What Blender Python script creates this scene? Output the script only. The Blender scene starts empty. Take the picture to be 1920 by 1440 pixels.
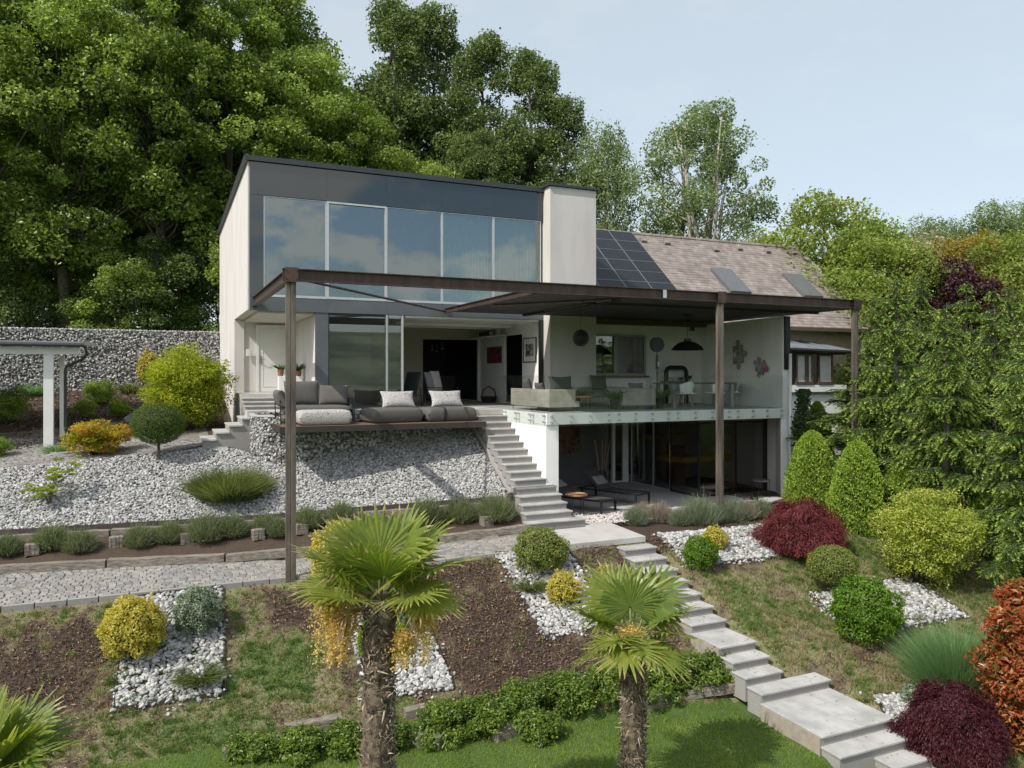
import bpy, bmesh, math, random
import numpy as np
from mathutils import Vector, Matrix
# ------------------------------------------------------------------ camera, sky, sun, exposure
sc = bpy.context.scene
C = sc.collection
YAW = math.radians(24.5); CAMZ = 0.97; FPX = 1450.0
cd = bpy.data.cameras.new("camera"); cam = bpy.data.objects.new("camera", cd); C.objects.link(cam)
cam.location = (0, 0, CAMZ); cam.rotation_euler = (math.pi/2, 0, -YAW)
cd.sensor_width = 36; cd.lens = 36*FPX/1920; cd.shift_y = -16/1920; cd.clip_end = 6000; cd.clip_start = 0.1
sc.camera = cam
SUN_TO = Vector((-1.0, -0.36, 1.14)).normalized()          # towards the sun
w = bpy.data.worlds.new("World"); sc.world = w; w.use_nodes = True
nt = w.node_tree; nt.nodes.clear()
def wn(t, **k):
    n = nt.nodes.new(t)
    for a, b in k.items(): setattr(n, a, b)
    return n
sky = wn('ShaderNodeTexSky', sky_type='NISHITA', sun_disc=False)
sky.sun_elevation = math.asin(SUN_TO.z)
sky.sun_rotation = (math.pi/2 - math.atan2(SUN_TO.y, SUN_TO.x)) % (2*math.pi)
sky.air_density = 1.0; sky.dust_density = 2.2; sky.ozone_density = 1.2; sky.altitude = 200
tcw = wn('ShaderNodeTexCoord'); sepw = wn('ShaderNodeSeparateXYZ')
nt.links.new(tcw.outputs['Generated'], sepw.inputs[0])
cn = wn('ShaderNodeTexNoise'); cn.inputs['Scale'].default_value = 4.6; cn.inputs['Detail'].default_value = 12; cn.inputs['Roughness'].default_value = .58
cmap = wn('ShaderNodeMapping'); cmap.inputs['Scale'].default_value = (1, 1, 2.2); cmap.inputs['Location'].default_value = (3.1, 1.7, .4)
nt.links.new(tcw.outputs['Generated'], cmap.inputs[0]); nt.links.new(cmap.outputs[0], cn.inputs['Vector'])
cr = wn('ShaderNodeValToRGB'); cr.color_ramp.elements[0].position = .485; cr.color_ramp.elements[1].position = .545
nt.links.new(cn.outputs['Fac'], cr.inputs[0])
bk = wn('ShaderNodeMapRange'); bk.inputs[1].default_value = .15; bk.inputs[2].default_value = -.25; bk.inputs[3].default_value = .05; bk.inputs[4].default_value = 1
nt.links.new(sepw.outputs['Y'], bk.inputs[0])
ml = wn('ShaderNodeMath', operation='MULTIPLY'); nt.links.new(cr.outputs[0], ml.inputs[0]); nt.links.new(bk.outputs[0], ml.inputs[1])
haz = wn('ShaderNodeMixRGB'); hzm = wn('ShaderNodeMapRange'); hzm.inputs[1].default_value = -.1; hzm.inputs[2].default_value = .35; hzm.inputs[3].default_value = .18; hzm.inputs[4].default_value = .66; nt.links.new(sepw.outputs['Y'], hzm.inputs[0]); nt.links.new(hzm.outputs[0], haz.inputs[0]); haz.inputs[2].default_value = (3.75, 4.12, 4.18, 1)
nt.links.new(sky.outputs[0], haz.inputs[1])
mx = wn('ShaderNodeMixRGB'); mx.inputs[2].default_value = (5.2, 5.1, 5.0, 1)
nt.links.new(ml.outputs[0], mx.inputs[0]); nt.links.new(haz.outputs[0], mx.inputs[1])
bg = wn('ShaderNodeBackground'); bg.inputs[1].default_value = 0.15
nt.links.new(mx.outputs[0], bg.inputs[0])
wo = wn('ShaderNodeOutputWorld'); nt.links.new(bg.outputs[0], wo.inputs[0])
sl = bpy.data.lights.new("sun", 'SUN'); so = bpy.data.objects.new("sun", sl); C.objects.link(so)
sl.energy = 3.3; sl.angle = math.radians(.5); sl.color = (1.0, .955, .88)
so.rotation_euler = SUN_TO.to_track_quat('Z', 'Y').to_euler(); so.location = (-30, -10, 40)
sc.view_settings.view_transform = 'Standard'; sc.view_settings.look = 'None'; sc.view_settings.gamma = 1
sc.view_settings.exposure = 0.44
sc.cycles.max_bounces = 10; sc.cycles.transparent_max_bounces = 16; sc.cycles.diffuse_bounces = 6; sc.cycles.glossy_bounces = 4
sc.cycles.caustics_reflective = False; sc.cycles.caustics_refractive = False
sc.cycles.use_denoising = True
# ------------------------------------------------------------------ picture -> world helpers
SN, CS = math.sin(YAW), math.cos(YAW)
def ray(px):
    t = (px-960)/FPX
    return SN+CS*t, CS-SN*t
def atY(px, y):                       # X on the plane Y = y
    a, b = ray(px); return a/b*y
def atX(px, x):                       # Y on the plane X = x
    a, b = ray(px); return b/a*x
def zat(py, x, y):                    # height of picture row py above the point x, y
    return CAMZ + (704-py)/FPX*(SN*x+CS*y)
def PY(px, py, y):
    x = atY(px, y); return (x, y, zat(py, x, y))
def PZ(px, py, z):
    a, b = ray(px); D = (CAMZ-z)*FPX/(py-704); return (a*D, b*D, z)
def lerp(a, b, t): return a+(b-a)*t
# ------------------------------------------------------------------ terrain height
def H(x, y):
    x = np.asarray(x, float); y = np.asarray(y, float)
    yp = np.interp(x, [-20, -2.6, 2.5, 6.7, 8, 30], [16.0, 16.0, 16.1, 15.2, 14.6, 14.6])      # front of the path
    zp = np.interp(x, [-20, -2.6, 2.4, 6.7, 8], [-3.1, -3.12, -3.14, -2.86, -2.76])
    ye = np.clip(12.7-.28*(x-2.5), 10.4, 12.7)                                                   # edge of the lawn
    s = np.clip((yp-y)/np.maximum(yp-ye-.25, .5), 0, 1)
    left = zp + (-4.66-zp)*s**1.15
    left = left-.2*np.clip((ye+.25-y)/.5, 0, 1)-.02*np.clip(ye-y, 0, 30)
    right = np.interp(y, [-60, 4, 7, 8.2, 8.87, 10.3, 11.2, 12, 14.7], [-20, -6.4, -5.35, -4.98, -4.72, -4.46, -4.05, -3.82, -2.78])
    right = right + np.clip(x-13, 0, 12)*.05
    k = np.clip((x-9.5)/.25, 0, 1)
    front = left*(1-k)+right*k
    st = np.interp(y, [7.1, 7.45, 7.8, 8.15, 8.5, 8.85, 10.16, 10.5, 10.82, 11.16, 11.99, 14.69], [-5.39, -5.23, -5.07, -4.91, -4.75, -4.59, -4.43, -4.27, -4.11, -3.95, -3.79, -2.67])-.30
    xr = np.where(y < 10.5, 10.95, 10.12); wst = np.clip((x-9.1)/.12, 0, 1)*np.clip((xr+.12-x)/.12, 0, 1)*(y < 14.7)*(y > 7.1)
    front = front*(1-wst)+np.minimum(front, st)*wst
    # between the path and the gravel slope, the gravel, the drive, the bank
    yb = np.interp(x, [-20, -2.9, 3, 7.2, 8.1], [18.6, 18.5, 17.4, 16.3, 16.2])                # back of the path
    zb = np.interp(x, [-20, -2.6, 2.5, 6.7, 8], [-3.06, -3.06, -3.1, -2.82, -2.72])
    yf = np.interp(x, [-20, -3.1, .57, 2.66, 4, 8.1], [23.2, 20.1, 19.5, 19.0, 18.74, 17.85])  # front of the gravel
    zf = np.interp(x, [-20, -3.1, .57, 2.66, 4, 8.1], [-3.0, -2.55, -2.5, -2.44, -2.37, -2.2])
    yt = np.interp(x, [-20, -3.4, 0, 1.5, 2.2, 8.1], [24.5, 22.25, 22.1, 22.1, 21.3, 20.9])    # top of the gravel
    z = np.where(y < yp, front, zb)
    z = np.where((y >= yb) & (y < yf), zb + (zf-.05-zb)*np.clip((y-yb)/np.maximum(yf-yb, .1), 0, 1)**.8, z)
    g = zf+.58*(y-yf)
    z = np.where((y >= yf) & (y < yt), g, z)
    zt = zf+.58*(yt-yf)
    drive = zt + np.clip(y-yt, 0, 4)*.09
    bank = drive + np.clip(y-26, 0, 7)*.19
    back = bank + np.clip(y-33.4, 0, 3)*.4 + np.clip(y-36, 0, 60)*.05
    z = np.where(y >= yt, back, z)
    # right part behind the top of the slope: the patio level
    r = np.clip((x-8.12)/.05, 0, 1)
    zr = np.where(y < 14.65, front, -2.80+np.clip(x-13, 0, 12)*.05)
    zr = zr + np.clip(y-34, 0, 3)*.9 + np.clip(y-37, 0, 60)*.06
    z = z*(1-r)+zr*r
    return z
def G(px, py, z0=None):               # first meeting of the picture ray with the terrain
    a, b = ray(px); sl_ = (704-py)/FPX
    D = np.arange(6, 60, .02)
    zz = CAMZ+sl_*D; hh = H(a*D, b*D)
    k = np.argmax(zz < hh) if (zz < hh).any() else len(D)-1
    return float(a*D[k]), float(b*D[k]), float(hh[k]), float(D[k])
# ------------------------------------------------------------------ objects
def tag(o, label=None, cat=None, group=None, kind=None):
    if label: o['label'] = label
    if cat: o['category'] = cat
    if group: o['group'] = group
    if kind: o['kind'] = kind
    return o
def empty(name, loc=(0, 0, 0), label=None, cat=None, group=None, rz=0):
    o = bpy.data.objects.new(name, None); C.objects.link(o); o.location = loc; o.rotation_euler = (0, 0, rz)
    o.empty_display_size = .2
    return tag(o, label, cat, group)
def mesh_np(name, co, faces_flat, sizes, smooth=False, tint=None):
    me = bpy.data.meshes.new(name)
    co = np.ascontiguousarray(co, np.float32).reshape(-1, 3); nf = len(sizes)
    me.vertices.add(len(co)); me.vertices.foreach_set('co', co.ravel())
    me.loops.add(len(faces_flat)); me.loops.foreach_set('vertex_index', np.asarray(faces_flat, np.int32))
    me.polygons.add(nf); ls = np.zeros(nf, np.int32); ls[1:] = np.cumsum(sizes)[:-1]
    me.polygons.foreach_set('loop_start', ls)
    me.polygons.foreach_set('loop_total', np.asarray(sizes, np.int32))
    me.polygons.foreach_set('use_smooth', np.full(nf, bool(smooth)))
    me.update(calc_edges=True)
    if tint is not None:
        at = me.attributes.new('tint', 'FLOAT', 'POINT'); at.data.foreach_set('value', np.asarray(tint, np.float32))
    return me
def link(name, me, mat, parent=None, loc=None):
    o = bpy.data.objects.new(name, me); C.objects.link(o)
    if mat: me.materials.append(mat)
    if parent: o.parent = parent
    if loc: o.location = loc
    return o
class MB:
    """collects shapes into one mesh"""
    def __init__(s): s.v = []; s.f = []; s.n = 0
    def add(s, vs, fs):
        s.v += [tuple(p) for p in vs]; s.f += [tuple(i+s.n for i in f) for f in fs]; s.n += len(vs); return s
    def box(s, x0, x1, y0, y1, z0, z1):
        return s.add([(x0,y0,z0),(x1,y0,z0),(x1,y1,z0),(x0,y1,z0),(x0,y0,z1),(x1,y0,z1),(x1,y1,z1),(x0,y1,z1)],
                     [(0,3,2,1),(4,5,6,7),(0,1,5,4),(1,2,6,5),(2,3,7,6),(3,0,4,7)])
    def obox(s, c, h, rz=0, ry=0, rx=0):
        M = Matrix.Rotation(rz, 3, 'Z') @ Matrix.Rotation(ry, 3, 'Y') @ Matrix.Rotation(rx, 3, 'X')
        P = [Vector(c)+M@Vector((a*h[0], b*h[1], d*h[2])) for d in (-1, 1) for a, b in ((-1,-1),(1,-1),(1,1),(-1,1))]
        return s.add(P, [(0,3,2,1),(4,5,6,7),(0,1,5,4),(1,2,6,5),(2,3,7,6),(3,0,4,7)])
    def bar(s, p, q, wd, ht=None):
        p, q = Vector(p), Vector(q); d = q-p; L = d.length; d.normalize(); ht = ht or wd
        up = Vector((0,0,1)) if abs(d.z) < .95 else Vector((0,1,0))
        a = d.cross(up).normalized(); b = a.cross(d)
        P = [e+a*(i*wd/2)+b*(j*ht/2) for e in (p, q) for i, j in ((-1,-1),(1,-1),(1,1),(-1,1))]
        return s.add(P, [(0,3,2,1),(4,5,6,7),(0,1,5,4),(1,2,6,5),(2,3,7,6),(3,0,4,7)])
    def tube(s, pts, r, n=8):
        pts = [Vector(p) for p in pts]; rs = r if isinstance(r, (list, tuple)) else [r]*len(pts)
        V = []; ref = None
        for i, p in enumerate(pts):
            d = (pts[min(i+1, len(pts)-1)]-pts[max(i-1, 0)]).normalized()
            if ref is None: ref = Vector((1,0,0)) if abs(d.x) < .8 else Vector((0,1,0))
            a = (ref-d*ref.dot(d)).normalized(); ref = a; b = d.cross(a)
            V += [p+(a*math.cos(2*math.pi*k/n)+b*math.sin(2*math.pi*k/n))*rs[i] for k in range(n)]
        F = [(i*n+k, i*n+(k+1) % n, (i+1)*n+(k+1) % n, (i+1)*n+k) for i in range(len(pts)-1) for k in range(n)]
        F += [tuple(range(n))[::-1], tuple(range((len(pts)-1)*n, len(pts)*n))]
        return s.add(V, F)
    def lathe(s, prof, c=(0,0,0), n=24):
        V = [(c[0]+r*math.cos(2*math.pi*k/n), c[1]+r*math.sin(2*math.pi*k/n), c[2]+z) for r, z in prof for k in range(n)]
        F = [(i*n+k, i*n+(k+1) % n, (i+1)*n+(k+1) % n, (i+1)*n+k) for i in range(len(prof)-1) for k in range(n)]
        return s.add(V, F)
    def prism(s, poly, off):          # poly: list of 3-D points, off: extrusion vector
        n = len(poly); off = Vector(off); P = [Vector(p) for p in poly]
        return s.add(P+[p+off for p in P], [tuple(range(n))[::-1], tuple(range(n, 2*n))]+[(i, (i+1) % n, n+(i+1) % n, n+i) for i in range(n)])
    def build(s, name, mat, parent=None, bevel=0, smooth=False, seg=2, sub=0):
        me = bpy.data.meshes.new(name); me.from_pydata(s.v, [], s.f); me.update()
        bm = bmesh.new(); bm.from_mesh(me); bmesh.ops.recalc_face_normals(bm, faces=bm.faces)
        if bevel: bmesh.ops.bevel(bm, geom=list(bm.edges), offset=bevel, segments=seg, affect='EDGES', profile=.6)
        bm.to_mesh(me); bm.free()
        if smooth: me.polygons.foreach_set('use_smooth', np.ones(len(me.polygons), bool))
        o = link(name, me, mat, parent)
        if sub: m = o.modifiers.new('sub', 'SUBSURF'); m.levels = sub; m.render_levels = sub
        return o
def soft(name, mat, parent, c, h, rz=0, ry=0, rx=0, puff=.25, pinch=0, n=16, label=None):
    """a cushion: rounded box that bulges; c centre, h half sizes"""
    u = np.sin(np.linspace(-1, 1, n+1)*math.pi/2); V = []; F = []
    def sup(x, y): return (np.clip(1-abs(x)**4, 0, 1)*np.clip(1-abs(y)**4, 0, 1))
    P = lambda x, y, sgn: (x*h[0]*(1-pinch*(1-y*y)), y*h[1]*(1-pinch*(1-x*x)), sgn*h[2]*((1-puff)+puff*sup(x, y))*(max(0., 1-(abs(x)**18+abs(y)**18)))**.38)
    for sgn in (1, -1):
        o = len(V)
        for i in u:
            for j in u: V.append(P(i, j, sgn))
        for i in range(n):
            for j in range(n):
                q = (o+i*(n+1)+j, o+(i+1)*(n+1)+j, o+(i+1)*(n+1)+j+1, o+i*(n+1)+j+1); F.append(q if sgn > 0 else q[::-1])
    M = Matrix.Rotation(rz, 3, 'Z') @ Matrix.Rotation(ry, 3, 'Y') @ Matrix.Rotation(rx, 3, 'X')
    V = [Vector(c)+M@Vector(p) for p in V]
    me = bpy.data.meshes.new(name); me.from_pydata([tuple(v) for v in V], [], F); me.update()
    bm = bmesh.new(); bm.from_mesh(me); bmesh.ops.remove_doubles(bm, verts=bm.verts, dist=.002); bmesh.ops.recalc_face_normals(bm, faces=bm.faces); bm.to_mesh(me); bm.free()
    me.polygons.foreach_set('use_smooth', np.ones(len(me.polygons), bool))
    o = link(name, me, mat, parent)
    if label: o['label'] = label
    return o
def pillow(name, m, parent, c, wd, ht, th, lean=.3, rz=0, pinch=.12, puff=.75):
    return soft(name, m, parent, c, (wd, ht, th), rz=rz, rx=math.pi/2-lean, pinch=pinch, puff=puff)
# ------------------------------------------------------------------ materials
MATS = {}
def newmat(name):
    m = bpy.data.materials.new(name); m.use_nodes = True; t = m.node_tree
    return m, t, t.nodes['Principled BSDF']
def mat(name, col, rough=.6, col2=None, scale=6., bump=0., bscale=40., metal=0., spec=.5, detail=6, stretch=None, lo=.35, hi=.65):
    """plain surface with a noise between two colours and a fine bump"""
    if name in MATS: return MATS[name]
    m, t, b = newmat(name)
    b.inputs['Roughness'].default_value = rough; b.inputs['Metallic'].default_value = metal; b.inputs['Specular IOR Level'].default_value = spec
    tc = t.nodes.new('ShaderNodeTexCoord'); mp = t.nodes.new('ShaderNodeMapping'); t.links.new(tc.outputs['Object'], mp.inputs[0])
    if stretch: mp.inputs['Scale'].default_value = stretch
    col2 = col2 or tuple(c*.82 for c in col)
    n = t.nodes.new('ShaderNodeTexNoise'); n.inputs['Scale'].default_value = scale; n.inputs['Detail'].default_value = detail; n.inputs['Roughness'].default_value = .6
    t.links.new(mp.outputs[0], n.inputs['Vector'])
    r = t.nodes.new('ShaderNodeValToRGB'); r.color_ramp.elements[0].position = lo; r.color_ramp.elements[1].position = hi
    r.color_ramp.elements[0].color = (*col2, 1); r.color_ramp.elements[1].color = (*col, 1)
    t.links.new(n.outputs['Fac'], r.inputs[0]); t.links.new(r.outputs[0], b.inputs['Base Color'])
    if bump:
        n2 = t.nodes.new('ShaderNodeTexNoise'); n2.inputs['Scale'].default_value = bscale; n2.inputs['Detail'].default_value = 5
        t.links.new(mp.outputs[0], n2.inputs['Vector'])
        bp = t.nodes.new('ShaderNodeBump'); bp.inputs['Strength'].default_value = bump; bp.inputs['Distance'].default_value = .02
        t.links.new(n2.outputs['Fac'], bp.inputs['Height']); t.links.new(bp.outputs[0], b.inputs['Normal'])
    MATS[name] = m; return m
def leafmat(name, cols, rough=.45, trans=.3, spec=.35):
    trans = min(.5, trans*1.25)
    """leaf colour runs over each leaf's own random tint"""
    if name in MATS: return MATS[name]
    m, t, b = newmat(name)
    b.inputs['Roughness'].default_value = rough; b.inputs['Specular IOR Level'].default_value = spec
    a = t.nodes.new('ShaderNodeAttribute'); a.attribute_name = 'tint'
    r = t.nodes.new('ShaderNodeValToRGB'); e = r.color_ramp.elements
    while len(e) < len(cols): e.new(.5)
    for i, c in enumerate(cols): e[i].position = i/(len(cols)-1); e[i].color = (*c, 1)
    t.links.new(a.outputs['Fac'], r.inputs[0]); t.links.new(r.outputs[0], b.inputs['Base Color'])
    tr = t.nodes.new('ShaderNodeBsdfTranslucent'); hs = t.nodes.new('ShaderNodeHueSaturation'); hs.inputs['Value'].default_value = 1.5; hs.inputs['Saturation'].default_value = 1.1
    t.links.new(r.outputs[0], hs.inputs['Color']); t.links.new(hs.outputs[0], tr.inputs[0])
    mx = t.nodes.new('ShaderNodeMixShader'); mx.inputs[0].default_value = trans
    t.links.new(b.outputs[0], mx.inputs[1]); t.links.new(tr.outputs[0], mx.inputs[2]); t.links.new(mx.outputs[0], t.nodes['Material Output'].inputs[0])
    MATS[name] = m; return m
def tintmat(name, cols, rough=.7, bump=0, bscale=30, spec=.4, nscale=0):
    if name in MATS: return MATS[name]
    m, t, b = newmat(name)
    b.inputs['Roughness'].default_value = rough; b.inputs['Specular IOR Level'].default_value = spec
    a = t.nodes.new('ShaderNodeAttribute'); a.attribute_name = 'tint'
    r = t.nodes.new('ShaderNodeValToRGB'); e = r.color_ramp.elements
    while len(e) < len(cols): e.new(.5)
    for i, c in enumerate(cols): e[i].position = i/(len(cols)-1); e[i].color = (*c, 1)
    t.links.new(a.outputs['Fac'], r.inputs[0]); t.links.new(r.outputs[0], b.inputs['Base Color'])
    tc = t.nodes.new('ShaderNodeTexCoord')
    if nscale:
        n = t.nodes.new('ShaderNodeTexNoise'); n.inputs['Scale'].default_value = nscale; n.inputs['Detail'].default_value = 4
        t.links.new(tc.outputs['Object'], n.inputs['Vector'])
        mm = t.nodes.new('ShaderNodeMixRGB'); mm.blend_type = 'MULTIPLY'; mm.inputs[0].default_value = 1
        mr = t.nodes.new('ShaderNodeMapRange'); mr.inputs[1].default_value = .3; mr.inputs[2].default_value = .7; mr.inputs[3].default_value = .7; mr.inputs[4].default_value = 1.1
        t.links.new(n.outputs['Fac'], mr.inputs[0]); t.links.new(r.outputs[0], mm.inputs[1]); t.links.new(mr.outputs[0], mm.inputs[2]); t.links.new(mm.outputs[0], b.inputs['Base Color'])
    if bump:
        n2 = t.nodes.new('ShaderNodeTexNoise'); n2.inputs['Scale'].default_value = bscale
        t.links.new(tc.outputs['Object'], n2.inputs['Vector'])
        bp = t.nodes.new('ShaderNodeBump'); bp.inputs['Strength'].default_value = bump; bp.inputs['Distance'].default_value = .02
        t.links.new(n2.outputs['Fac'], bp.inputs['Height']); t.links.new(bp.outputs[0], b.inputs['Normal'])
    MATS[name] = m; return m
def glassmat(name, tintc=(.8, .86, .86), refl=.14, wav=0.0, gl=(1, 1, 1)):
    """pane: see-through with a mirror-like share that grows at grazing angles"""
    if name in MATS: return MATS[name]
    m = bpy.data.materials.new(name); m.use_nodes = True; t = m.node_tree; t.nodes.clear()
    o = t.nodes.new('ShaderNodeOutputMaterial'); tr = t.nodes.new('ShaderNodeBsdfTransparent'); tr.inputs[0].default_value = (*tintc, 1)
    g = t.nodes.new('ShaderNodeBsdfGlossy'); g.inputs['Roughness'].default_value = 0.0; g.inputs[0].default_value = (*gl, 1)
    l0 = t.nodes.new('ShaderNodeLayerWeight'); l0.inputs[0].default_value = .5; lw = t.nodes.new('ShaderNodeMath'); lw.operation = 'POWER'; lw.inputs[1].default_value = 4.5; t.links.new(l0.outputs['Facing'], lw.inputs[0])
    ad = t.nodes.new('ShaderNodeMath'); ad.operation = 'ADD'; ad.use_clamp = True; ad.inputs[1].default_value = refl
    t.links.new(lw.outputs[0], ad.inputs[0])
    mx = t.nodes.new('ShaderNodeMixShader'); t.links.new(ad.outputs[0], mx.inputs[0]); t.links.new(tr.outputs[0], mx.inputs[1]); t.links.new(g.outputs[0], mx.inputs[2])
    t.links.new(mx.outputs[0], o.inputs[0])
    if wav:
        n = t.nodes.new('ShaderNodeTexNoise'); n.inputs['Scale'].default_value = .8; tc = t.nodes.new('ShaderNodeTexCoord'); t.links.new(tc.outputs['Object'], n.inputs['Vector'])
        bp = t.nodes.new('ShaderNodeBump'); bp.inputs['Strength'].default_value = wav; bp.inputs['Distance'].default_value = .01
        t.links.new(n.outputs['Fac'], bp.inputs['Height']); t.links.new(bp.outputs[0], g.inputs['Normal'])
    MATS[name] = m; return m
PLASTER = mat('plaster', (.63, .60, .565), .85, (.535, .51, .48), 1.3, .25, 90, stretch=(1, 1, .28), lo=.28, hi=.6)
WHITEW = mat('white_render', (.86, .85, .83), .85, (.77, .755, .73), 1.3, .15, 80, stretch=(1, 1, .3), lo=.25, hi=.55)
GREYW = mat('grey_render', (.42, .41, .39), .85, (.36, .35, .335), 1.5, .1, 60)
DARKW = mat('dark_render', (.075, .075, .075), .8, (.055, .055, .055), 2)
DARKCAP = mat('anthracite_metal', (.055, .062, .068), .45, (.045, .05, .055), 8, metal=.3)
ALU = mat('aluminium', (.62, .63, .63), .35, (.55, .56, .56), 8, metal=.6)
WHITEP = mat('white_paint', (.74, .74, .72), .45, (.70, .70, .68), 3)
STEELR = mat('weathered_steel', (.105, .062, .048), .55, (.05, .036, .032), 5, .2, 50, metal=.35, stretch=(1, 1, .25))
STEELP = mat('post_steel', (.20, .17, .135), .6, (.085, .07, .06), 7, .2, 50, metal=.25, stretch=(1, 1, .15))
BLACK = mat('black_metal', (.018, .018, .02), .4, (.012, .012, .014), 8)
SOFFIT = mat('charcoal_soffit', (.075, .071, .067), .7, (.04, .038, .037), 4)
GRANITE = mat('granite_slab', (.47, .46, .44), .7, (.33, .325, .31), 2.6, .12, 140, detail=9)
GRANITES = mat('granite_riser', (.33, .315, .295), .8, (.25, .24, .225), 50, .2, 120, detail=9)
PAVING = mat('pale_paving', (.50, .485, .455), .75, (.41, .40, .375), 2.5, .1, 60)
TILE = mat('grey_floor_tile', (.40, .39, .375), .5, (.34, .33, .32), 3)
BEIGEW = mat('interior_beige', (.52, .47, .38), .9, (.49, .44, .355), 1.5)
BLACKROOM = mat('cabinet_and_room_black', (.012, .013, .016), .35, (.009, .009, .011), 2)
WOODY = mat('yellow_wood', (.50, .30, .08), .5, (.42, .24, .06), 6, stretch=(.4, 6, 6))
WOODD = mat('deck_wood', (.17, .105, .065), .7, (.10, .062, .042), 5, .2, 40, stretch=(.3, 8, 8))
SLEEPER = mat('old_sleeper_wood', (.34, .30, .25), .9, (.12, .10, .08), 5, .9, 25, stretch=(.35, 7, 7))
FABG = mat('grey_outdoor_fabric', (.115, .108, .10), .95, (.095, .09, .083), 25, .25, 300)
FABD = mat('dark_teal_fabric', (.035, .045, .043), .95, (.028, .036, .035), 25)
FABS = mat('stone_weave_fabric', (.38, .345, .29), .95, (.29, .265, .225), 5, .2, 200)
STEELEDGE = mat('rusty_edging', (.07, .05, .04), .7, (.045, .035, .03), 10)
BARK = mat('tree_bark', (.17, .145, .115), .95, (.05, .042, .033), 5, .6, 20, stretch=(4, 4, .7))
BIRCHB = mat('pale_bark', (.50, .46, .40), .9, (.22, .2, .17), 4, .3, 20, stretch=(2, 2, 1.5))
GLASSU = glassmat('upper_window_glass', (.36, .46, .50), .21, .015, (.84, .93, .92))
GLASSC = glassmat('curtained_window_glass', (.66, .74, .74), .18, .015, (.84, .93, .92))
GLASSF = glassmat('clear_window_glass', (.62, .66, .66), .16, .03)
GLASSR = glassmat('railing_glass', (.955, .975, .968), .03)
GLASSD = glassmat('smoked_glass', (.72, .72, .71), .06, .02)
MIRP = mat('dark_glass_panel', (.014, .026, .030), .04, (.012, .022, .026), 1, spec=1.0)
# ------------------------------------------------------------------ foliage builders
def unit(a): return a/np.maximum(np.linalg.norm(a, axis=-1, keepdims=True), 1e-9)
def vnoise(x, y, seed=0, s=1.0):
    """smooth value noise in 0..1 on arrays"""
    x = np.asarray(x)*s+1000.3; y = np.asarray(y)*s+1000.7
    xi = np.floor(x).astype(np.int64); yi = np.floor(y).astype(np.int64); fx = x-xi; fy = y-yi
    fx = fx*fx*(3-2*fx); fy = fy*fy*(3-2*fy)
    def h(a, b):
        v = (a*374761393+b*668265263+seed*1442695041) & 0xffffffff
        v = ((v ^ (v >> 13))*1274126177) & 0xffffffff
        return ((v ^ (v >> 16)) & 0xffff)/65535.
    return (h(xi, yi)*(1-fx)+h(xi+1, yi)*fx)*(1-fy)+(h(xi, yi+1)*(1-fx)+h(xi+1, yi+1)*fx)*fy
def fbm(x, y, seed=0, s=1.0):
    return .5*vnoise(x, y, seed, s)+.28*vnoise(x, y, seed+7, s*2.1)+.22*vnoise(x, y, seed+13, s*4.7)
def leaf_arrays(rng, P, N, L, W, D=None, curl=.15):
    """diamond leaves: centres P, normals N, long axis D (random in the plane if None)"""
    n = len(P); N = unit(N)
    if D is None: D = rng.normal(size=(n, 3))
    D = unit(D-N*(D*N).sum(1, keepdims=True)); S = np.cross(N, D)
    L = np.broadcast_to(np.asarray(L, float).reshape(-1, 1), (n, 1)); Wd = np.broadcast_to(np.asarray(W, float).reshape(-1, 1), (n, 1))
    c = N*L*curl
    V = np.stack([P-D*L/2-c, P+S*Wd/2-D*L*.08, P+D*L/2-c, P-S*Wd/2-D*L*.08], 1)
    return V.reshape(-1, 3)
def quads_mesh(name, V, tint):
    n = len(V)//4
    return mesh_np(name, V, np.arange(n*4), np.full(n, 4), False, np.repeat(tint, 4))
def blade_arrays(P, D, L, W, bend, rng, side=None):
    """tapered blades: root P, direction D, bent towards bend vectors; 5 vertices each"""
    n = len(P); D = unit(D); L = np.asarray(L, float).reshape(-1, 1); W = np.asarray(W, float).reshape(-1, 1)
    if side is None: side = unit(np.cross(D, rng.normal(size=(n, 3))))
    m = P+D*L*.5+bend*L*.2; t = P+D*L*.85+bend*L*.75
    V = np.stack([P-side*W/2, P+side*W/2, m+side*W*.42, m-side*W*.42, t], 1)
    return V.reshape(-1, 3)
def blades_mesh(name, V, tint):
    n = len(V)//5; b = (np.arange(n)*5)[:, None]
    F = np.concatenate([b+np.array([[0, 1, 2, 3]]), b+np.array([[3, 2, 4]])], 1).ravel()
    return mesh_np(name, V, F, np.tile([4, 3], n), False, np.repeat(tint, 5))
def tri_blades(name, P, D, L, W, tint, rng):
    n = len(P); D = unit(D); s = unit(np.cross(D, rng.normal(size=(n, 3))))*np.asarray(W).reshape(-1, 1)/2
    V = np.stack([P-s, P+s, P+D*np.asarray(L).reshape(-1, 1)], 1).reshape(-1, 3)
    return mesh_np(name, V, np.arange(n*3), np.full(n, 3), False, np.repeat(tint, 3))
def sph(rng, n):
    return unit(rng.normal(size=(n, 3)))
_ico = None
def ico():
    global _ico
    if _ico is None:
        bm = bmesh.new(); bmesh.ops.create_icosphere(bm, subdivisions=2, radius=1)
        _ico = (np.array([v.co[:] for v in bm.verts]), np.array([[v.index for v in f.verts] for f in bm.faces])); bm.free()
    return _ico
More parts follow.
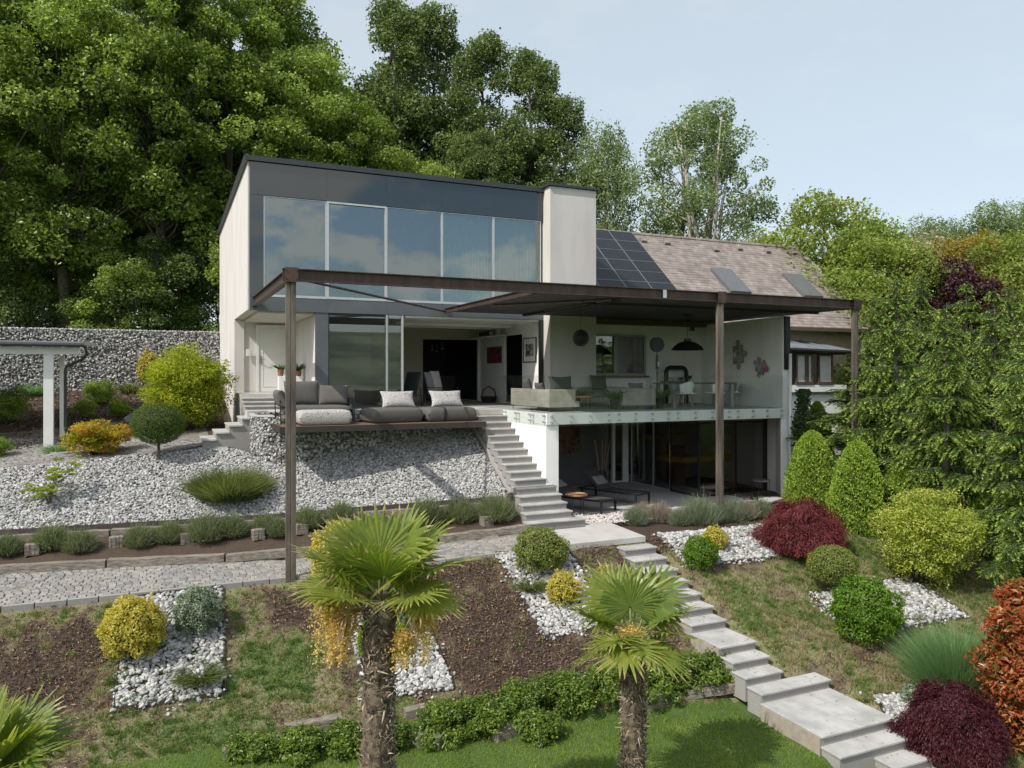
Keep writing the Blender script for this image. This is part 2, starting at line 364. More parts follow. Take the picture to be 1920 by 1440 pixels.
def stones_mesh(name, rng, P, size, flat=.6, up=None, tint=None):
    """pebbles: P centres, size per stone"""
    V0, F0 = ico(); n = len(P); k = 8; var = []
    for i in range(k):
        d = V0*1.0
        for _ in range(5):                       # cut a few facets so stones look broken, not round
            a = unit(rng.normal(size=3)); h = rng.uniform(.55, .85); q = d@a; d = d-np.outer(np.maximum(q-h, 0), a)
        var.append(d*(1+rng.normal(size=(len(V0), 1))*.035))
    var = np.array(var); pick = rng.integers(0, k, n)
    A = rng.normal(size=(n, 3, 3)); Q, _ = np.linalg.qr(A)
    sc_ = np.stack([np.ones(n), rng.uniform(.65, .95, n), rng.uniform(flat-.12, flat+.15, n)], 1)*np.asarray(size).reshape(-1, 1)/2
    V = np.einsum('nvk,nk->nvk', var[pick], sc_)
    # lie mostly flat: rotate about z and tilt a little
    th = rng.uniform(0, 2*math.pi, n); ti = rng.normal(size=n)*.35; tj = rng.normal(size=n)*.35
    R = np.zeros((n, 3, 3)); c, s = np.cos(th), np.sin(th)
    R[:, 0, 0] = c; R[:, 0, 1] = -s; R[:, 1, 0] = s; R[:, 1, 1] = c; R[:, 2, 2] = 1
    R2 = np.zeros((n, 3, 3)); c, s = np.cos(ti), np.sin(ti); R2[:, 0, 0] = 1; R2[:, 1, 1] = c; R2[:, 1, 2] = -s; R2[:, 2, 1] = s; R2[:, 2, 2] = c
    R3 = np.zeros((n, 3, 3)); c, s = np.cos(tj), np.sin(tj); R3[:, 1, 1] = 1; R3[:, 0, 0] = c; R3[:, 0, 2] = s; R3[:, 2, 0] = -s; R3[:, 2, 2] = c
    M = R@R2@R3 if up is None else Q
    V = np.einsum('nij,nvj->nvi', M, V)+P[:, None, :]
    nv = len(V0); F = (F0[None]+(np.arange(n)*nv)[:, None, None]).reshape(-1)
    t = rng.uniform(0, 1, n) if tint is None else tint
    return mesh_np(name, V.reshape(-1, 3), F, np.full(n*len(F0), 3), False, np.repeat(t, nv))
def clump_crown(rng, centres, radii, per, L, W, flat=.7, up=.55, tj=.25, nb=.35):
    """leaf clumps: leaves on the outer half of each flattened ball, tilted outward and up"""
    PP, NN, TT = [], [], []
    for c, r in zip(centres, radii):
        n = int(per*(r/np.mean(radii))**2); d = sph(rng, n)
        rad = r*(rng.uniform(.35, 1, n)**.45)*np.where(rng.uniform(0, 1, n) < .14, rng.uniform(1, 1.45, n), 1)*(1+.22*np.sin(d[:, 0]*7+c[0]*5)*np.sin(d[:, 1]*6+c[1]*3))
        P = c+d*rad[:, None]*np.array([1, 1, flat])
        PP.append(P); NN.append(d*nb+np.array([0, 0, up])+rng.normal(size=(n, 3))*.6)
        TT.append(np.clip(rng.normal(.5, tj, n)+rng.normal()*.12, 0, 1))
    P = np.concatenate(PP); N = np.concatenate(NN); T = np.concatenate(TT)
    s = rng.uniform(.6, 1.4, len(P))
    return leaf_arrays(rng, P, N, L*s, W*s), T
def rand_crown(rng, H0, H1, R, n, rc, prof=None):
    """clump centres filling a crown between heights H0 and H1 with radius profile"""
    out, rr = [], []
    while len(out) < n:
        t = rng.uniform(0, 1); pr = prof(t) if prof else math.sin(math.pi*min(1, .12+t*.86))**.6
        a = rng.uniform(0, 2*math.pi); q = rng.uniform(0, 1)**.42
        out.append(np.array([math.cos(a)*R*pr*q, math.sin(a)*R*pr*q, H0+(H1-H0)*t])); rr.append(rc*rng.uniform(.5, 1.35))
    return out, rr
def tree_meshes(seed, H_, R, h0, nc, per, L, W, rc, trunk_r, flat=.7, prof=None, multi=1, lean=0, limbs=1, name='broadleaf_tree'):
    rng = np.random.default_rng(seed); cs, rs = rand_crown(rng, H_*h0, H_-rc*.6, R, nc, rc, prof)
    V, T = clump_crown(rng, cs, rs, per, L, W, flat)
    crown = quads_mesh('crown', V, T)
    mb = MB(); tops = []
    for k in range(multi):
        a = rng.uniform(0, 6.28); base = np.array([math.cos(a), math.sin(a), 0])*(.0 if multi == 1 else .35); sp = .0 if multi == 1 else R*.5
        dx, dy = math.cos(a)*sp+lean, math.sin(a)*sp
        pts = [base*1.0]
        for i in range(1, 8):
            t = i/7; pts.append(base+np.array([dx*t**1.4+rng.normal()*.12, dy*t**1.4+rng.normal()*.12, H_*.9*t]))
        mb.tube(pts, [trunk_r*(1-.85*i/7)*(1.25 if i == 0 else 1) for i in range(8)], 9); tops.append(pts)
    if limbs:
        for c in cs[::2]:
            pts = tops[int(rng.integers(len(tops)))]; zi = max(.25*H_, c[2]-rng.uniform(.5, 2.2)-.35*math.hypot(c[0], c[1])); f = min(6.9, zi/(H_*.9)*7); i = int(f)
            s0 = lerp(np.array(pts[i]), np.array(pts[i+1]), f-i); m = lerp(s0, c, .5)+np.array([0, 0, -.15])+rng.normal(size=3)*.1
            r0 = trunk_r*.3*(1-zi/H_)+.02
            mb.tube([s0, m, c], [r0, r0*.6, .012], 5)
    me = bpy.data.meshes.new('trunk'); me.from_pydata(mb.v, [], mb.f); me.polygons.foreach_set('use_smooth', np.ones(len(me.polygons), bool)); me.update()
    return crown, me
def put_tree(meshes, mats, loc, label, cat='tree', group=None, rz=0, s=1., sz=None, name='broadleaf_tree', cname='crown'):
    t = empty(name, loc, label, cat, group, rz); t.scale = (s, s, sz or s)
    for nm, me, m in ((cname, meshes[0], mats[0]), ('trunk', meshes[1], mats[1])):
        if not me.materials: me.materials.append(m)
        if me.materials[0] is not m: me = me.copy(); me.materials[0] = m
        o = bpy.data.objects.new(nm, me); C.objects.link(o); o.parent = t
    return t
def spruce_meshes(seed, H_, R, dens=1., tw=.66):
    rng = np.random.default_rng(seed); P, D_, N_, T = [], [], [], []; mb = MB()
    mb.tube([(0, 0, -.2), (0, 0, H_*.5), (0, 0, H_)], [.13, .08, .01], 8)
    z = .25
    while z < H_-.12:
        t = z/H_; R0 = R*(1-t)**.8*rng.uniform(.85, 1.1)+.12; nb = max(4, int((8 if t < .6 else 6)*dens)); a0 = rng.uniform(0, 6.28)
        for b in range(nb):
            a = a0+b*2*math.pi/nb+rng.normal()*.35; Lb = R0*rng.choice([rng.uniform(.5, .8), rng.uniform(.8, 1.2)], p=[.35, .65]); u = np.array([math.cos(a), math.sin(a), 0]); sd = np.array([-math.sin(a), math.cos(a), 0])
            dr = rng.uniform(.18, .38)*(1-.5*t); z0 = z+rng.normal()*.13
            curve = lambda s: u*Lb*s+np.array([0, 0, z0+Lb*(.22*s-dr*s*s*1.7+dr*.75*s**4)])
            mb.tube([curve(0), curve(.35), curve(.7), curve(1)], [.028*(1-t)+.008, .018*(1-t)+.006, .011, .004], 4)
            s = .10
            while s < 1.0:
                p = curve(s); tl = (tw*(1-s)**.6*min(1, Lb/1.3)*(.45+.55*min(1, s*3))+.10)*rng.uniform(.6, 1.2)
                for sg in (-1, 1):
                    d = unit(u*.75+sd*sg*.95+np.array([0, 0, -.30+rng.normal()*.38]))
                    hang = rng.uniform(.25, .75); m = max(3, int(tl/.017)); q = (np.arange(m)+rng.uniform(.2, .9))/m
                    pts = p+d*(q*tl)[:, None]+np.array([0, 0, -1.])*(q*q*tl*hang)[:, None]
                    for side in (-1, 1):
                        cr_ = np.cross(d, np.array([0, 0, 1.])); dd = d[None]*.8+cr_[None]*side*.75+rng.normal(size=(m, 3))*.22
                        P.append(pts+unit(dd)*.022); D_.append(dd); N_.append(np.tile([0, 0, 1.], (m, 1))-u*.35+rng.normal(size=(m, 3))*.65)
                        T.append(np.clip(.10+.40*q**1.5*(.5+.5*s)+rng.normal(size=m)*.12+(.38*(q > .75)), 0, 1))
                s += .056/max(Lb, .35)
        m = int(420*(1-t)+40); aa = rng.uniform(0, 6.28, m); rr = R0*rng.uniform(.05, .42, m); o_ = np.stack([np.cos(aa), np.sin(aa), np.zeros(m)], 1)
        P.append(o_*rr[:, None]+np.array([0, 0, z])+np.array([0, 0, 1.])*rng.uniform(-.3, .3, (m, 1))); D_.append(o_+rng.normal(size=(m, 3))*.5); N_.append(rng.normal(size=(m, 3))+o_); T.append(rng.uniform(0, .25, m))  # needles round the trunk tinted dark: inner shade put into their colour
        z += (.52+.16*rng.uniform())/dens*(1.1-t*.5)
    P = np.concatenate(P); D_ = np.concatenate(D_); N_ = np.concatenate(N_); T = np.concatenate(T)
    sc_ = rng.uniform(.75, 1.35, len(P))
    V = leaf_arrays(rng, P, N_, .062*sc_, .019*sc_, D_, .05)
    me = bpy.data.meshes.new('trunk'); me.from_pydata(mb.v, [], mb.f); me.update()
    return quads_mesh('crown', V, T), me
def shrub(name, loc, rx, rz, n, L, W, m, label, cat='shrub', group=None, ry=None, bumps=.11, core=None, up=.35, base=0., cut=-.75, seed=0, out=1., tj=.25, D=None, spikes=0, sq=2.0):
    """dense rounded shrub; loc is where it meets the ground, crown spans 2*rz in height starting at base"""
    rng = np.random.default_rng(seed+int(abs(loc[0])*97+abs(loc[1])*31)); ry = ry or rx
    d = sph(rng, n); d = d[d[:, 2] > cut]; k = len(d)
    if sq != 2.0: d = d/((abs(d)**sq).sum(1, keepdims=True)**(1/sq))
    rad = rng.uniform(.80, 1.0, k)**.8*(1+bumps*(np.sin(d[:, 0]*9+loc[0]*7)*np.cos(d[:, 1]*8+3)+.7*np.sin(d[:, 2]*11+d[:, 0]*6)))+rng.exponential(.028, k)*out
    P = d*rad[:, None]*np.array([rx, ry, rz])+np.array([0, 0, base+rz])
    N = d*.9/np.array([rx, ry, rz])*rx+np.array([0, 0, up])+rng.normal(size=(k, 3))*.55
    s = rng.uniform(.55, 1.45, k); Dv = None
    if D is not None: Dv = d*D[0]+np.array([0, 0, D[1]])+rng.normal(size=(k, 3))*.4
    V = leaf_arrays(rng, P, N, L*s, W*s, Dv); T = np.clip(rng.normal(.5, tj, k)+.12*np.sin(d[:, 0]*5+1)*np.sin(d[:, 1]*5), 0, 1)
    nst = 16; ds = sph(rng, nst); ds[:, 2] = abs(ds[:, 2])*.8-.1                                  # stray shoots
    dd = np.repeat(ds, 9, 0); q = np.tile(np.linspace(.9, 1.0, 9), nst)+np.repeat(rng.uniform(.06, .2, nst), 9)*np.tile(np.linspace(0, 1, 9), nst)
    Ps = dd*q[:, None]*np.array([rx, ry, rz])+np.array([0, 0, base+rz])+rng.normal(size=(len(dd), 3))*.008
    if sq == 2.0 and out >= 1: V = np.concatenate([V, leaf_arrays(rng, Ps, rng.normal(size=(len(dd), 3))+np.array([0, 0, 1.]), L, W)]); T = np.concatenate([T, rng.uniform(.3, 1, len(dd))])
    if spikes:
        a = rng.uniform(0, 6.28, spikes); r = rng.uniform(0, .6, spikes)
        for i in range(spikes):
            q = 26; h = np.linspace(0, rng.uniform(.18, .4)*rz, q); c = np.array([math.cos(a[i])*r[i]*rx, math.sin(a[i])*r[i]*ry, base+rz*1.85])
            Pq = c+np.stack([rng.normal(size=q)*.02, rng.normal(size=q)*.02, h], 1); V = np.concatenate([V, leaf_arrays(rng, Pq, rng.normal(size=(q, 3)), L, W)]); T = np.concatenate([T, rng.uniform(.3, 1, q)])
    t = empty(name, loc, label, cat, group)
    link('foliage', quads_mesh('foliage', V, T), m, t)
    cm = core or mat('dark_inner_core', (.045, .05, .022), .95, (.025, .03, .014), 14, .5, 30)
    mb = MB(); pr = [(max(.001, rx*.76*math.cos(q)), base+rz+rz*.78*math.sin(q)) for q in np.linspace(-1.15, 1.57, 9)]; mb.lathe(pr, n=16)
    o = mb.build('inner_core', cm, t, smooth=True)  # solid dark core added to block the view through the leaves
    if base > .15: MB().tube([(0, 0, -.1), (.01, 0, base*.6), (0, .01, base+rz*.6)], [.045, .036, .03], 8).build('stem', BARK, t, smooth=True)
    if ry != rx: o.scale = (1, ry/rx, 1)
    return t
def grass_clump(name, loc, R, Hh, n, m, label, cat='ornamental grass', group=None, W=.012, arch=.35, seed=0, tilt=.5, rr=.35):
    rng = np.random.default_rng(seed+int(abs(loc[0])*53)); a = rng.uniform(0, 6.28, n); r = R*rr*np.sqrt(rng.uniform(0, 1, n))
    P = np.stack([np.cos(a)*r, np.sin(a)*r, np.zeros(n)-.02], 1); o = np.stack([np.cos(a), np.sin(a), np.zeros(n)], 1)+rng.normal(size=(n, 3))*.25; o[:, 2] = 0
    rn = (r/max(R*rr, 1e-6))[:, None]; D = o*tilt*(.15+1.5*rn**1.3)*rng.uniform(.5, 1.2, (n, 1))+np.array([0, 0, 1]); bend = o*arch*1.0-np.array([0, 0, 1])*arch*.30
    V = blade_arrays(P, D, Hh*rng.uniform(.55, 1.15, n)*(1.08-.35*rn[:, 0]), np.full(n, W)*rng.uniform(.7, 1.3, n), bend, rng)
    me = blades_mesh('blades', V, np.clip(rng.normal(.5, .25, n), 0, 1))
    o = link(name, me, m); o.location = loc; return tag(o, label, cat, group)
def lavender(loc, R, Hh, n, m, label, group, seed=0, cat='lavender', name='lavender_plant'):
    rng = np.random.default_rng(seed); d = sph(rng, n); d[:, 2] = abs(d[:, 2])
    P = d*R*rng.uniform(.15, .8, (n, 1))*np.array([1, 1, Hh/R*.7]); D = d*np.array([.7, .7, .5])+np.array([0, 0, .8])+rng.normal(size=(n, 3))*.26
    L = Hh*rng.uniform(.2, .55, n)
    V = blade_arrays(P, D, L, np.full(n, .0075)*rng.uniform(.7, 1.4, n), rng.normal(size=(n, 3))*.25, rng)
    k2 = np.repeat(np.arange(n), 3); V2 = leaf_arrays(rng, P[k2]+unit(D)[k2]*(L[k2]*rng.uniform(.1, .9, 3*n))[:, None]+rng.normal(size=(3*n, 3))*.012, rng.normal(size=(3*n, 3)), .032, .010, D[k2]+rng.normal(size=(3*n, 3))*.8)
    t = empty(name, loc, label, cat, group)
    link('stalks', blades_mesh('stalks', V, np.clip(rng.normal(.6, .22, n), 0, 1)), m, t)
    link('foliage', quads_mesh('foliage', V2, np.clip(rng.normal(.4, .22, 3*n), 0, 1)), m, t)
    return t
def dome_maple(loc, rx, rz, n, m, label, seed=0):
    """weeping laceleaf maple: layered strands that hang down over a dome"""
    rng = np.random.default_rng(seed); t = empty('laceleaf_maple', loc, label, 'shrub'); V, T = [], []
    ns = n//9
    for i in range(ns):
        a = rng.uniform(0, 6.28); th = rng.uniform(0, 1)**.7*1.45; rad = rng.uniform(.80, 1.03)*(1+.10*math.sin(a*3+th*5)+.07*math.sin(a*7+2)*math.sin(th*6)+.04*math.sin(a*13))
        c = np.array([math.cos(a)*math.sin(th)*rx, math.sin(a)*math.sin(th)*rx, math.cos(th)*rz*.95+rz*.08])*rad
        o = np.array([math.cos(a), math.sin(a), 0.]); q = np.arange(9)/9.
        dn = o*(.9-.5*th/1.45)+np.array([0, 0, -.25-.75*th/1.45])
        P = c+dn*(q*.16)[:, None]+rng.normal(size=(9, 3))*.022
        P[:, 2] = np.maximum(P[:, 2], .02)
        V.append(leaf_arrays(rng, P, np.tile(o*.5+np.array([0, 0, 1.]), (9, 1))+rng.normal(size=(9, 3))*.5, rng.uniform(.05, .10, 9), .016, dn+rng.normal(size=(9, 3))*.45)); T.append(np.clip(rng.normal(.5, .2, 9)+rng.normal()*.1, 0, 1))
    link('foliage', quads_mesh('foliage', np.concatenate(V), np.concatenate(T)), m, t)
    mb = MB(); mb.lathe([(max(.001, rx*.80*math.cos(q)), rz*.85*math.sin(q)+.02) for q in np.linspace(0, 1.57, 8)], n=18); mb.tube([(0, 0, -.1), (0, 0, .3)], .06)
    mb.build('inner_core', mat('dark_red_core', (.05, .018, .016), .9, (.03, .012, .011), 12, .4), t, smooth=True)  # added solid dark dome closes the see-through gaps; short stem below
    return t
def layered_acer(name, loc, rx, rz, m, label, n=9000, L=.05, W=.028, seed=0, cat='shrub', nc=90, base=.1, flat=.35, trunk=.04, rc=.2):
    rng = np.random.default_rng(seed); t = empty(name, loc, label, cat); cs, rs = [], []
    for i in range(nc):
        d = sph(rng, 1)[0]; q = rng.uniform(.35, .95); cs.append(np.array([d[0]*rx*q, d[1]*rx*q, base+rz+d[2]*rz*q])); rs.append(rc*rng.uniform(.7, 1.3))
    V, T = clump_crown(rng, cs, rs, n/nc, L, W, flat, .9)
    link('foliage', quads_mesh('foliage', V, T), m, t)
    mb = MB()
    for c in cs[::2]: mb.tube([(0, 0, -.05), (c[0]*.35, c[1]*.35, base+(c[2]-base)*.5), tuple(c)], [trunk*.6, trunk*.3, .004], 5)
    mb.build('stem', BARK, t, smooth=True)
    return t
def thuja(loc, R, Hh, n, m, label, seed=0, group=None):
    rng = np.random.default_rng(seed); t = empty('columnar_thuja', loc, label, 'conifer shrub', group)
    z = rng.uniform(0, 1, n)**1.15; a = rng.uniform(0, 6.28, n)
    pr = np.sqrt(np.clip(1-z**1.9, 0, 1))*(.82+.18*np.clip(z*5, 0, 1))
    lump = 1+.12*np.sin(a*3+z*7+seed)*np.sin(z*11+seed)+.10*np.sin(a*8+z*19+seed*2)*np.sin(z*23+a*2)+.05*vnoise(a*6, z*20, seed)
    r = R*pr*lump*rng.uniform(.80, 1.02, n)
    o = np.stack([np.cos(a), np.sin(a), np.zeros(n)], 1); P = o*r[:, None]; P[:, 2] = z*Hh+.03
    D = o*.65+np.array([0, 0, .8])+rng.normal(size=(n, 3))*.35; N = np.stack([-np.sin(a), np.cos(a), np.zeros(n)], 1)+rng.normal(size=(n, 3))*.9+o*.5
    V = leaf_arrays(rng, P, N, rng.uniform(.055, .10, n), .036, D)
    link('foliage', quads_mesh('foliage', V, np.clip(rng.normal(.5, .22, n), 0, 1)), m, t)
    mb = MB(); mb.lathe([(R*.78*math.sqrt(max(0, 1-q**1.9))+.001, q*Hh*.96) for q in np.linspace(0, 1, 9)], n=14)
    mb.build('inner_core', mat('dark_inner_core', (.045, .05, .022)), t, smooth=True)  # dark filler cone added so the sprays are not see-through
    return t
# ---- fan palm
def fan(rng, c, d, nrm, R, spread, V, T, nseg=34, droop=.25, t0=.5):
    d = unit(np.array(d, float)); nrm = np.array(nrm, float); nrm = unit(nrm-d*nrm.dot(d)); s = np.cross(nrm, d)
    for i in range(nseg):
        th = (i/(nseg-1)-.5)*spread; v = d*math.cos(th)+s*math.sin(th); sd = -d*math.sin(th)+s*math.cos(th)
        v = v+nrm*.22*abs(math.sin(th*.5))*1.2           # the blade is a shallow cup
        L = R*(.80+.20*math.cos(th*.45))*rng.uniform(.93, 1.05); wd = 2*math.sin(spread/nseg/2)*L*.66
        dr = droop*rng.uniform(.5, 1.6); tw = rng.normal()*.12
        pts = []
        for f, wf in ((.04, .10), (.34, .62), (.56, .92), (.80, .55), (1.0, .04)):
            p = c+v*L*f+np.array([0, 0, -1.])*dr*L*max(0, f-.35)**1.8*1.3+s*tw*L*max(0, f-.5)
            pts.append((p, wd*wf/2))
        fold = nrm*.30
        for k in range(4):
            (p, a), (q, b) = pts[k], pts[k+1]
            V.append([p-sd*a-fold*a, p, q, q-sd*b-fold*b]); V.append([p, p+sd*a-fold*a, q+sd*b-fold*b, q])
            tt = np.clip(t0*.8+rng.normal()*.08+((.2 if rng.uniform() < .75 else .6) if k == 3 else 0), 0, 1); T += [tt, np.clip(tt+.07, 0, 1)]
def palm(loc, top, R0, fronds, label, seed, blooms, dead=4, skirt=1):
    """fronds: (azimuth from camera right, elevation, petiole, fan radius, normal tilt)"""
    rng = np.random.default_rng(seed); t = empty('fan_palm', loc, label, 'palm tree')
    Hh = top-loc[2]; mb = MB(); n = 40; pts = [(math.sin(i*.21)*.03, math.cos(i*.17)*.02, Hh*i/n) for i in range(n+1)]
    rr = [R0*(1+.10*math.sin(i*1.9)+.06*math.sin(i*4.3))*(1.12 if i > n*.78 else 1)*(1 if i < n-1 else .6) for i in range(n+1)]
    mb.tube(pts, rr, 22)
    for i in range(46):                                  # cut leaf bases
        aa = i*2.399; zz = Hh*(.35+.63*i/46); ov = Vector((math.cos(aa), math.sin(aa), 0)); p = Vector((0, 0, zz))+ov*R0*.95
        mb.bar(p, p+ov*.05+Vector((0, 0, .12)), .045, .016)
    me = bpy.data.meshes.new('trunk'); me.from_pydata(mb.v, [], mb.f); me.update()
    me.polygons.foreach_set('use_smooth', np.ones(len(me.polygons), bool))
    link('trunk', me, mat('palm_fibre', (.20, .155, .105), 1, (.06, .045, .032), 16, .9, 60, stretch=(1, 1, .5)), t)
    k = 2600; a = rng.uniform(0, 6.28, k); z = rng.uniform(0, 1, k)*Hh*.985; o = np.stack([np.cos(a), np.sin(a), np.zeros(k)], 1)
    P = o*(R0*rng.uniform(.92, 1.06, k))[:, None]; P[:, 2] = z; tang = np.cross([0, 0, 1.], o)
    D = o*rng.uniform(.15, .6, (k, 1))+tang*rng.normal(size=(k, 1))*.8+np.array([0, 0, 1])*rng.normal(size=(k, 1))*.9
    V = blade_arrays(P, D, rng.uniform(.05, .15, k), rng.uniform(.008, .022, k), rng.normal(size=(k, 3))*.4, rng)
    link('fibres', blades_mesh('fibres', V, rng.uniform(0, 1, k)), tintmat('palm_fibre_strands', [(.05, .036, .025), (.15, .11, .07), (.30, .24, .17), (.42, .36, .28)], .95), t)
    mat('dry_leaf_base', (.33, .25, .17), .9, (.16, .11, .075), 9, .4)
    rgt = np.array([CS, -SN, 0]); vw = np.array([SN, CS, 0]); top3 = np.array([0, 0, Hh])
    for (az, el, pl, fr, nt_) in fronds:
        a_, e_ = math.radians(az), math.radians(el); h = rgt*math.cos(a_)+vw*math.sin(a_)
        d0 = h*math.cos(e_)+np.array([0, 0, math.sin(e_)]); p0 = top3+h*R0*.6+np.array([0, 0, rng.uniform(-.12, .02)]); c = p0+d0*pl+np.array([0, 0, -.05*pl])
        nr = -h*math.sin(e_)+np.array([0, 0, math.cos(e_)]); nr = nr+np.cross(d0, nr)*nt_
        V, T = [], []; d1 = unit(d0+np.array([0, 0, -.12])); fan(rng, c, d1, nr, fr, math.radians(rng.uniform(250, 300)), V, T, t0=rng.uniform(.25, .7))
        fo = link('frond', quads_mesh('frond', np.array(V).reshape(-1, 3), np.array(T)), leafmat('palm_leaf', [(.055, .10, .018), (.13, .19, .03), (.22, .27, .045), (.36, .36, .09), (.46, .37, .20)], .36, .38, .5), t)
        pb = MB(); pb.tube([p0, lerp(p0, c, .5)+np.array([0, 0, .02]), c], [.02, .014, .010], 6); pb.build('petiole', mat('palm_petiole', (.16, .19, .05), .5), fo, smooth=True)
    for i in range(dead):                                # dry brown leaves folded down at the crown base
        a_ = rng.uniform(0, 6.28); h = np.array([math.cos(a_), math.sin(a_), 0]); V, T = [], []; p0 = top3+h*R0*.9+np.array([0, 0, -.12]); c = p0+h*.22+np.array([0, 0, .02])
        fan(rng, c, h*.5+np.array([0, 0, -1.]), h, .34*skirt, math.radians(50), V, T, 9, .2, .5)
        dn = link('dead_frond', quads_mesh('dead_frond', np.array(V).reshape(-1, 3), np.array(T)), leafmat('dry_palm_leaf', [(.12, .075, .035), (.28, .18, .09), (.46, .32, .18)], .8, .2), t)
        pb = MB(); pb.tube([p0, c], [.018, .012], 6); pb.build('petiole', MATS['dry_leaf_base'], dn)
    for (az, dist, drop, ln, wdt) in blooms:             # hanging yellow flower sprays
        a_ = math.radians(az); h = rgt*math.cos(a_)+vw*math.sin(a_); p0 = top3+h*R0*.8+np.array([0, 0, -.05]); c = top3+h*dist+np.array([0, 0, -drop])
        q = int(2300*ln/.7); s = rng.uniform(0, 1, q)**1.1; off = rng.normal(size=(q, 3))*np.array([1, 1, .5])*(wdt*(1-.65*s))[:, None]
        br = np.round(rng.uniform(0, 14, q))/14*6.28; rl = .55+.45*np.sin(br*3.7+seed); s = s*rl; off = off*.62+np.stack([np.cos(br), np.sin(br), np.zeros(q)], 1)*(wdt*np.clip(s*4.5, .1, 1)*(.45+.75*np.abs(np.sin(br*2.3+1))))[:, None]
        P = c+off+np.array([0, 0, -ln])*s[:, None]
        V = leaf_arrays(rng, P, rng.normal(size=(q, 3)), .030, .022); b = link('flower_spray', quads_mesh('flower_spray', V, rng.uniform(0, 1, q)), leafmat('palm_flower', [(.46, .31, .08), (.62, .47, .15), (.74, .62, .28)], .6, .35), t)
        pb = MB(); pb.tube([p0, lerp(p0, c, .6)+np.array([0, 0, .08]), c, c-np.array([0, 0, ln*.8])], [.014, .012, .010, .003], 6); pb.build('stalk', mat('flower_stalk', (.5, .36, .06)), b)
    return t
# ------------------------------------------------------------------ ground
BEDPX = [[(212, 1340), (422, 1305), (415, 1105), (236, 1128)], [(690, 1318), (852, 1295), (800, 1170), (650, 1160)], [(1022, 1200), (1145, 1175), (1060, 1030), (928, 1042)], [(1290, 1066), (1452, 1050), (1440, 985), (1228, 1006)], [(1590, 1200), (1812, 1160), (1700, 1085), (1524, 1118)], [(1700, 1440), (1925, 1395), (1860, 1300), (1640, 1310)]]
BEDS = [[G(*c)[:2] for c in b] for b in BEDPX]
def inpoly(x, y, poly):
    ins = np.zeros(np.shape(x), bool); j = len(poly)-1
    for i in range(len(poly)):
        a, b = poly[i], poly[j]; ins ^= ((a[1] > y) != (b[1] > y)) & (x < (b[0]-a[0])*(y-a[1])/(b[1]-a[1]+1e-12)+a[0]); j = i
    return ins
def ground():
    def ax(lo, hi, st, far): 
        a = np.arange(lo, hi+st/2, st); out = np.array([1.3**i for i in range(1, 40)]); out = out[out < far]
        return np.concatenate([lo-out[::-1]*1.0, a, hi+out])
    X = ax(-9, 24, .13, 2600); Y = ax(4, 38, .13, 2600); nx, ny = len(X), len(Y)
    gx, gy = np.meshgrid(X, Y); z = H(gx, gy)
    z = np.where(gy < 0, np.maximum(z, -20), z)
    hs = (gx > 2.35) & (gx < 8.3) & (gy > 22) & (gy < 33.2); z = np.where(hs, np.minimum(z, -.6), z)
    near = (gx > -9) & (gx < 24) & (gy > 4) & (gy < 30)
    z = z+np.where(near & ((gx < 8) | (gy < 14)), (fbm(gx, gy, 3, 2.2)-.5)*.07+(fbm(gx, gy, 5, 9.)-.5)*.03, -.012)
    V = np.stack([gx, gy, z], -1).reshape(-1, 3); i = np.arange((ny-1)*(nx-1)); r, c = i//(nx-1), i % (nx-1)
    F = np.stack([r*nx+c, r*nx+c+1, (r+1)*nx+c+1, (r+1)*nx+c], 1)
    me = mesh_np('ground', V, F.ravel(), np.full(len(F), 4), True, gmask(gx, gy).ravel())
    o = link('ground', me, None); 
    m0 = tintmat('garden_soil', [(.055, .038, .028), (.085, .06, .04), (.22, .20, .11), (.12, .16, .05)], .95, .9, 45, nscale=22)
    m1 = mat('lawn_soil', (.065, .11, .022), .95, (.045, .085, .018), 9, .5, 60)
    m2 = mat('gravel_bed', (.40, .40, .385), .95, (.22, .22, .21), 30, .6, 60)
    m3 = mat('forest_soil', (.045, .04, .022), 1, (.025, .032, .012), 1.2, .4, 10)
    m4 = mat('far_meadow', (.10, .15, .05), 1, (.075, .12, .04), .02)
    m5 = mat('bed_floor', (.10, .10, .095), 1, (.05, .05, .048), 20)
    for m in (m0, m1, m2, m3, m4, m5, mat('joint_sand', (.20, .185, .155), 1, (.13, .12, .10), 12)): me.materials.append(m)
    cx, cy = (X[c]+X[c+1])/2, (Y[r]+Y[r+1])/2
    ye = np.clip(12.7-.28*(cx-2.5), 10.4, 12.7); yf = np.interp(cx, [-20, -3.1, .57, 2.66, 4, 8.1], [23.2, 20.1, 19.5, 19.0, 18.74, 17.85]); yt = np.interp(cx, [-20, -3.4, 0, 1.5, 2.2, 8.1], [24.5, 22.25, 22.1, 22.1, 21.3, 20.9])
    mi = np.zeros(len(F), np.int32)
    mi[(cy > 15.0) & (cy < np.interp(cx, [-20, -2.9, 3, 7.2, 8.1], [18.7, 18.6, 17.5, 16.4, 16.3])) & (cy > np.interp(cx, [-20, -2.6, 2.5, 6.7, 8, 30], [16.0, 16.0, 16.1, 15.2, 14.6, 99])) & (cx < 8)] = 6
    mi[(cy > 22.2) & (cy < 27.5) & (cx < 1.3) & (cx > -8.5)] = 6
    mi[(cy < ye) & (cx < 9.4)] = 1; mi[(cy > yf) & (cy < yt) & (cx < 8.14)] = 2
    mi[cy > 33.3] = 3; mi[(cx > 20) & (cy > 12)] = 3; mi[(cy < 0)] = 4; mi[(abs(cx) > 60)] = 4
    me.polygons.foreach_set('material_index', mi)
    tag(o, kind='structure')
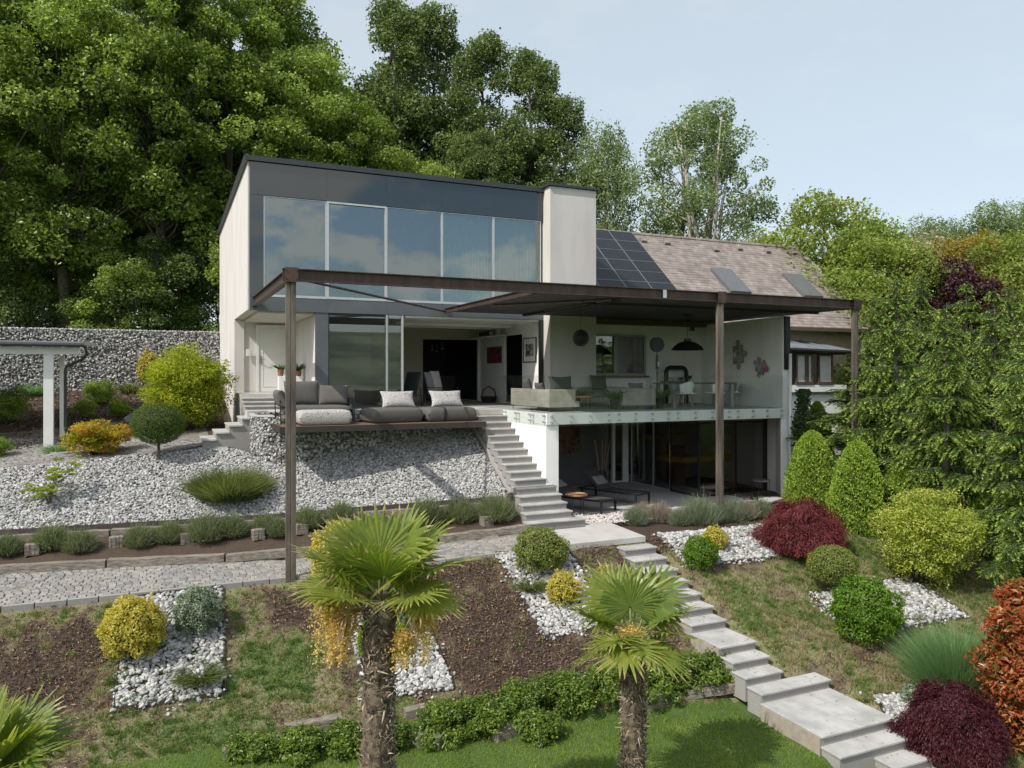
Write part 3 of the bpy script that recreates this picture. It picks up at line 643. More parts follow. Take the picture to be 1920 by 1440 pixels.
def gmask(x, y):
    """0 = bark mulch, .66 = dry grass, 1 = green; by place and noise"""
    n = fbm(x, y, 21, .9); n2 = fbm(x, y, 33, 2.6)
    n3 = fbm(x, y, 47, 6.); k = .66+(n-.5)*.9+(n2-.5)*1.1+(n3-.5)*1.1
    def blob(px, py, r, amt, zz=None):
        nonlocal k
        bx, by, bz, _ = G(px, py); k = k+amt*.82*np.exp(-((x-bx)**2+(y-by)**2)/(r*r))
    blob(80, 1230, 1.3, -.40); blob(150, 1310, .7, -.3); blob(560, 1130, .8, -.45); blob(640, 1120, .8, -.4); blob(900, 1200, 1.3, -.55); blob(980, 1280, 1., -.5); blob(1080, 1250, .9, -.45); blob(1250, 1200, .7, -.4)
    blob(850, 1110, 1., -.45); blob(1120, 1060, .8, -.5); blob(520, 1230, .9, .2); blob(480, 1340, 1.4, .35); blob(250, 1400, 1.2, .3); blob(330, 1100, 1.4, .22); blob(1100, 1330, 1, .2)
    k = np.where(x > 10.0, .68+(n-.5)*.6+(n2-.5)*.6+(n3-.5)*.5, k)
    yq = np.interp(x, [-20, -2.6, 2.5, 6.7, 8], [16.5, 16.5, 16.6, 15.8, 15.3]); k = np.where((y > yq) & (x < 8.1), .06+.25*n3, k)
    k = np.where((x > 10.0) & (y > 14.3), .05, k); k = np.where((y > 24) & (x < 3), .08, k)
    return np.clip(k, 0, 1)
ground()
# paving sheets and paths ------------------------------------------------
def setts(name, polyfn, x0, x1, size, mat_, hgt, seed, rows):
    """small stone blocks laid in shallow arcs between two edges"""
    rng = np.random.default_rng(seed); V, F, T = [], [], []
    x = x0
    P = []
    while x < x1:
        for k in range(rows(x)):
            f = (k+.5)/rows(x); ya, yb_ = polyfn(x); y = ya+(yb_-ya)*f
            arc = .5*size*3.2*math.sin(math.pi*((k % 9)+.5)/9)
            P.append((x+arc+rng.normal()*.006, y+rng.normal()*.005, (yb_-ya)/rows(x)))
        x += size
    P = np.array(P); n = len(P); th = rng.normal(size=n)*.07
    a = size*.485*rng.uniform(.92, 1.0, n); b = P[:, 2]*.485*rng.uniform(.92, 1., n); zz = H(P[:, 0], P[:, 1])+hgt+rng.normal(size=n)*.004
    pts = []
    for (sx, sy, q, dz) in ((-1,-1,1,-.05),(1,-1,1,-.05),(1,1,1,-.05),(-1,1,1,-.05),(-1,-1,1,-.012),(1,-1,1,-.012),(1,1,1,-.012),(-1,1,1,-.012),(-1,-1,.86,0),(1,-1,.86,0),(1,1,.86,0),(-1,1,.86,0)):
        u, v = sx*a*q, sy*b*q; pts.append(np.stack([P[:, 0]+u*np.cos(th)-v*np.sin(th), P[:, 1]+u*np.sin(th)+v*np.cos(th), zz+dz], 1))
    V = np.stack(pts, 1); fs = np.array([(8,9,10,11)]+[(i, (i+1) % 4, (i+1) % 4+4, i+4) for i in range(4)]+[(i+4, (i+1) % 4+4, (i+1) % 4+8, i+8) for i in range(4)])
    Fa = (fs[None]+(np.arange(n)*12)[:, None, None]).ravel()
    o = link(name, mesh_np(name, V.reshape(-1, 3), Fa, np.full(n*9, 4), False, np.repeat(rng.uniform(0, 1, n), 12)), mat_)
    tag(o, kind='structure'); return o
SETT = tintmat('granite_setts', [(.21, .205, .195), (.27, .262, .245), (.31, .29, .26), (.37, .35, .315)], .85, .4, 60, nscale=25)
def pedge(x): return (float(np.interp(x, [-9, -2.6, 2.5, 6.7, 8], [16.0, 16.0, 16.1, 15.2, 14.7])), float(np.interp(x, [-9, -2.9, 3, 7.2, 8.1], [18.6, 18.5, 17.4, 16.3, 16.25])))
setts('path', pedge, -6.5, 7.95, .14, SETT, .022, 4, lambda x: int((pedge(x)[1]-pedge(x)[0])/.135))
def dedge(x): return (float(np.interp(x, [-9, -3.4, 0, 1.1], [22.6, 22.3, 22.15, 22.2])), float(np.interp(x, [-9, -2, 0, 1.2], [27.5, 26.2, 24.3, 23.0])))
setts('driveway', dedge, -8, 1.2, .14, SETT, .03, 5, lambda x: int((dedge(x)[1]-dedge(x)[0])/.14))
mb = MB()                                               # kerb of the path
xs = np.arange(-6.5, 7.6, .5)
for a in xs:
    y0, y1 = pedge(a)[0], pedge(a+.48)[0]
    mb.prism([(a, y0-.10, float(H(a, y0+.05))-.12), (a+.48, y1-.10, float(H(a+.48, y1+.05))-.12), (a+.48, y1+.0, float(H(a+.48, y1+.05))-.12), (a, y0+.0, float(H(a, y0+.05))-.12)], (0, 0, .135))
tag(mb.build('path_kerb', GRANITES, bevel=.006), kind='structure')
mb = MB()
mb.prism([(7.9, 14.68, -2.80), (10.02, 14.68, -2.80), (10.15, 16.4, -2.80), (9.42, 17.0, -2.80), (9.42, 16.2, -2.80), (7.9, 16.2, -2.80)], (0, 0, .13))
tag(mb.build('landing', PAVING, bevel=.008), kind='structure')
mb = MB(); mb.prism([(9.42, 17.95, -2.8), (18.4, 17.4, -2.8), (18.4, 22.48, -2.8), (9.42, 22.48, -2.8)], (0, 0, .126))
tag(mb.build('patio', mat('patio_concrete', (.46, .45, .43), .7, (.38, .37, .35), 2, .1, 50), bevel=.005), kind='structure')
# hills far behind the camera (they mirror in the windows)
def hills():
    n = 90; X = np.linspace(-2600, 2600, n); Y = np.linspace(-2400, -500, 24); gx, gy = np.meshgrid(X, Y); t = (-500-gy)/1900
    z = -25+np.sin(np.clip(t*2, 0, 1)*math.pi/2)*(62+45*fbm(gx, gy, 9, .0016)+22*np.sin(gx*.0011+2))*np.clip(t*3, 0, 1)
    V = np.stack([gx, gy, z], -1).reshape(-1, 3); i = np.arange(23*(n-1)); r, c = i//(n-1), i % (n-1); F = np.stack([r*n+c, r*n+c+1, (r+1)*n+c+1, (r+1)*n+c], 1)
    o = link('hills', mesh_np('hills', V, F.ravel(), np.full(len(F), 4), True), mat('far_woods', (.15, .17, .10), 1, (.04, .06, .035), .012, detail=10)); tag(o, kind='structure')
hills()
# ------------------------------------------------------------------ the modern house
YF = 22.3
HOUSE = empty('modern_house', (2.2, YF, 0), 'flat roofed modern house with glazed upper floor and pale render side wall', 'house')
HOUSE.location = (0, 0, 0)
def part(mb, name, m, parent=None, **k): return mb.build(name, m, parent or HOUSE, **k)
part(MB().prism([(2.2, 22.3, 2.78), (2.2, 26.5, 2.78), (2.2, 26.5, -1.2), (2.2, 33.2, -1.2), (2.2, 33.2, 6.62), (2.2, 22.3, 6.85)], (.3, 0, 0)), 'side_wall', PLASTER)
part(MB().prism([(2.1, 22.18, 6.86), (2.1, 33.3, 6.62), (2.1, 33.3, 6.74), (2.1, 22.18, 7.0)], (9.25, 0, 0)), 'roof', DARKCAP)
wx = [atY(p, YF) for p in (494, 612, 724.5, 828.5, 925, 1014.5)]
for a, b in zip([2.24]+wx[1:], wx[1:5]+[11.24]):
    pass
edges = [2.24]+wx[1:5]+[11.24]
for a, b in zip(edges[:-1], edges[1:]):
    part(MB().box(a+.002, b-.002, 22.26, 22.298, 5.95, 6.855), 'fascia_panel', MIRP)
    part(MB().box(a+.002, b-.002, 22.25, 22.298, 2.76, 3.13), 'band_panel', mat('grey_band_panel', (.115, .125, .135), .35, (.095, .105, .115), 1.5))
part(MB().box(2.24, wx[0]-.005, 22.26, 22.298, 3.14, 5.94), 'fascia_panel', MIRP)
part(MB().box(2.5, 11.24, 22.4, 27, 2.80, 3.12), 'upper_floor', TILE)
part(MB().box(2.5, 11.24, 27.0, 27.15, 3.12, 6.6), 'inner_wall', mat('inner_wall_paint', (.16, .165, .165), .9))
part(MB().box(2.5, 11.24, 22.4, 27, 6.6, 6.7), 'ceiling', mat('inner_wall_paint', (.16, .165, .165), .9))
part(MB().box(11.1, 11.24, 22.4, 27, 3.12, 6.6), 'inner_wall', mat('inner_wall_paint', (.16, .165, .165), .9))
CURT = leafmat('sheer_curtain', [(.66, .70, .70), (.60, .64, .64)], .9, .3, .1)
def curtain(x0, x1, y, z0, z1, parent, m=CURT, folds=14, amp=.035, lean=0):
    n = folds*6; V = []; 
    for j, z in enumerate((z0, (z0+z1)/2, z1)):
        for i in range(n+1):
            t = i/n; V.append((x0+(x1-x0)*t+lean*(j/2)*(1-t), y+amp*math.sin(t*folds*2*math.pi)*(1-.25*j/2)+.008*math.sin(t*51+j), z))
    F = [(j*(n+1)+i, j*(n+1)+i+1, (j+1)*(n+1)+i+1, (j+1)*(n+1)+i) for j in range(2) for i in range(n)]
    me = bpy.data.meshes.new('curtain'); me.from_pydata(V, [], F); me.polygons.foreach_set('use_smooth', np.ones(len(F), bool)); return link('curtain', me, m, parent)
zb_, zt_ = 3.15, 5.94
for i in range(5):
    a, b = wx[i], wx[i+1]; fw = .035 if i != 1 else .06
    fr = MB(); y0, y1 = (22.29, 22.36) if i != 1 else (22.25, 22.36)
    fr.box(a, a+fw, y0, y1, zb_, zt_); fr.box(b-fw, b-.003, y0, y1, zb_, zt_); fr.box(a+fw, b-fw, y0, y1, zb_, zb_+.07); fr.box(a+fw, b-fw, y0, y1, zt_-(.02 if i != 1 else .05), zt_)
    W_ = part(fr, 'window', ALU)
    part(MB().box(a+fw, b-fw, 22.318, 22.33, zb_+.07, zt_-.02), 'pane', GLASSC if i >= 3 else GLASSU, W_)
curtain(wx[0]+.1, wx[0]+.9, 22.75, 3.15, 6.4, HOUSE, folds=10); curtain(wx[2]+.5, wx[3]-.3, 22.9, 3.15, 6.4, HOUSE, folds=9)
curtain(wx[3]+.02, wx[4]-.03, 22.62, 3.15, 6.4, HOUSE, folds=16); curtain(wx[4]+.05, wx[5]-.05, 22.6, 3.15, 6.4, HOUSE, folds=13, amp=.02)
# entrance recess
part(MB().box(2.5, 4.0, 22.38, 26.5, 2.70, 2.79), 'porch_ceiling', PLASTER)
part(MB().box(2.5, 6.7, 26.5, 26.7, -.5, 2.79), 'porch_wall', PLASTER)
part(MB().box(2.2, 2.5, 26.44, 26.5, -.5, 2.76), 'porch_wall', PLASTER)
part(MB().box(4.02, 4.22, 22.32, 26.5, -.3, 2.75), 'porch_side_wall', PLASTER)
part(MB().box(2.2, 4.02, 24.2, 26.44, -.9, .42), 'porch_floor', PAVING)
dx0, dx1 = atY(480, 26.45), atY(480, 26.45)+1.02
DR = part(MB().box(dx0, dx0+.09, 26.40, 26.48, .43, 2.62).box(dx1-.09, dx1, 26.40, 26.48, .43, 2.62).box(dx0+.09, dx1-.09, 26.40, 26.48, 2.53, 2.62), 'door_frame', WHITEP)
DL = part(MB().box(dx0+.095, dx1-.095, 26.425, 26.47, .43, 2.525), 'front_door', WHITEP, bevel=.004)
part(MB().box(dx0+.2, dx0+.215, 26.415, 26.424, .6, 2.4).box(dx1-.215, dx1-.2, 26.415, 26.424, .6, 2.4).box(dx0+.216, dx1-.216, 26.415, 26.424, .6, .615).box(dx0+.216, dx1-.216, 26.415, 26.424, 2.385, 2.4), 'door_moulding', WHITEP, DL)
part(MB().box(dx0+.12, dx0+.16, 26.40, 26.42, 1.35, 1.62).tube([(dx0+.14, 26.38, 1.5), (dx0+.14, 26.34, 1.5), (dx0+.27, 26.34, 1.5)], .011, 8).tube([(dx0+.14, 26.40, 1.42), (dx0+.14, 26.36, 1.42)], .02, 10), 'handle', mat('chrome', (.5, .5, .5), .2, metal=1), DL)
part(MB().box(atY(461, 26.44), atY(461, 26.44)+.13, 26.39, 26.438, zat(668, 2.6, 26.44), zat(655, 2.6, 26.44)), 'doorbell_box', WHITEP, bevel=.008)
# ground floor glazing
GP = mat('grey_band_panel', (.115, .125, .135), .35)
part(MB().box(4.02, 4.385, 22.27, 22.33, -.02, 2.755), 'band_panel', GP)
part(MB().box(6.66, 11.13, 22.3, 22.5, 2.70, 2.757), 'lintel', WHITEP)
for a, b, m_ in ((4.39, atY(725.5, YF), GLASSF), (atY(726.5, YF), atY(754, YF), GLASSF)):
    fr = MB().box(a, a+.02, 22.29, 22.35, .03, 2.75).box(b-.03, b, 22.27, 22.35, .03, 2.75).box(a+.03, b-.045, 22.29, 22.35, 2.69, 2.75).box(a+.03, b-.045, 22.28, 22.35, .03, .09)
    W_ = part(fr, 'window', ALU if a > 5 else BLACK); part(MB().box(a+.03, b-.045, 22.31, 22.322, .09, 2.69), 'pane', m_, W_)
part(MB().box(atY(725.5, YF)-.045, atY(725.5, YF)+.0, 22.24, 22.268, .03, 2.75), 'mullion', ALU); part(MB().box(atY(753.5, YF), atY(753.5, YF)+.02, 22.2, 22.265, .01, 2.75), 'mullion', ALU)
part(MB().box(4.22, 11.13, 22.36, 33.0, -.25, -.004), 'ground_floor', TILE)
part(MB().box(6.7, 11.2, 22.52, 27.5, 2.68, 2.74).box(4.22, 6.7, 22.38, 26.5, 2.68, 2.74), 'ceiling', WHITEP)
part(MB().box(6.9, 11.0, 24.2, 24.5, 2.60, 2.68).box(6.9, 11.0, 25.6, 25.7, 2.62, 2.68), 'ceiling_beam', WHITEP)
ox0, ox1 = atY(793, 27.5), atY(896, 27.5)
part(MB().box(6.7, ox0, 27.5, 27.62, -.01, 2.68).box(ox0, ox1, 27.5, 27.62, 2.32, 2.68), 'beige_wall', BEIGEW)
part(MB().box(6.62, 6.7, 26.7, 27.6, 0, 2.68), 'beige_wall', BEIGEW)
part(MB().box(ox1, 11.2, 27.5, 27.6, 0, 2.68), 'inner_wall', WHITEW)
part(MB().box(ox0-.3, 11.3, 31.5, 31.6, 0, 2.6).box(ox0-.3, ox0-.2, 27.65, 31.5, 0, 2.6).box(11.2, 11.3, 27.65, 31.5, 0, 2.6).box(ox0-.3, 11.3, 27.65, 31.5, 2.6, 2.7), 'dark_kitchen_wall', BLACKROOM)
part(MB().box(ox0+.3, ox0+2.5, 30.3, 30.9, 0, .95), 'kitchen_counter', mat('kitchen_counter', (.10, .10, .10), .3, (.08, .08, .08), 3))
part(MB().box(ox0+2.3, ox0+3.1, 28.6, 29.2, 0, 2.2), 'tall_cabinet', BLACKROOM)
y945, y979 = atX(945, 11.2), atX(979, 11.2)
part(MB().box(11.2, 11.3, y945, 27.6, 0, 2.68).box(11.2, 11.3, 22.38, y979, 0, 2.68).box(11.2, 11.3, y979, y945, 2.38, 2.68), 'inner_side_wall', WHITEW)
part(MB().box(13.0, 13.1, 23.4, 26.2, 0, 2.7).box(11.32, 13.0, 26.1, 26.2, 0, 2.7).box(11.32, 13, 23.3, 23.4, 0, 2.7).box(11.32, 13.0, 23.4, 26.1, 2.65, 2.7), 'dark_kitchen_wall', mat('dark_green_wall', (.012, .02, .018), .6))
part(MB().box(10.75, 11.19, 24.9, 27.45, 2.36, 2.40), 'wall_shelf', WHITEP)
part(MB().box(11.13, 11.25, 22.24, 22.37, -.02, 2.75), 'corner_post', BLACK)
CH = part(MB().box(11.26, 12.95, 21.8, 23.6, -.01, 6.98), 'chimney', PLASTER, bevel=.01)
part(MB().prism([(11.18, 21.72, 6.99), (13.03, 21.72, 6.99), (13.03, 24.0, 6.99), (11.18, 24.0, 6.99)], (0, 0, .07)), 'chimney_cap', DARKCAP, CH)
part(MB().box(2.72, 8.12, 21.52, 22.268, -.12, 0), 'terrace_slab', PAVING, bevel=.006)
part(MB().box(8.14, 9.02, 20.42, 22.268, -.16, .0), 'terrace_slab', PAVING, bevel=.006)
part(MB().box(8.125, 8.14, 20.42, 22.2, -1.0, -.02), 'terrace_slab', GREYW)
# terrace slab and wall under it, glazed pool room
part(MB().box(9.03, 17.0, 17.67, 22.29, -.30, -.012), 'terrace_deck', WHITEW, bevel=.006)
part(MB().box(9.06, 16.95, 17.72, 22.28, -.011, .002), 'terrace_tiles', TILE)
part(MB().box(9.034, 9.40, 17.72, 22.28, -2.9, -.302), 'stair_wall', WHITEW)
part(MB().box(9.42, 13.3, 22.5, 22.7, -2.9, -.302), 'patio_back_wall', mat('charcoal_render', (.13, .13, .13), .8, (.10, .10, .10), 2))
part(MB().box(9.42, 18.0, 27.0, 27.1, -2.9, -.302).box(9.42, 18.0, 22.72, 27, -2.9, -2.67), 'lower_inner_wall', mat('lower_room_wall', (.34, .33, .31), .9))
part(MB().box(13.3, 17.4, 22.31, 22.5, -.5, -.302), 'patio_lintel', DARKW)
part(MB().box(9.42, 16.95, 18.75, 22.4, -.34, -.303), 'patio_ceiling', WHITEP)
def glazing(p, q, z0, z1, fr, name='glass_wall', bars=(), gm=GLASSD, fm=BLACK, top=.06, bot=.05):
    p, q = Vector(p), Vector(q); mb = MB(); L = (q-p).length
    for t in (0, 1): c = p.lerp(q, t); mb.bar((c.x, c.y, z0), (c.x, c.y, z1), fr)
    mb.bar((p.x, p.y, z0+bot/2), (q.x, q.y, z0+bot/2), fr*.8, bot); mb.bar((p.x, p.y, z1-top/2), (q.x, q.y, z1-top/2), fr*.8, top)
    W_ = part(mb, 'window', fm); n = MB(); d = (q-p).normalized(); s = Vector((-d.y, d.x, 0))*.006
    a, b = p+d*fr*.6, q-d*fr*.6
    n.prism([a+s+Vector((0, 0, z0+bot)), b+s+Vector((0, 0, z0+bot)), b-s+Vector((0, 0, z0+bot)), a-s+Vector((0, 0, z0+bot))], (0, 0, z1-z0-bot-top)); part(n, 'pane', gm, W_)
    return W_
ZP = -2.67
gy = [18.7, atX(1257, 14.65), atX(1225, 14.65), 22.3]
for a, b in zip(gy[:-1], gy[1:]): glazing((14.65, b-.01, 0), (14.65, a+.01, 0), ZP, -.35, .045, fm=ALU if a > 18.8 else BLACK)
glazing((14.68, 18.7, 0), (16.05, 18.7, 0), ZP, -.42, .03); glazing((16.06, 18.7, 0), (17.15, 18.7, 0), ZP, -.42, .03)
part(MB().box(17.17, 17.38, 18.66, 18.74, ZP, -.31), 'black_panel', BLACK)
glazing((atY(1150, 22.5), 22.52, 0), (atY(1170, 22.5), 22.52, 0), ZP, -.5, .11, fm=WHITEP, gm=GLASSD)
part(MB().box(atY(1171, 22.5), 14.62, 22.45, 22.6, ZP, -.5), 'window_post', WHITEP)
D2 = part(MB().obox((13.62, 22.75, -1.6), (.35, .025, 1.05), rz=-.9), 'patio_door', mat('grey_door', (.20, .20, .20), .5)); part(MB().tube([(13.70, 22.55, -1.65), (13.66, 22.48, -1.65), (13.55, 22.46, -1.65)], .013, 8), 'handle', MATS['chrome'], D2)
part(MB().tube([(14.60, 20.02, -1.75), (14.56, 20.02, -1.75), (14.56, 20.02, -1.25), (14.60, 20.02, -1.25)], .016, 8), 'door_handle', mat('brass', (.55, .38, .10), .3, metal=.8))
part(MB().prism([(16.9, 17.72, -2.95), (17.15, 17.72, -2.95), (17.75, 22.6, -2.95), (17.42, 22.6, -2.95), (17.42, 18.6, -2.95)], (0, 0, 2.64)), 'end_wall', GREYW)
part(MB().box(16.91, 17.14, 17.675, 17.715, -2.95, -.305), 'end_wall', WHITEW)
part(MB().prism([(16.96, 17.69, -.3), (17.2, 17.69, -.3), (17.9, 22.6, -.3), (17.62, 22.6, -.3)], (0, 0, 3.05)), 'terrace_end_wall', WHITEW)
part(MB().box(17.0, 17.19, 17.62, 17.685, 1.15, 2.74), 'dark_edge', BLACK)
part(MB().tube([(17.12, 17.55, 1.62), (17.12, 17.55, -2.6)], .045, 10), 'downpipe', WHITEP, smooth=True)
# wood bench and slats inside the glass room
part(MB().box(14.9, 17.3, 22.18, 22.28, ZP, -.35), 'inner_wall', mat('slat_wall', (.42, .39, .34), .8, (.28, .26, .23), 8, stretch=(14, 1, .3)))
part(MB().prism([(14.9, 21.2, ZP+.85), (15.2, 20.2, ZP+.85), (17.2, 20.2, ZP+.85), (17.2, 20.75, ZP+.85), (15.5, 20.75, ZP+.85), (15.3, 21.4, ZP+.85)], (0, 0, .16)), 'wood_bench', WOODY)
part(MB().box(14.9, 16.6, 21.7, 22.1, ZP+1.5, ZP+1.62), 'wood_shelf', WOODY)
part(MB().box(15.5, 15.9, 21.0, 21.5, ZP, ZP+1.3), 'reflection_column', mat('reddish_reflection', (.16, .065, .04), .5))  # reddish reflection in the glazing, built as a solid coloured column
curtain(14.8, 15.6, 22.1, ZP, -.4, HOUSE, mat('grey_curtain', (.22, .22, .22), .9), 9)
# ------------------------------------------------------------------ the tiled house
TH = empty('tiled_house', (0, 0, 0), 'older house with brown tiled gable roof, skylights and lean-to bay', 'house')
RZ = lambda y: 2.8+(y-22.0)*.8667
mb = MB(); nrow = 34
for i in range(nrow):
    a, b = i/nrow, (i+1)/nrow; y0, y1 = 22+4.5*a, 22+4.5*b+.02
    mb.prism([(12.6, y0, RZ(y0)+.02), (12.6, y0, RZ(y0)-.06), (12.6, y1, RZ(y1)-.06), (12.6, y1, RZ(y1)+.004)], (13.6, 0, 0))
def tilemat():
    m, t, b = newmat('roof_tiles'); tc = t.nodes.new('ShaderNodeTexCoord'); mp = t.nodes.new('ShaderNodeMapping'); mp.inputs['Scale'].default_value = (1, 1.0, 0)
    t.links.new(tc.outputs['Object'], mp.inputs[0]); br = t.nodes.new('ShaderNodeTexBrick'); br.inputs['Scale'].default_value = 4
    br.inputs['Color1'].default_value = (.20, .17, .15, 1); br.inputs['Color2'].default_value = (.27, .232, .208, 1); br.inputs['Mortar'].default_value = (.12, .09, .075, 1); br.inputs['Mortar Size'].default_value = .012; br.inputs['Brick Width'].default_value = 1.0; br.inputs['Row Height'].default_value = 4*4.5/34
    t.links.new(mp.outputs[0], br.inputs[0]); n = t.nodes.new('ShaderNodeTexNoise'); n.inputs['Scale'].default_value = 3; n.inputs['Detail'].default_value = 9; t.links.new(tc.outputs['Object'], n.inputs[0])
    mr = t.nodes.new('ShaderNodeMapRange'); mr.inputs[1].default_value = .35; mr.inputs[2].default_value = .7; mr.inputs[3].default_value = .8; mr.inputs[4].default_value = 1.3; t.links.new(n.outputs[0], mr.inputs[0])
    mm = t.nodes.new('ShaderNodeMixRGB'); mm.blend_type = 'MULTIPLY'; mm.inputs[0].default_value = 1; t.links.new(br.outputs[0], mm.inputs[1]); t.links.new(mr.outputs[0], mm.inputs[2]); t.links.new(mm.outputs[0], b.inputs['Base Color']); b.inputs['Roughness'].default_value = .85
    return m
RT = tilemat(); RO = mb.build('roof', RT, TH)
MB().prism([(12.6, 26.52, 6.64), (12.6, 31.2, 2.6), (12.6, 31.2, 2.5), (12.6, 26.52, 6.54)], (13.6, 0, 0)).build('roof_back', RT, TH)
mb = MB(); 
for i in range(38): mb.tube([(12.62+i*.36, 26.52, 6.70), (12.62+i*.36+.35, 26.52, 6.705)], [.085, .10], 8)
mb.build('ridge_tiles', RT, RO)
MB().bar((26.23, 21.98, 2.80), (26.23, 26.52, 6.73), .06, .16).build('verge_trim', ALU, RO)
MB().prism([(26.0, 22.4, -3), (26.0, 31, -3), (26.0, 31, 2.7), (26.0, 26.5, 6.5), (26.0, 22.4, 2.9)], (-.3, 0, 0)).build('gable_wall', PLASTER, TH)
MB().box(12.6, 26.2, 21.93, 22.05, 2.66, 2.79).build('gutter', mat('brown_gutter', (.10, .07, .05), .5), TH)
MB().box(12.96, 17.62, 22.3, 22.5, 0, 2.9).build('wall', WHITEW, TH)
MB().box(17.62, 26.0, 22.6, 22.8, -3, 2.72).build('wall', mat('ochre_wall', (.42, .35, .24), .9), TH)
def RP(px, py):                        # picture ray against the roof plane
    a, b = ray(px); s = (704-py)/FPX; D = (2.8-CAMZ-22*.8667)/(s-b*.8667); return a*D, b*D
for (p1, p2, p3) in (((1331, 507), (1369, 510), (1411, 549)), ((1466, 517), (1501, 520), (1543, 558))):
    x0, y1 = RP(*p1); x1, _ = RP(*p2); _, y0 = RP(*p3)
    y0 = min(y0, y1-1.2)
    mbk = MB(); 
    sk = [(x0, y0, RZ(y0)+.03), (x1, y0, RZ(y0)+.03), (x1, y1, RZ(y1)+.03), (x0, y1, RZ(y1)+.03)]
    W_ = MB().prism(sk, (0, -.07, .08)).build('skylight', mat('skylight_frame', (.13, .135, .14), .4), RO)
    g = .08
    MB().prism([(x0+g, y0+g, RZ(y0+g)+.125), (x1-g, y0+g, RZ(y0+g)+.125), (x1-g, y1-g, RZ(y1-g)+.125), (x0+g, y1-g, RZ(y1-g)+.125)], (0, -.012, .014)).build('pane', mat('skylight_blind', (.20, .21, .215), .15, spec=.8), W_)
for (px, py) in ((1205, 453), (1249, 457), (1341, 470), (1385, 468), (1438, 473), (1487, 476)):
    x, y = RP(px, py); MB().prism([(x-.13, y-.1, RZ(y-.1)+.04), (x+.13, y-.1, RZ(y-.1)+.04), (x+.1, y+.12, RZ(y+.12)+.03), (x-.1, y+.12, RZ(y+.12)+.03)], (0, -.05, .07)).build('roof_vent', RT, RO)
# window on the terrace
xa, xb = atY(1120, YF), atY(1209, YF); z0w, z1w = zat(704, 14, YF)+.0, zat(627, 14, YF); xm = atY(1152, YF)
fr = MB().box(12.96, xb, 22.22, 22.32, z0w, z0w+.07).box(12.96, xb, 22.22, 22.32, z1w-.07, z1w).box(xb-.08, xb, 22.22, 22.32, z0w+.07, z1w-.07).box(xm-.07, xm+.07, 22.2, 22.32, z0w+.07, z1w-.07).box(12.96, 13.03, 22.22, 22.32, z0w+.07, z1w-.07)
W_ = fr.build('window', mat('grey_window_frame', (.42, .41, .38), .5), TH)
MB().box(13.03, xb-.08, 22.26, 22.272, z0w+.07, z1w-.07).build('pane', GLASSF, W_)
MB().box(12.96, xb-.02, 22.285, 22.299, z0w+.02, z1w-.02).build('dark_room_sheet', BLACKROOM, W_)  # black sheet painted for the unlit room behind the pane
MB().box(12.96, xb+.05, 22.1, 22.25, z0w-.06, z0w-.005).build('sill', mat('red_wood_sill', (.20, .09, .05), .6), W_)
curtain(13.05, 13.5, 22.275, z0w+.08, z1w-.08, W_, folds=5, amp=.006); curtain(xb-.5, xb-.1, 22.275, z0w+.08, z1w-.08, W_, folds=5, amp=.006)
# lean-to bay right of the terrace wall
by = 21.1; bx0, bx1 = 17.95, atY(1575, by)
BAY = MB().prism([(bx0, by, -3.1), (bx1+.3, by, -3.1), (bx1+.3, 22.6, -3.1), (bx0, 22.6, -3.1)], (0, 0, 3.45)).build('bay_wall', WHITEW, TH)
bz0, bz1 = zat(722, 21, by), zat(664, 21, by)
for (p, q) in ((1491, 1511), (1512, 1523), (1533, 1560)):
    a, b = atY(p, by), atY(q, by)
    W_ = MB().box(a, a+.07, by-.06, by+.05, bz0+.02, bz1).box(b-.07, b, by-.06, by+.05, bz0+.02, bz1).box(a+.07, b-.07, by-.06, by+.05, bz0+.02, bz0+.12).box(a+.07, b-.07, by-.06, by+.05, bz1-.05, bz1).build('window', mat('brown_frame', (.10, .065, .05), .5), TH)
    MB().box(a+.07, b-.07, by-.02, by-.01, bz0+.12, bz1-.05).build('pane', mat('bay_pane_reflection', (.55, .54, .51), .5, spec=.6), W_)  # whitish reflection put into the colour of the opaque pane
MB().box(bx0, bx1+.3, by-.03, by+.4, bz0-.25, bz0).build('bay_wall', WHITEW, TH)
MB().box(bx0, bx1+.3, by-.1, by+.02, bz0-.30, bz0-.26).build('bay_sill', DARKCAP, TH)
MB().box(bx0, bx1+.3, by+.01, by+.06, bz1, bz1+.1).build('bay_lintel', mat('brown_frame', (.10, .065, .05)), TH)
LR = MB().prism([(bx0-.1, by-.25, zat(650, 19, by-.25)), (bx1+.5, by-.25, zat(659, 22, by-.25)), (bx1+.4, 22.58, zat(645, 24, 22.6)), (bx0-.1, 22.58, zat(623, 19, 22.6))], (0, 0, .05)).build('lean_to_roof', mat('zinc_roof', (.24, .26, .275), .45, (.2, .22, .235), 3, metal=.2), TH)
for k in range(1, 6):
    t = k/6; p = Vector((bx0-.1, by-.25, zat(650, 19, by-.25))).lerp(Vector((bx1+.5, by-.25, zat(659, 22, by-.25))), t); q = Vector((bx0-.1, 22.58, zat(623, 19, 22.6))).lerp(Vector((bx1+.4, 22.58, zat(645, 24, 22.6))), t)
    MB().bar(p+Vector((0, 0, .065)), q+Vector((0, 0, .065)), .03, .03).build('seam', MATS['zinc_roof'], LR)
MB().tube([(bx0-.1, by-.3, zat(651, 19, by-.3)), (bx1+.5, by-.3, zat(660, 22, by-.3))], .07, 8).build('lean_to_gutter', BLACK, TH)
MB().tube([(bx0+.1, by-.3, zat(655, 19, by)), (bx0+.25, by-.3, zat(662, 19, by)), (bx0+.15, by-.2, zat(674, 19, by)), (bx0-.05, by-.2, zat(678, 19, by)), (bx0-.05, by-.2, -2.8)], .05, 8).build('lean_to_downpipe', BLACK, TH)
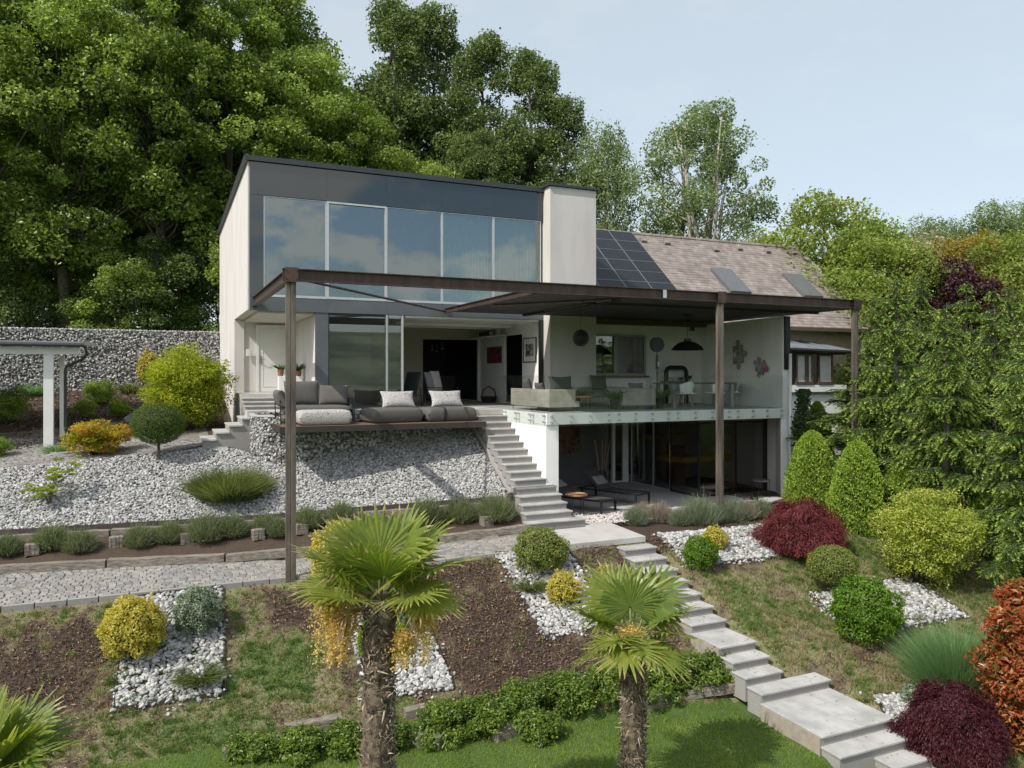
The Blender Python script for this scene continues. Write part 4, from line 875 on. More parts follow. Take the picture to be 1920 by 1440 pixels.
# solar panels
SOL = empty('solar_array', (0, 0, 0), 'black solar panel array on the tiled roof beside the chimney', 'solar panels')
def solmat():
    m, t, b = newmat('solar_cells'); tc = t.nodes.new('ShaderNodeTexCoord'); br = t.nodes.new('ShaderNodeTexBrick'); br.offset = 0; br.inputs['Scale'].default_value = 9; br.inputs['Brick Width'].default_value = 1; br.inputs['Row Height'].default_value = .75; br.inputs['Mortar Size'].default_value = .02
    br.inputs['Color1'].default_value = (.012, .014, .02, 1); br.inputs['Color2'].default_value = (.010, .012, .017, 1); br.inputs['Mortar'].default_value = (.09, .095, .10, 1)
    t.links.new(tc.outputs['Object'], br.inputs[0]); t.links.new(br.outputs[0], b.inputs['Base Color']); b.inputs['Roughness'].default_value = .3; b.inputs['Specular IOR Level'].default_value = .2; return m
SM = solmat(); sl_ = math.hypot(4.5, 3.9); ux, uy = 0, 4.5/sl_; uz = 3.9/sl_
for r in range(6):
    for c in range(4):
        w0, h0 = 1.09, .70; xx = 17.30-(c+1)*1.11; sd = sl_-.12-(r+1)*.715
        O = Vector((xx, 22+sd*uy, 2.8+sd*uz+.0)); U = Vector((0, uy, uz)); Nn = Vector((0, -uz, uy))
        P = [O+Nn*.10, O+Vector((w0, 0, 0))+Nn*.10, O+Vector((w0, 0, 0))+U*h0+Nn*.10, O+U*h0+Nn*.10]
        p = MB().prism(P, Nn*.035).build('solar_panel', SM, SOL)
        e = MB()
        for i in range(4): e.bar(P[i]+Nn*.037, P[(i+1) % 4]+Nn*.037, .016, .012)
        e.build('frame', mat('panel_frame', (.26, .27, .27), .4, metal=.5), p)
# ------------------------------------------------------------------ glass railing
RL = empty('glass_railing', (0, 0, 0), 'frameless glass railing clamped round the edge of the raised terrace', 'railing')
xs = [9.0]+[atY(p, 17.62) for p in (1153, 1263, 1377)]+[17.02]
for a, b in zip(xs[:-1], xs[1:]):
    p = MB().box(a+.008, b-.008, 17.60, 17.617, -.34, .97).build('glass_panel', GLASSR, RL)
    f = MB()
    for t in (.08, .36, .64, .92):
        for z in (-.07, -.22): f.tube([(a+(b-a)*t, 17.585, z), (a+(b-a)*t, 17.668, z)], .028, 10)
    f.build('fixings', ALU, p)
for a, b in ((17.66, 18.5), (18.52, 19.4), (19.42, 20.3)):
    p = MB().box(8.965, 8.982, a, b, -.34, .97).build('glass_panel', GLASSR, RL); f = MB()
    for t in (.1, .9):
        for z in (-.07, -.22): f.tube([(8.95, a+(b-a)*t, z), (9.028, a+(b-a)*t, z)], .028, 10)
    f.build('fixings', ALU, p)
# ------------------------------------------------------------------ pergola
PG = empty('steel_pergola', (0, 0, 0), 'weathered steel pergola with tall posts over the deck and terrace', 'pergola')
def ibeam(p, q, h, wd, name='beam', m=STEELR, par=PG):
    p, q = Vector(p), Vector(q); mb = MB(); mb.bar(p, q, .016, h-.03)
    for s in (-1, 1): mb.bar(p+Vector((0, 0, s*(h/2-.009))), q+Vector((0, 0, s*(h/2-.009))), wd, .018)
    return mb.build(name, m, par)
ibeam((2.24, 16.0, 2.995), (18.13, 16.0, 2.995), .25, .14)
ibeam((2.38, 16.1, 2.995), (2.38, 22.26, 2.995), .25, .14); ibeam((18.05, 16.1, 2.995), (18.05, 22.5, 2.995), .25, .14)
ibeam((7.9, 16.1, 2.93), (7.9, 22.2, 2.93), .15, .1)
MB().box(7.97, 17.97, 16.09, 21.78, 2.87, 2.95).box(13.0, 17.97, 21.78, 22.28, 2.87, 2.95).build('roof_panel', SOFFIT, PG)
MB().box(9.9, 17.9, 17.2, 17.3, 2.80, 2.868).box(10.2, 10.34, 16.2, 21.6, 2.80, 2.868).build('soffit_beam', mat('soffit_beam', (.03, .028, .027), .6), PG)
d = MB()
for i in range(26): d.box(10.185, 10.199, 16.5+i*.14, 16.56+i*.14, 2.83, 2.845)
d.build('light_strip', mat('lamp_lens', (.7, .7, .68), .3), PG)
MB().tube([(2.75, 16.1, 2.90), (7.85, 22.1, 2.90)], .03, 8).build('brace', STEELR, PG)
MB().tube([(8.05, 18.9, 2.83), (10.1, 16.3, 2.83)], .03, 8).build('brace', STEELP, PG)
for (x, zb2) in ((2.40, -3.35), (13.2, -3.0), (18.02, -3.2)):
    p = MB().box(x-.1, x-.004, 15.965, 16.035, zb2, 2.868).box(x+.004, x+.1, 15.955, 16.035, zb2, 2.868).box(x-.02, x+.02, 15.975, 16.03, zb2, 2.86).build('post', STEELP, PG, bevel=.008)
    MB().box(x-.13, x+.13, 15.87, 15.892, 2.84, 3.13).build('joint_plate', STEELR, p)
    MB().tube([(x-.1, 15.87, 2.9), (x-.1, 15.85, 2.9)], .015, 6).tube([(x+.1, 15.87, 2.9), (x+.1, 15.85, 2.9)], .015, 6).tube([(x-.1, 15.87, 3.07), (x-.1, 15.85, 3.07)], .015, 6).tube([(x+.1, 15.87, 3.07), (x+.1, 15.85, 3.07)], .015, 6).build('bolts', BLACK, p)
MB().box(atY(1248, 15.9)-.05, atY(1248, 15.9)+.05, 15.92, 15.94, 2.90, 3.10).build('splice_plate', ALU, PG)
# ------------------------------------------------------------------ staircases
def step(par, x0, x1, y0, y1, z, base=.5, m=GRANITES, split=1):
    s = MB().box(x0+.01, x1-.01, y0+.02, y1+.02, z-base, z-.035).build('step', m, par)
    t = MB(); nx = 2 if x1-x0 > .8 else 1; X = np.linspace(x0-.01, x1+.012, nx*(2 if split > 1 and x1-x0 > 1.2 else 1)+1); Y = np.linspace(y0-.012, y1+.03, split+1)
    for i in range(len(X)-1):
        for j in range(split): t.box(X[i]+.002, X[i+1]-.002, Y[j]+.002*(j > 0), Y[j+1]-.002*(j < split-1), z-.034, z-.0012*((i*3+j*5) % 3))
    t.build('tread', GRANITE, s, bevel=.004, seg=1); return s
US = empty('terrace_staircase', (8.6, 17, -2.67), 'long straight flight of pale granite steps up to the deck and terrace', 'stairs'); US.location = (0, 0, 0)
for k in range(1, 16):
    y = 20.4-.27*k; xl = 8.14 if k < 11 else 8.08-.05*(k-11); xr = 9.03 if k < 11 else 9.2
    if k == 15: xl, xr = 7.86, 9.42
    step(US, xl, xr, y, y+.27, -.167*k, .34 if k < 11 else .5)
MB().prism([(8.155, 20.4, -.5), (8.155, 17.5, -2.25), (8.155, 16.6, -2.9), (8.155, 17.7, -2.9), (8.155, 20.4, -1.3)], (.85, 0, 0)).build('stringer', GREYW, US)
GS = empty('garden_staircase', (0, 0, 0), 'broad grey stone steps running down the garden slope with two landings', 'stairs')
ys = {0: 14.69}
for k in range(1, 8): ys[k] = 14.69-.386*k
ys.update({8: 11.16, 9: 10.82, 10: 10.5, 11: 10.16, 12: 8.85, 13: 8.5, 14: 8.15, 15: 7.8, 16: 7.45, 17: 7.1})
for k in range(1, 18):
    z = -2.67-.16*k; xl, xr = (9.23, 10.06) if k < 11 else ((9.28, 10.85) if k < 14 else (10.02, 10.87))
    step(GS, xl, xr, ys[k], ys[k-1], z, .42, GRANITES, 3 if k == 12 else 2 if k == 8 else 1)
    if k in (8, 12):
        lb = MB().box(xl-.03, xl+.005, ys[k]+.02, ys[k-1], z-.42, z-.04).build('landing_edge', mat('beige_concrete', (.34, .30, .24), .9, (.25, .22, .18), 8, .3), GS)
ES = empty('porch_steps', (0, 0, 0), 'three wide stone steps rising to the white front door', 'stairs')
for k in range(3): step(ES, 2.2, 4.0, 23.0+.4*k, 23.42+.4*k, .0+.105*(k+1)+.0, .3)
MB().box(2.2, 4.0, 22.42, 23.0, -.4, -.004).build('lower_platform', PAVING, ES)
SS = empty('side_steps', (0, 0, 0), 'short flight of stepped granite blocks beside the round gabion end', 'stairs')
for k in range(4):
    x = 1.02+.33*k; z = -.72+.18*k
    s = MB().box(x+.02, x+.35, 21.95, 23.4, z-1.2, z-.045).build('step', GRANITES, SS); MB().box(x-.0, x+.36, 21.90, 23.42, z-.044, z).build('tread', GRANITE, s, bevel=.005)
# ------------------------------------------------------------------ gabions
STONE = tintmat('gravel_stones', [(.14, .14, .14), (.30, .30, .29), (.42, .415, .40), (.54, .53, .51)], .9, .3, 60)
STONEG = tintmat('gabion_stones', [(.13, .13, .125), (.27, .27, .26), (.40, .395, .38), (.62, .61, .59)], .9, .3, 60)
def gabion_face(name, pts, z0, z1, size, thick, label, seed, cat='gabion wall', cell=None, mesh_r=.0025, mesh_step=.1, top=True):
    """stones piled behind welded wire along a line"""
    rng = np.random.default_rng(seed); t = empty(name, (0, 0, 0), label, cat)
    P2 = [Vector((*p, 0)) for p in pts]; segs = [(P2[i], P2[i+1]) for i in range(len(P2)-1)]; P = []
    for a, b in segs:
        L = (b-a).length; n = int(L*(z1-z0)/(size*size*.42)); d = (b-a)/L; nn = Vector((d.y, -d.x, 0))
        u = rng.uniform(0, L, n); zz = rng.uniform(z0, z1-size*.3, n); w_ = rng.uniform(-size*.5, -size*.05, n)
        P.append(np.stack([a.x+d.x*u+nn.x*w_, a.y+d.y*u+nn.y*w_, zz], 1))
        if top:
            n = int(L*thick/(size*size*.6)); u = rng.uniform(0, L, n); w_ = -rng.uniform(0, thick, n); P.append(np.stack([a.x+d.x*u+nn.x*w_, a.y+d.y*u+nn.y*w_, np.full(n, z1-size*.35)], 1))
    P = np.concatenate(P); link('stones', stones_mesh('stones', rng, P, size*rng.uniform(.75, 1.35, len(P)), .7, up=1), STONEG, t)
    mb = MB(); wr = MB()
    for a, b in segs:
        d = (b-a).normalized(); nn = Vector((d.y, -d.x, 0)); mb.prism([a-nn*size*.5+Vector((0, 0, z0-.3)), b-nn*size*.5+Vector((0, 0, z0-.3)), b-nn*thick+Vector((0, 0, z0-.3)), a-nn*thick+Vector((0, 0, z0-.3))], (0, 0, z1-z0+.3-size*.6))
        L = (b-a).length; k = max(1, int(L/mesh_step))
        for i in range(k+1): p = a+(b-a)*i/k+nn*.01; wr.bar((p.x, p.y, z0), (p.x, p.y, z1), mesh_r*2)
        for j in range(int((z1-z0)/mesh_step)+1): z = z0+j*mesh_step; wr.bar((a.x+nn.x*.01, a.y+nn.y*.01, z), (b.x+nn.x*.01, b.y+nn.y*.01, z), mesh_r*2)
    mb.build('core', mat('gabion_core', (.10, .10, .095), 1), t); wr.build('wire_mesh', mat('galvanised_wire', (.30, .30, .29), .5, metal=.5), t)
    return t
gabion_face('gabion_wall', [(-8, 33.0), (2.6, 33.0)], .2, 2.72, .085, .5, 'long grey gabion wall along the foot of the woods', 1, mesh_step=.2)
gabion_face('stone_gabion', [(2.3, 22.3), (2.22, 21.7), (2.4, 21.1), (2.85, 20.78), (3.4, 20.7), (8.1, 20.7)], -1.5, -.13, .08, .35, 'curved gabion retaining wall under the wooden deck', 2, mesh_step=.1)
gabion_face('gabion_riser', [(2.75, 21.53), (8.1, 21.53)], -.5, -.13, .07, .1, 'low gabion strip between the deck and the upper paving', 3, top=False)
cs = MB().prism([(2.24, 22.36, -.12), (2.20, 21.7, -.12), (2.4, 21.12, -.12), (2.72, 20.85, -.12), (2.72, 22.36, -.12)], (0, 0, .05)).build('capstone', GRANITE, bevel=.005)
tag(cs, 'curved granite capstone on the round end of the gabion', 'capstone')
# ------------------------------------------------------------------ carport
CP = empty('carport', (0, 0, 0), 'white carport with grey flat roof in front of the gabion wall', 'carport')
cx = atY(91.5, 25); 
MB().box(cx-.12, cx+.12, 24.9, 25.1, -1.1, 1.56).build('post', WHITEP, CP, bevel=.006); MB().box(cx+.14, cx+.26, 26.2, 26.35, -.9, 1.56).build('post', WHITEP, CP)
MB().box(-9, cx+.75, 24.92, 25.08, 1.562, 1.76).build('beam', WHITEP, CP, bevel=.005)
MB().prism([(-9, 24.72, 1.80), (cx+.85, 24.72, 1.80), (cx+.85, 29.5, 1.95), (-9, 29.5, 1.95)], (0, 0, .12)).build('roof', mat('zinc_sheet', (.33, .345, .355), .4, (.28, .295, .305), 3, metal=.3), CP)
MB().tube([(-9, 24.66, 1.84), (cx+.9, 24.66, 1.82)], .06, 10).build('gutter', DARKCAP, CP)
MB().tube([(cx+.92, 24.7, 1.80), (cx+.95, 24.8, 1.55), (cx+.75, 24.95, 1.38), (cx+.42, 25.0, 1.22), (cx+.40, 25.0, 1.1), (cx+.40, 25.0, -.55), (cx+.6, 24.95, -.75)], .04, 10).build('downpipe', BLACK, CP, smooth=True)
# ------------------------------------------------------------------ deck
DK = empty('wooden_deck', (0, 0, 0), 'cantilevered brown timber deck over the gravel slope', 'deck')
for i in range(17):
    y = 19.42+i*.123
    MB().box(2.72, 8.02, y, y+.116, -.315, -.28).build('board', WOODD, DK, bevel=.003)
MB().box(2.70, 8.05, 19.36, 19.41, -.43, -.285).box(2.66, 2.71, 19.41, 21.5, -.43, -.285).box(8.03, 8.08, 19.41, 20.6, -.43, -.285).build('edge_beam', mat('deck_edge', (.045, .033, .027), .6, (.03, .024, .02), 6), DK)
MB().box(3.2, 3.3, 19.5, 21.4, -.45, -.32).box(5.3, 5.4, 19.5, 21.4, -.45, -.32).box(7.4, 7.5, 19.5, 21.4, -.45, -.32).build('joists', STEELR, DK)
# ------------------------------------------------------------------ gravel, edging, beds
def scatter_poly(rng, poly, n):
    poly = np.array(poly); lo, hi = poly.min(0), poly.max(0); out = np.zeros((0, 2))
    while len(out) < n:
        q = rng.uniform(lo, hi, (n*2, 2)); ins = np.zeros(len(q), bool); j = len(poly)-1
        for i in range(len(poly)):
            a, b = poly[i], poly[j]; c = ((a[1] > q[:, 1]) != (b[1] > q[:, 1])) & (q[:, 0] < (b[0]-a[0])*(q[:, 1]-a[1])/(b[1]-a[1]+1e-12)+a[0]); ins ^= c; j = i
        out = np.concatenate([out, q[ins]])
    return out[:n]
rng = np.random.default_rng(77)
fy = lambda x: float(np.interp(x, [-20, -3.1, .57, 2.66, 4, 8.1], [23.2, 20.1, 19.5, 19.0, 18.74, 17.85]))
gp = [(-6.0, fy(-6)+.05), (-3.1, 20.15), (.57, 19.55), (2.66, 19.05), (4, 18.79), (8.1, 17.9), (8.1, 20.75), (3.3, 20.75), (2.5, 20.85), (2.1, 21.6), (1.0, 22.0), (-3.4, 22.28), (-6, 22.7)]
q = scatter_poly(rng, gp, 27000); z = H(q[:, 0], q[:, 1])
o = link('gravel_slope', stones_mesh('gravel_slope', rng, np.stack([q[:, 0], q[:, 1], z+.015+rng.uniform(0, .03, len(q))], 1), rng.uniform(.045, .095, len(q)), .6), STONE); tag(o, 'white pebble slope between the deck and the lavender row', 'gravel', kind='stuff')
q = scatter_poly(rng, [(9.42, 16.9), (10.2, 16.45), (13.0, 16.5), (14.0, 17.3), (14.0, 17.6), (9.42, 17.95)], 3000)
o = link('patio_gravel', stones_mesh('patio_gravel', rng, np.stack([q[:, 0], q[:, 1], np.full(len(q), -2.70)+rng.uniform(0, .02, len(q))], 1), rng.uniform(.035, .08, len(q)), .5), tintmat('pink_gravel', [(.45, .41, .39), (.62, .58, .55)], .9)); tag(o, 'pale pink gravel strip beside the sun loungers', 'gravel', kind='stuff')
def bed(corners, label, n, size=(.06, .125), seed=0):
    n = int(n*1.5)
    rng = np.random.default_rng(seed+5); P = [G(*c) for c in corners]; poly = [(p[0], p[1]) for p in P]
    t = empty('gravel_bed', (0, 0, 0), label, 'gravel bed', 'framed white gravel beds')
    q = scatter_poly(rng, poly, n); z = H(q[:, 0], q[:, 1])
    m = n//22; f = rng.uniform(0, 1, m); e = rng.integers(0, len(P), m); A = np.array(poly); a_ = A[e]*(1-f[:, None])+A[(e+1) % len(P)]*f[:, None]+rng.normal(size=(m, 2))*.09
    Q = np.concatenate([np.stack([q[:, 0], q[:, 1], z+.03+rng.uniform(0, .035, n)], 1), np.stack([a_[:, 0], a_[:, 1], H(a_[:, 0], a_[:, 1])+.03], 1)])
    link('stones', stones_mesh('stones', rng, Q, np.concatenate([rng.uniform(*size, n), rng.uniform(.04, .09, m)]), .6), STONE, t)
    for i in range(len(P)):
        a, b = P[i], P[(i+1) % len(P)]; mb = MB(); k = 5
        for j in range(k):
            u, v = lerp(np.array(a[:2]), np.array(b[:2]), j/k), lerp(np.array(a[:2]), np.array(b[:2]), (j+1)/k)
            mb.prism([(u[0], u[1], float(H(u[0], u[1]))-.1), (v[0], v[1], float(H(v[0], v[1]))-.1), (v[0], v[1], float(H(v[0], v[1]))+.085), (u[0], u[1], float(H(u[0], u[1]))+.085)], (.012, .012, 0))
        mb.build('edging', STEELEDGE, t)
    return t
bed([(212, 1340), (422, 1305), (415, 1105), (236, 1128)], 'framed white gravel bed holding the lowest yellow ball and grey ball shrubs', 1500, seed=1)
bed([(690, 1318), (852, 1295), (800, 1170), (650, 1160)], 'framed white gravel bed behind the trunk of the larger palm', 1300, seed=2)
bed([(1022, 1200), (1145, 1175), (1060, 1030), (928, 1042)], 'framed white gravel bed with grass tuft beside the stone landing', 1500, seed=3)
bed([(1290, 1066), (1452, 1050), (1440, 985), (1228, 1006)], 'framed white gravel bed between the steel post and red maple', 1700, seed=4)
bed([(1590, 1200), (1812, 1160), (1700, 1085), (1524, 1118)], 'framed white gravel bed under the lollipop topiary and yellow maple', 1600, seed=6)
bed([(1700, 1440), (1925, 1395), (1860, 1300), (1640, 1310)], 'framed white gravel bed round the dark red maple', 1500, seed=7)
# sleepers
def sleeper(p, q, h, dpt, label, group, seed=0):
    p, q = Vector(p), Vector(q); m = MB(); n = 8; rng = random.Random(seed); d = (q-p).normalized(); up = Vector((0, 0, 1)); s = Vector((-d.y, d.x, 0)); V = []
    for i in range(n+1):
        c = p.lerp(q, i/n)+Vector((0, 0, rng.uniform(-.008, .008)))
        V += [c+s*(a*dpt/2+rng.uniform(-.006, .006))+up*(b*h/2+rng.uniform(-.008, .008)) for a, b in ((-1, -1), (1, -1), (1, 1), (-1, 1))]
    F = [(i*4+k, i*4+(k+1) % 4, (i+1)*4+(k+1) % 4, (i+1)*4+k) for i in range(n) for k in range(4)]+[(0, 1, 2, 3)[::-1], (n*4, n*4+1, n*4+2, n*4+3)]
    m.add(V, F); o = m.build('timber_sleeper', SLEEPER, bevel=.008); tag(o, label, 'timber sleeper', group)
ords = ['first', 'second', 'third', 'fourth', 'fifth', 'sixth', 'seventh', 'eighth', 'ninth']
bx = [-5.6, -3.3, -1.0, 1.3, 3.6, 5.8, 7.95]
for i in range(6):
    a, b = bx[i]+.02, bx[i+1]-.02; ya, yb2 = pedge(a)[1]+.12, pedge(b)[1]+.12
    sleeper((a, ya, float(H(a, ya))+.04), (b, yb2, float(H(b, yb2))+.04), .17, .20, ords[i]+' grey sleeper from the left along the back of the cobbled path', 'path sleepers', i)
    fa, fb = fy(a)-.16, fy(b)-.16
    sleeper((a, fa, float(H(a, fa+.25))-.10), (b, fb, float(H(b, fb+.25))-.10), .15, .18, ords[i]+' grey sleeper from the left along the foot of the gravel slope', 'gravel sleepers', 20+i)
mb = MB()
for a in np.arange(-5.6, 7.9, .5):
    b = a+.5; mb.prism([(a, fy(a)-.03, float(H(a, fy(a)+.06))-.1), (b, fy(b)-.03, float(H(b, fy(b)+.06))-.1), (b, fy(b)-.03, float(H(b, fy(b)+.06))+.10), (a, fy(a)-.03, float(H(a, fy(a)+.06))+.10)], (0, .012, 0))
tag(mb.build('steel_edging', STEELEDGE), 'thin rusty steel edging along the foot of the gravel', 'edging')
for i, (px, py) in enumerate(((60, 1040), (218, 1026), (350, 1018), (484, 1010), (565, 1000), (842, 975), (912, 985))):
    x, y, z, D = G(px, py); sleeper((x-.13, y-.02, z+.10), (x+.13, y+.02, z+.10), .24, .22, ords[i]+' squat timber block from the left between the lavender clumps', 'planter blocks', 40+i)
for i, (p, q, hh) in enumerate((((418, 1425), (545, 1400), .2), ((535, 1392), (642, 1372), .3), ((770, 1395), (830, 1405), .22), ((930, 1392), (1040, 1355), .2), ((1195, 1335), (1265, 1315), .22), ((1290, 1308), (1415, 1290), .16), ((760, 1352), (800, 1342), .2), ((930, 1330), (1010, 1312), .18))):
    a, b = G(*p), G(*q); sleeper((a[0], a[1]+.05, a[2]+hh*.3), (b[0], b[1]+.05, b[2]+hh*.3), hh, .2, ords[i]+' weathered sleeper from the left below the lower hedge', 'lawn edge sleepers', 60+i)
x, y, z, D = G(965, 945); MB2 = MB(); MB2.tube([(8.02, 17.75, -2.5), (8.03, 17.75, -2.2), (8.0, 17.76, -1.98)], [.12, .115, .10], 9); tag(MB2.build('tree_stump', SLEEPER, smooth=False), 'short wooden stump beside the granite stair', 'stump')
# ------------------------------------------------------------------ things on the deck
def patmat():
    m, t, b = newmat('floral_fabric'); tc = t.nodes.new('ShaderNodeTexCoord'); v = t.nodes.new('ShaderNodeTexVoronoi'); v.inputs['Scale'].default_value = 10
    t.links.new(tc.outputs['Object'], v.inputs['Vector']); v2 = t.nodes.new('ShaderNodeTexVoronoi'); v2.feature = 'DISTANCE_TO_EDGE'; v2.inputs['Scale'].default_value = 22; t.links.new(tc.outputs['Object'], v2.inputs['Vector'])
    r = t.nodes.new('ShaderNodeValToRGB'); r.color_ramp.interpolation = 'CONSTANT'; e = r.color_ramp.elements; e[0].color = (.16, .15, .145, 1); e[1].position = .14; e[1].color = (.58, .56, .54, 1); x = e.new(.34); x.color = (.22, .21, .20, 1); x = e.new(.42); x.color = (.45, .435, .42, 1)
    t.links.new(v.outputs['Distance'], r.inputs[0]); r2 = t.nodes.new('ShaderNodeValToRGB'); r2.color_ramp.elements[0].position = .03; r2.color_ramp.elements[1].position = .06; r2.color_ramp.elements[0].color = (.3, .28, .27, 1)
    t.links.new(v2.outputs['Distance'], r2.inputs[0]); mm = t.nodes.new('ShaderNodeMixRGB'); mm.blend_type = 'MULTIPLY'; mm.inputs[0].default_value = .8; t.links.new(r.outputs[0], mm.inputs[1]); t.links.new(r2.outputs[0], mm.inputs[2]); t.links.new(mm.outputs[0], b.inputs['Base Color']); b.inputs['Roughness'].default_value = .95; return m
FLORAL = patmat(); zd = -.28
SF = empty('outdoor_sofa', (0, 0, 0), 'dark grey two-seat sofa on the left end of the wooden deck', 'sofa')
soft('seat_cushion', FABG, SF, (3.75, 20.75, zd+.36), (.86, .42, .11), puff=.18)
soft('base', FABG, SF, (3.75, 20.80, zd+.14), (.88, .42, .13), puff=.1)
pillow('back_cushion', FABG, SF, (3.45, 21.12, zd+.78), .46, .33, .13, .15, pinch=.04, puff=.5); pillow('back_cushion', FABG, SF, (4.28, 21.02, zd+.72), .40, .28, .12, .35, -.15, pinch=.05, puff=.5)
pillow('arm_cushion', FABG, SF, (2.84, 20.72, zd+.66), .42, .22, .13, .3, math.pi/2, pinch=.05, puff=.5)
MB().tube([(2.8, 20.3, zd), (2.78, 20.3, zd+.62), (2.78, 21.25, zd+.62), (2.8, 21.25, zd)], .014, 6).tube([(4.68, 20.35, zd), (4.70, 20.35, zd+.6), (4.70, 21.25, zd+.75), (4.68, 21.25, zd)], .014, 6).tube([(2.8, 20.32, zd+.25), (4.68, 20.32, zd+.25)], .012, 6).build('frame', BLACK, SF)
MB().box(4.66, 4.70, 20.5, 21.25, zd+.12, zd+.66).build('side_sling', FABD, SF)
p = empty('floral_pouf', (0, 0, 0), 'low pouf in black and white floral fabric before the deck sofa', 'pouf'); soft('cushion', FLORAL, p, (3.80, 19.95, zd+.19), (.66, .38, .19), puff=.08)
p = empty('square_pouf', (0, 0, 0), 'plain charcoal pouf in the middle of the deck', 'pouf'); soft('cushion', FABG, p, (5.66, 20.25, zd+.19), (.72, .52, .20), rz=.16, puff=.08)
p = empty('square_pouf', (0, 0, 0), 'charcoal pouf with a dark strap near the stair end of the deck', 'pouf'); soft('cushion', FABG, p, (7.22, 20.25, zd+.19), (.72, .50, .195), rz=.06, puff=.08); soft('strap', BLACK, p, (6.98, 20.22, zd+.195), (.03, .51, .20), rz=.06, puff=.06)
for x, la in ((5.95, 'floral pillow leaning up behind the middle charcoal pouf'), (7.35, 'floral pillow leaning up behind the strapped charcoal pouf')):
    o = pillow('patterned_pillow', FLORAL, None, (x, 20.60, zd+.60), .48, .26, .10, .55, pinch=.10); tag(o, la, 'pillow')
t = empty('side_table', (6.75, 21.7, 0), 'small black side table between the two floral pillows', 'side table')
MB().box(-.3, .3, -.2, .2, .38, .40).build('table_top', BLACK, t)
for a, b in ((-.28, -.18), (.28, -.18), (.28, .18), (-.28, .18)): MB().bar((a, b, 0), (a, b, .38), .02).build('leg', BLACK, t)
# crumpled cloth
rng = np.random.default_rng(4); mbc = MB(); n = 14; V = [(i/n*.6-.3+rng.normal()*.01, j/n*.35-.17+rng.normal()*.01, abs(math.sin(i*.9+j*.5))*.07*rng.uniform(.3, 1)+.01) for i in range(n+1) for j in range(n+1)]
me = bpy.data.meshes.new('blanket'); me.from_pydata(V, [], [(i*(n+1)+j, (i+1)*(n+1)+j, (i+1)*(n+1)+j+1, i*(n+1)+j+1) for i in range(n) for j in range(n)]); me.polygons.foreach_set('use_smooth', np.ones(n*n, bool))
o = link('blanket', me, mat('grey_blanket', (.20, .20, .205), .95, (.14, .14, .145), 12)); o.location = (2.62, 21.6, -.07); tag(o, 'crumpled grey blanket on the capstone beside the sofa', 'blanket')
# potted plants in the porch
def pot_plant(loc, r, h, m, label, seed, lm=None, spread=.22, L=.16, n=60, cat='potted plant'):
    rng = np.random.default_rng(seed); t = empty('potted_plant', loc, label, cat)
    MB().lathe([(.001, 0), (r*.75, 0), (r, h), (r*.9, h), (r*.86, h-.03), (.001, h-.03)], n=16).build('pot', m, t, smooth=False)
    a = rng.uniform(0, 6.28, n); o = np.stack([np.cos(a), np.sin(a), np.zeros(n)], 1); D = o*rng.uniform(.2, 1.1, (n, 1))+np.array([0, 0, 1.]); P = o*r*.4*rng.uniform(0, 1, (n, 1))+np.array([0, 0, h-.02])
    V = blade_arrays(P, D, spread*rng.uniform(.6, 1.3, n)*1.3, rng.uniform(.02, .04, n), o*.7-np.array([0, 0, .25]), rng)
    link('leaves', blades_mesh('leaves', V, rng.uniform(0, 1, n)), lm or leafmat('house_plant', [(.03, .07, .02), (.07, .14, .03), (.12, .20, .05)]), t)
TERRA = mat('terracotta', (.30, .12, .075), .8)
MB3 = MB().box(3.25, 3.95, 23.95, 24.25, .42, .95); tag(MB3.build('plant_bench', WHITEP, bevel=.01), 'white plant bench behind the sofa in the porch', 'bench')
pot_plant((3.32, 24.1, .95), .10, .2, TERRA, 'green plant in a terracotta pot left on the white bench', 1, n=45)
pot_plant((3.82, 24.1, .95), .13, .16, TERRA, 'bushy plant in a wide terracotta pot right on the white bench', 2, n=90, spread=.3)
# ------------------------------------------------------------------ inside the open room
def lounge_chair(loc, rz, label, m, throw=None):
    t = empty('lounge_chair', loc, label, 'chair', None, rz)
    soft('seat', m, t, (0, 0, .38), (.34, .34, .07)); pillow('backrest', m, t, (0, .38, .72), .34, .38, .07, .3, pinch=.03, puff=.4)
    f = MB()
    for s in (-1, 1): f.tube([(s*.38, -.34, 0), (s*.38, -.34, .58), (s*.38, .42, .58), (s*.38, .5, 0)], .014, 6)
    f.tube([(-.38, -.3, .32), (.38, -.3, .32)], .012, 6).tube([(-.38, .3, .32), (.38, .3, .32)], .012, 6).build('frame', BLACK, t)
    if throw: pillow('throw', throw, t, (.12, .38, .80), .2, .33, .09, .3, pinch=.03, puff=.4)
lounge_chair((6.95, 23.6, 0), -1.2, 'black sling lounge chair just behind the sliding glass', FABD)
lounge_chair((8.35, 23.8, 0), .5, 'grey lounge chair with light throw inside the open room', mat('light_grey_fabric', (.27, .27, .27), .95), mat('pale_throw', (.5, .49, .46), .95))
t = empty('wicker_basket', (10.75, 25.6, 0), 'dark basket with a tall loop handle beside the white wall', 'basket')
MB().lathe([(.001, 0), (.24, 0), (.30, .22), (.27, .22), (.22, .03), (.001, .03)], n=18).build('body', mat('dark_wicker', (.035, .026, .02), .8, (.02, .015, .012), 40, .5), t)
MB().tube([(-.28, 0, .2), (-.22, 0, .45), (0, 0, .58), (.22, 0, .45), (.28, 0, .2)], .022, 8).build('handle', mat('dark_leather', (.03, .02, .016), .6), t, smooth=True)
t = empty('projector', (10.95, 26.4, 2.41), 'black projector with white lens on the high wall shelf', 'projector'); MB().box(-.14, .14, -.5, .3, 0, .16).build('body', BLACK, t, bevel=.02); MB().tube([(0, -.5, .09), (0, -.62, .10)], .07, 14).build('lens', WHITEP, t)
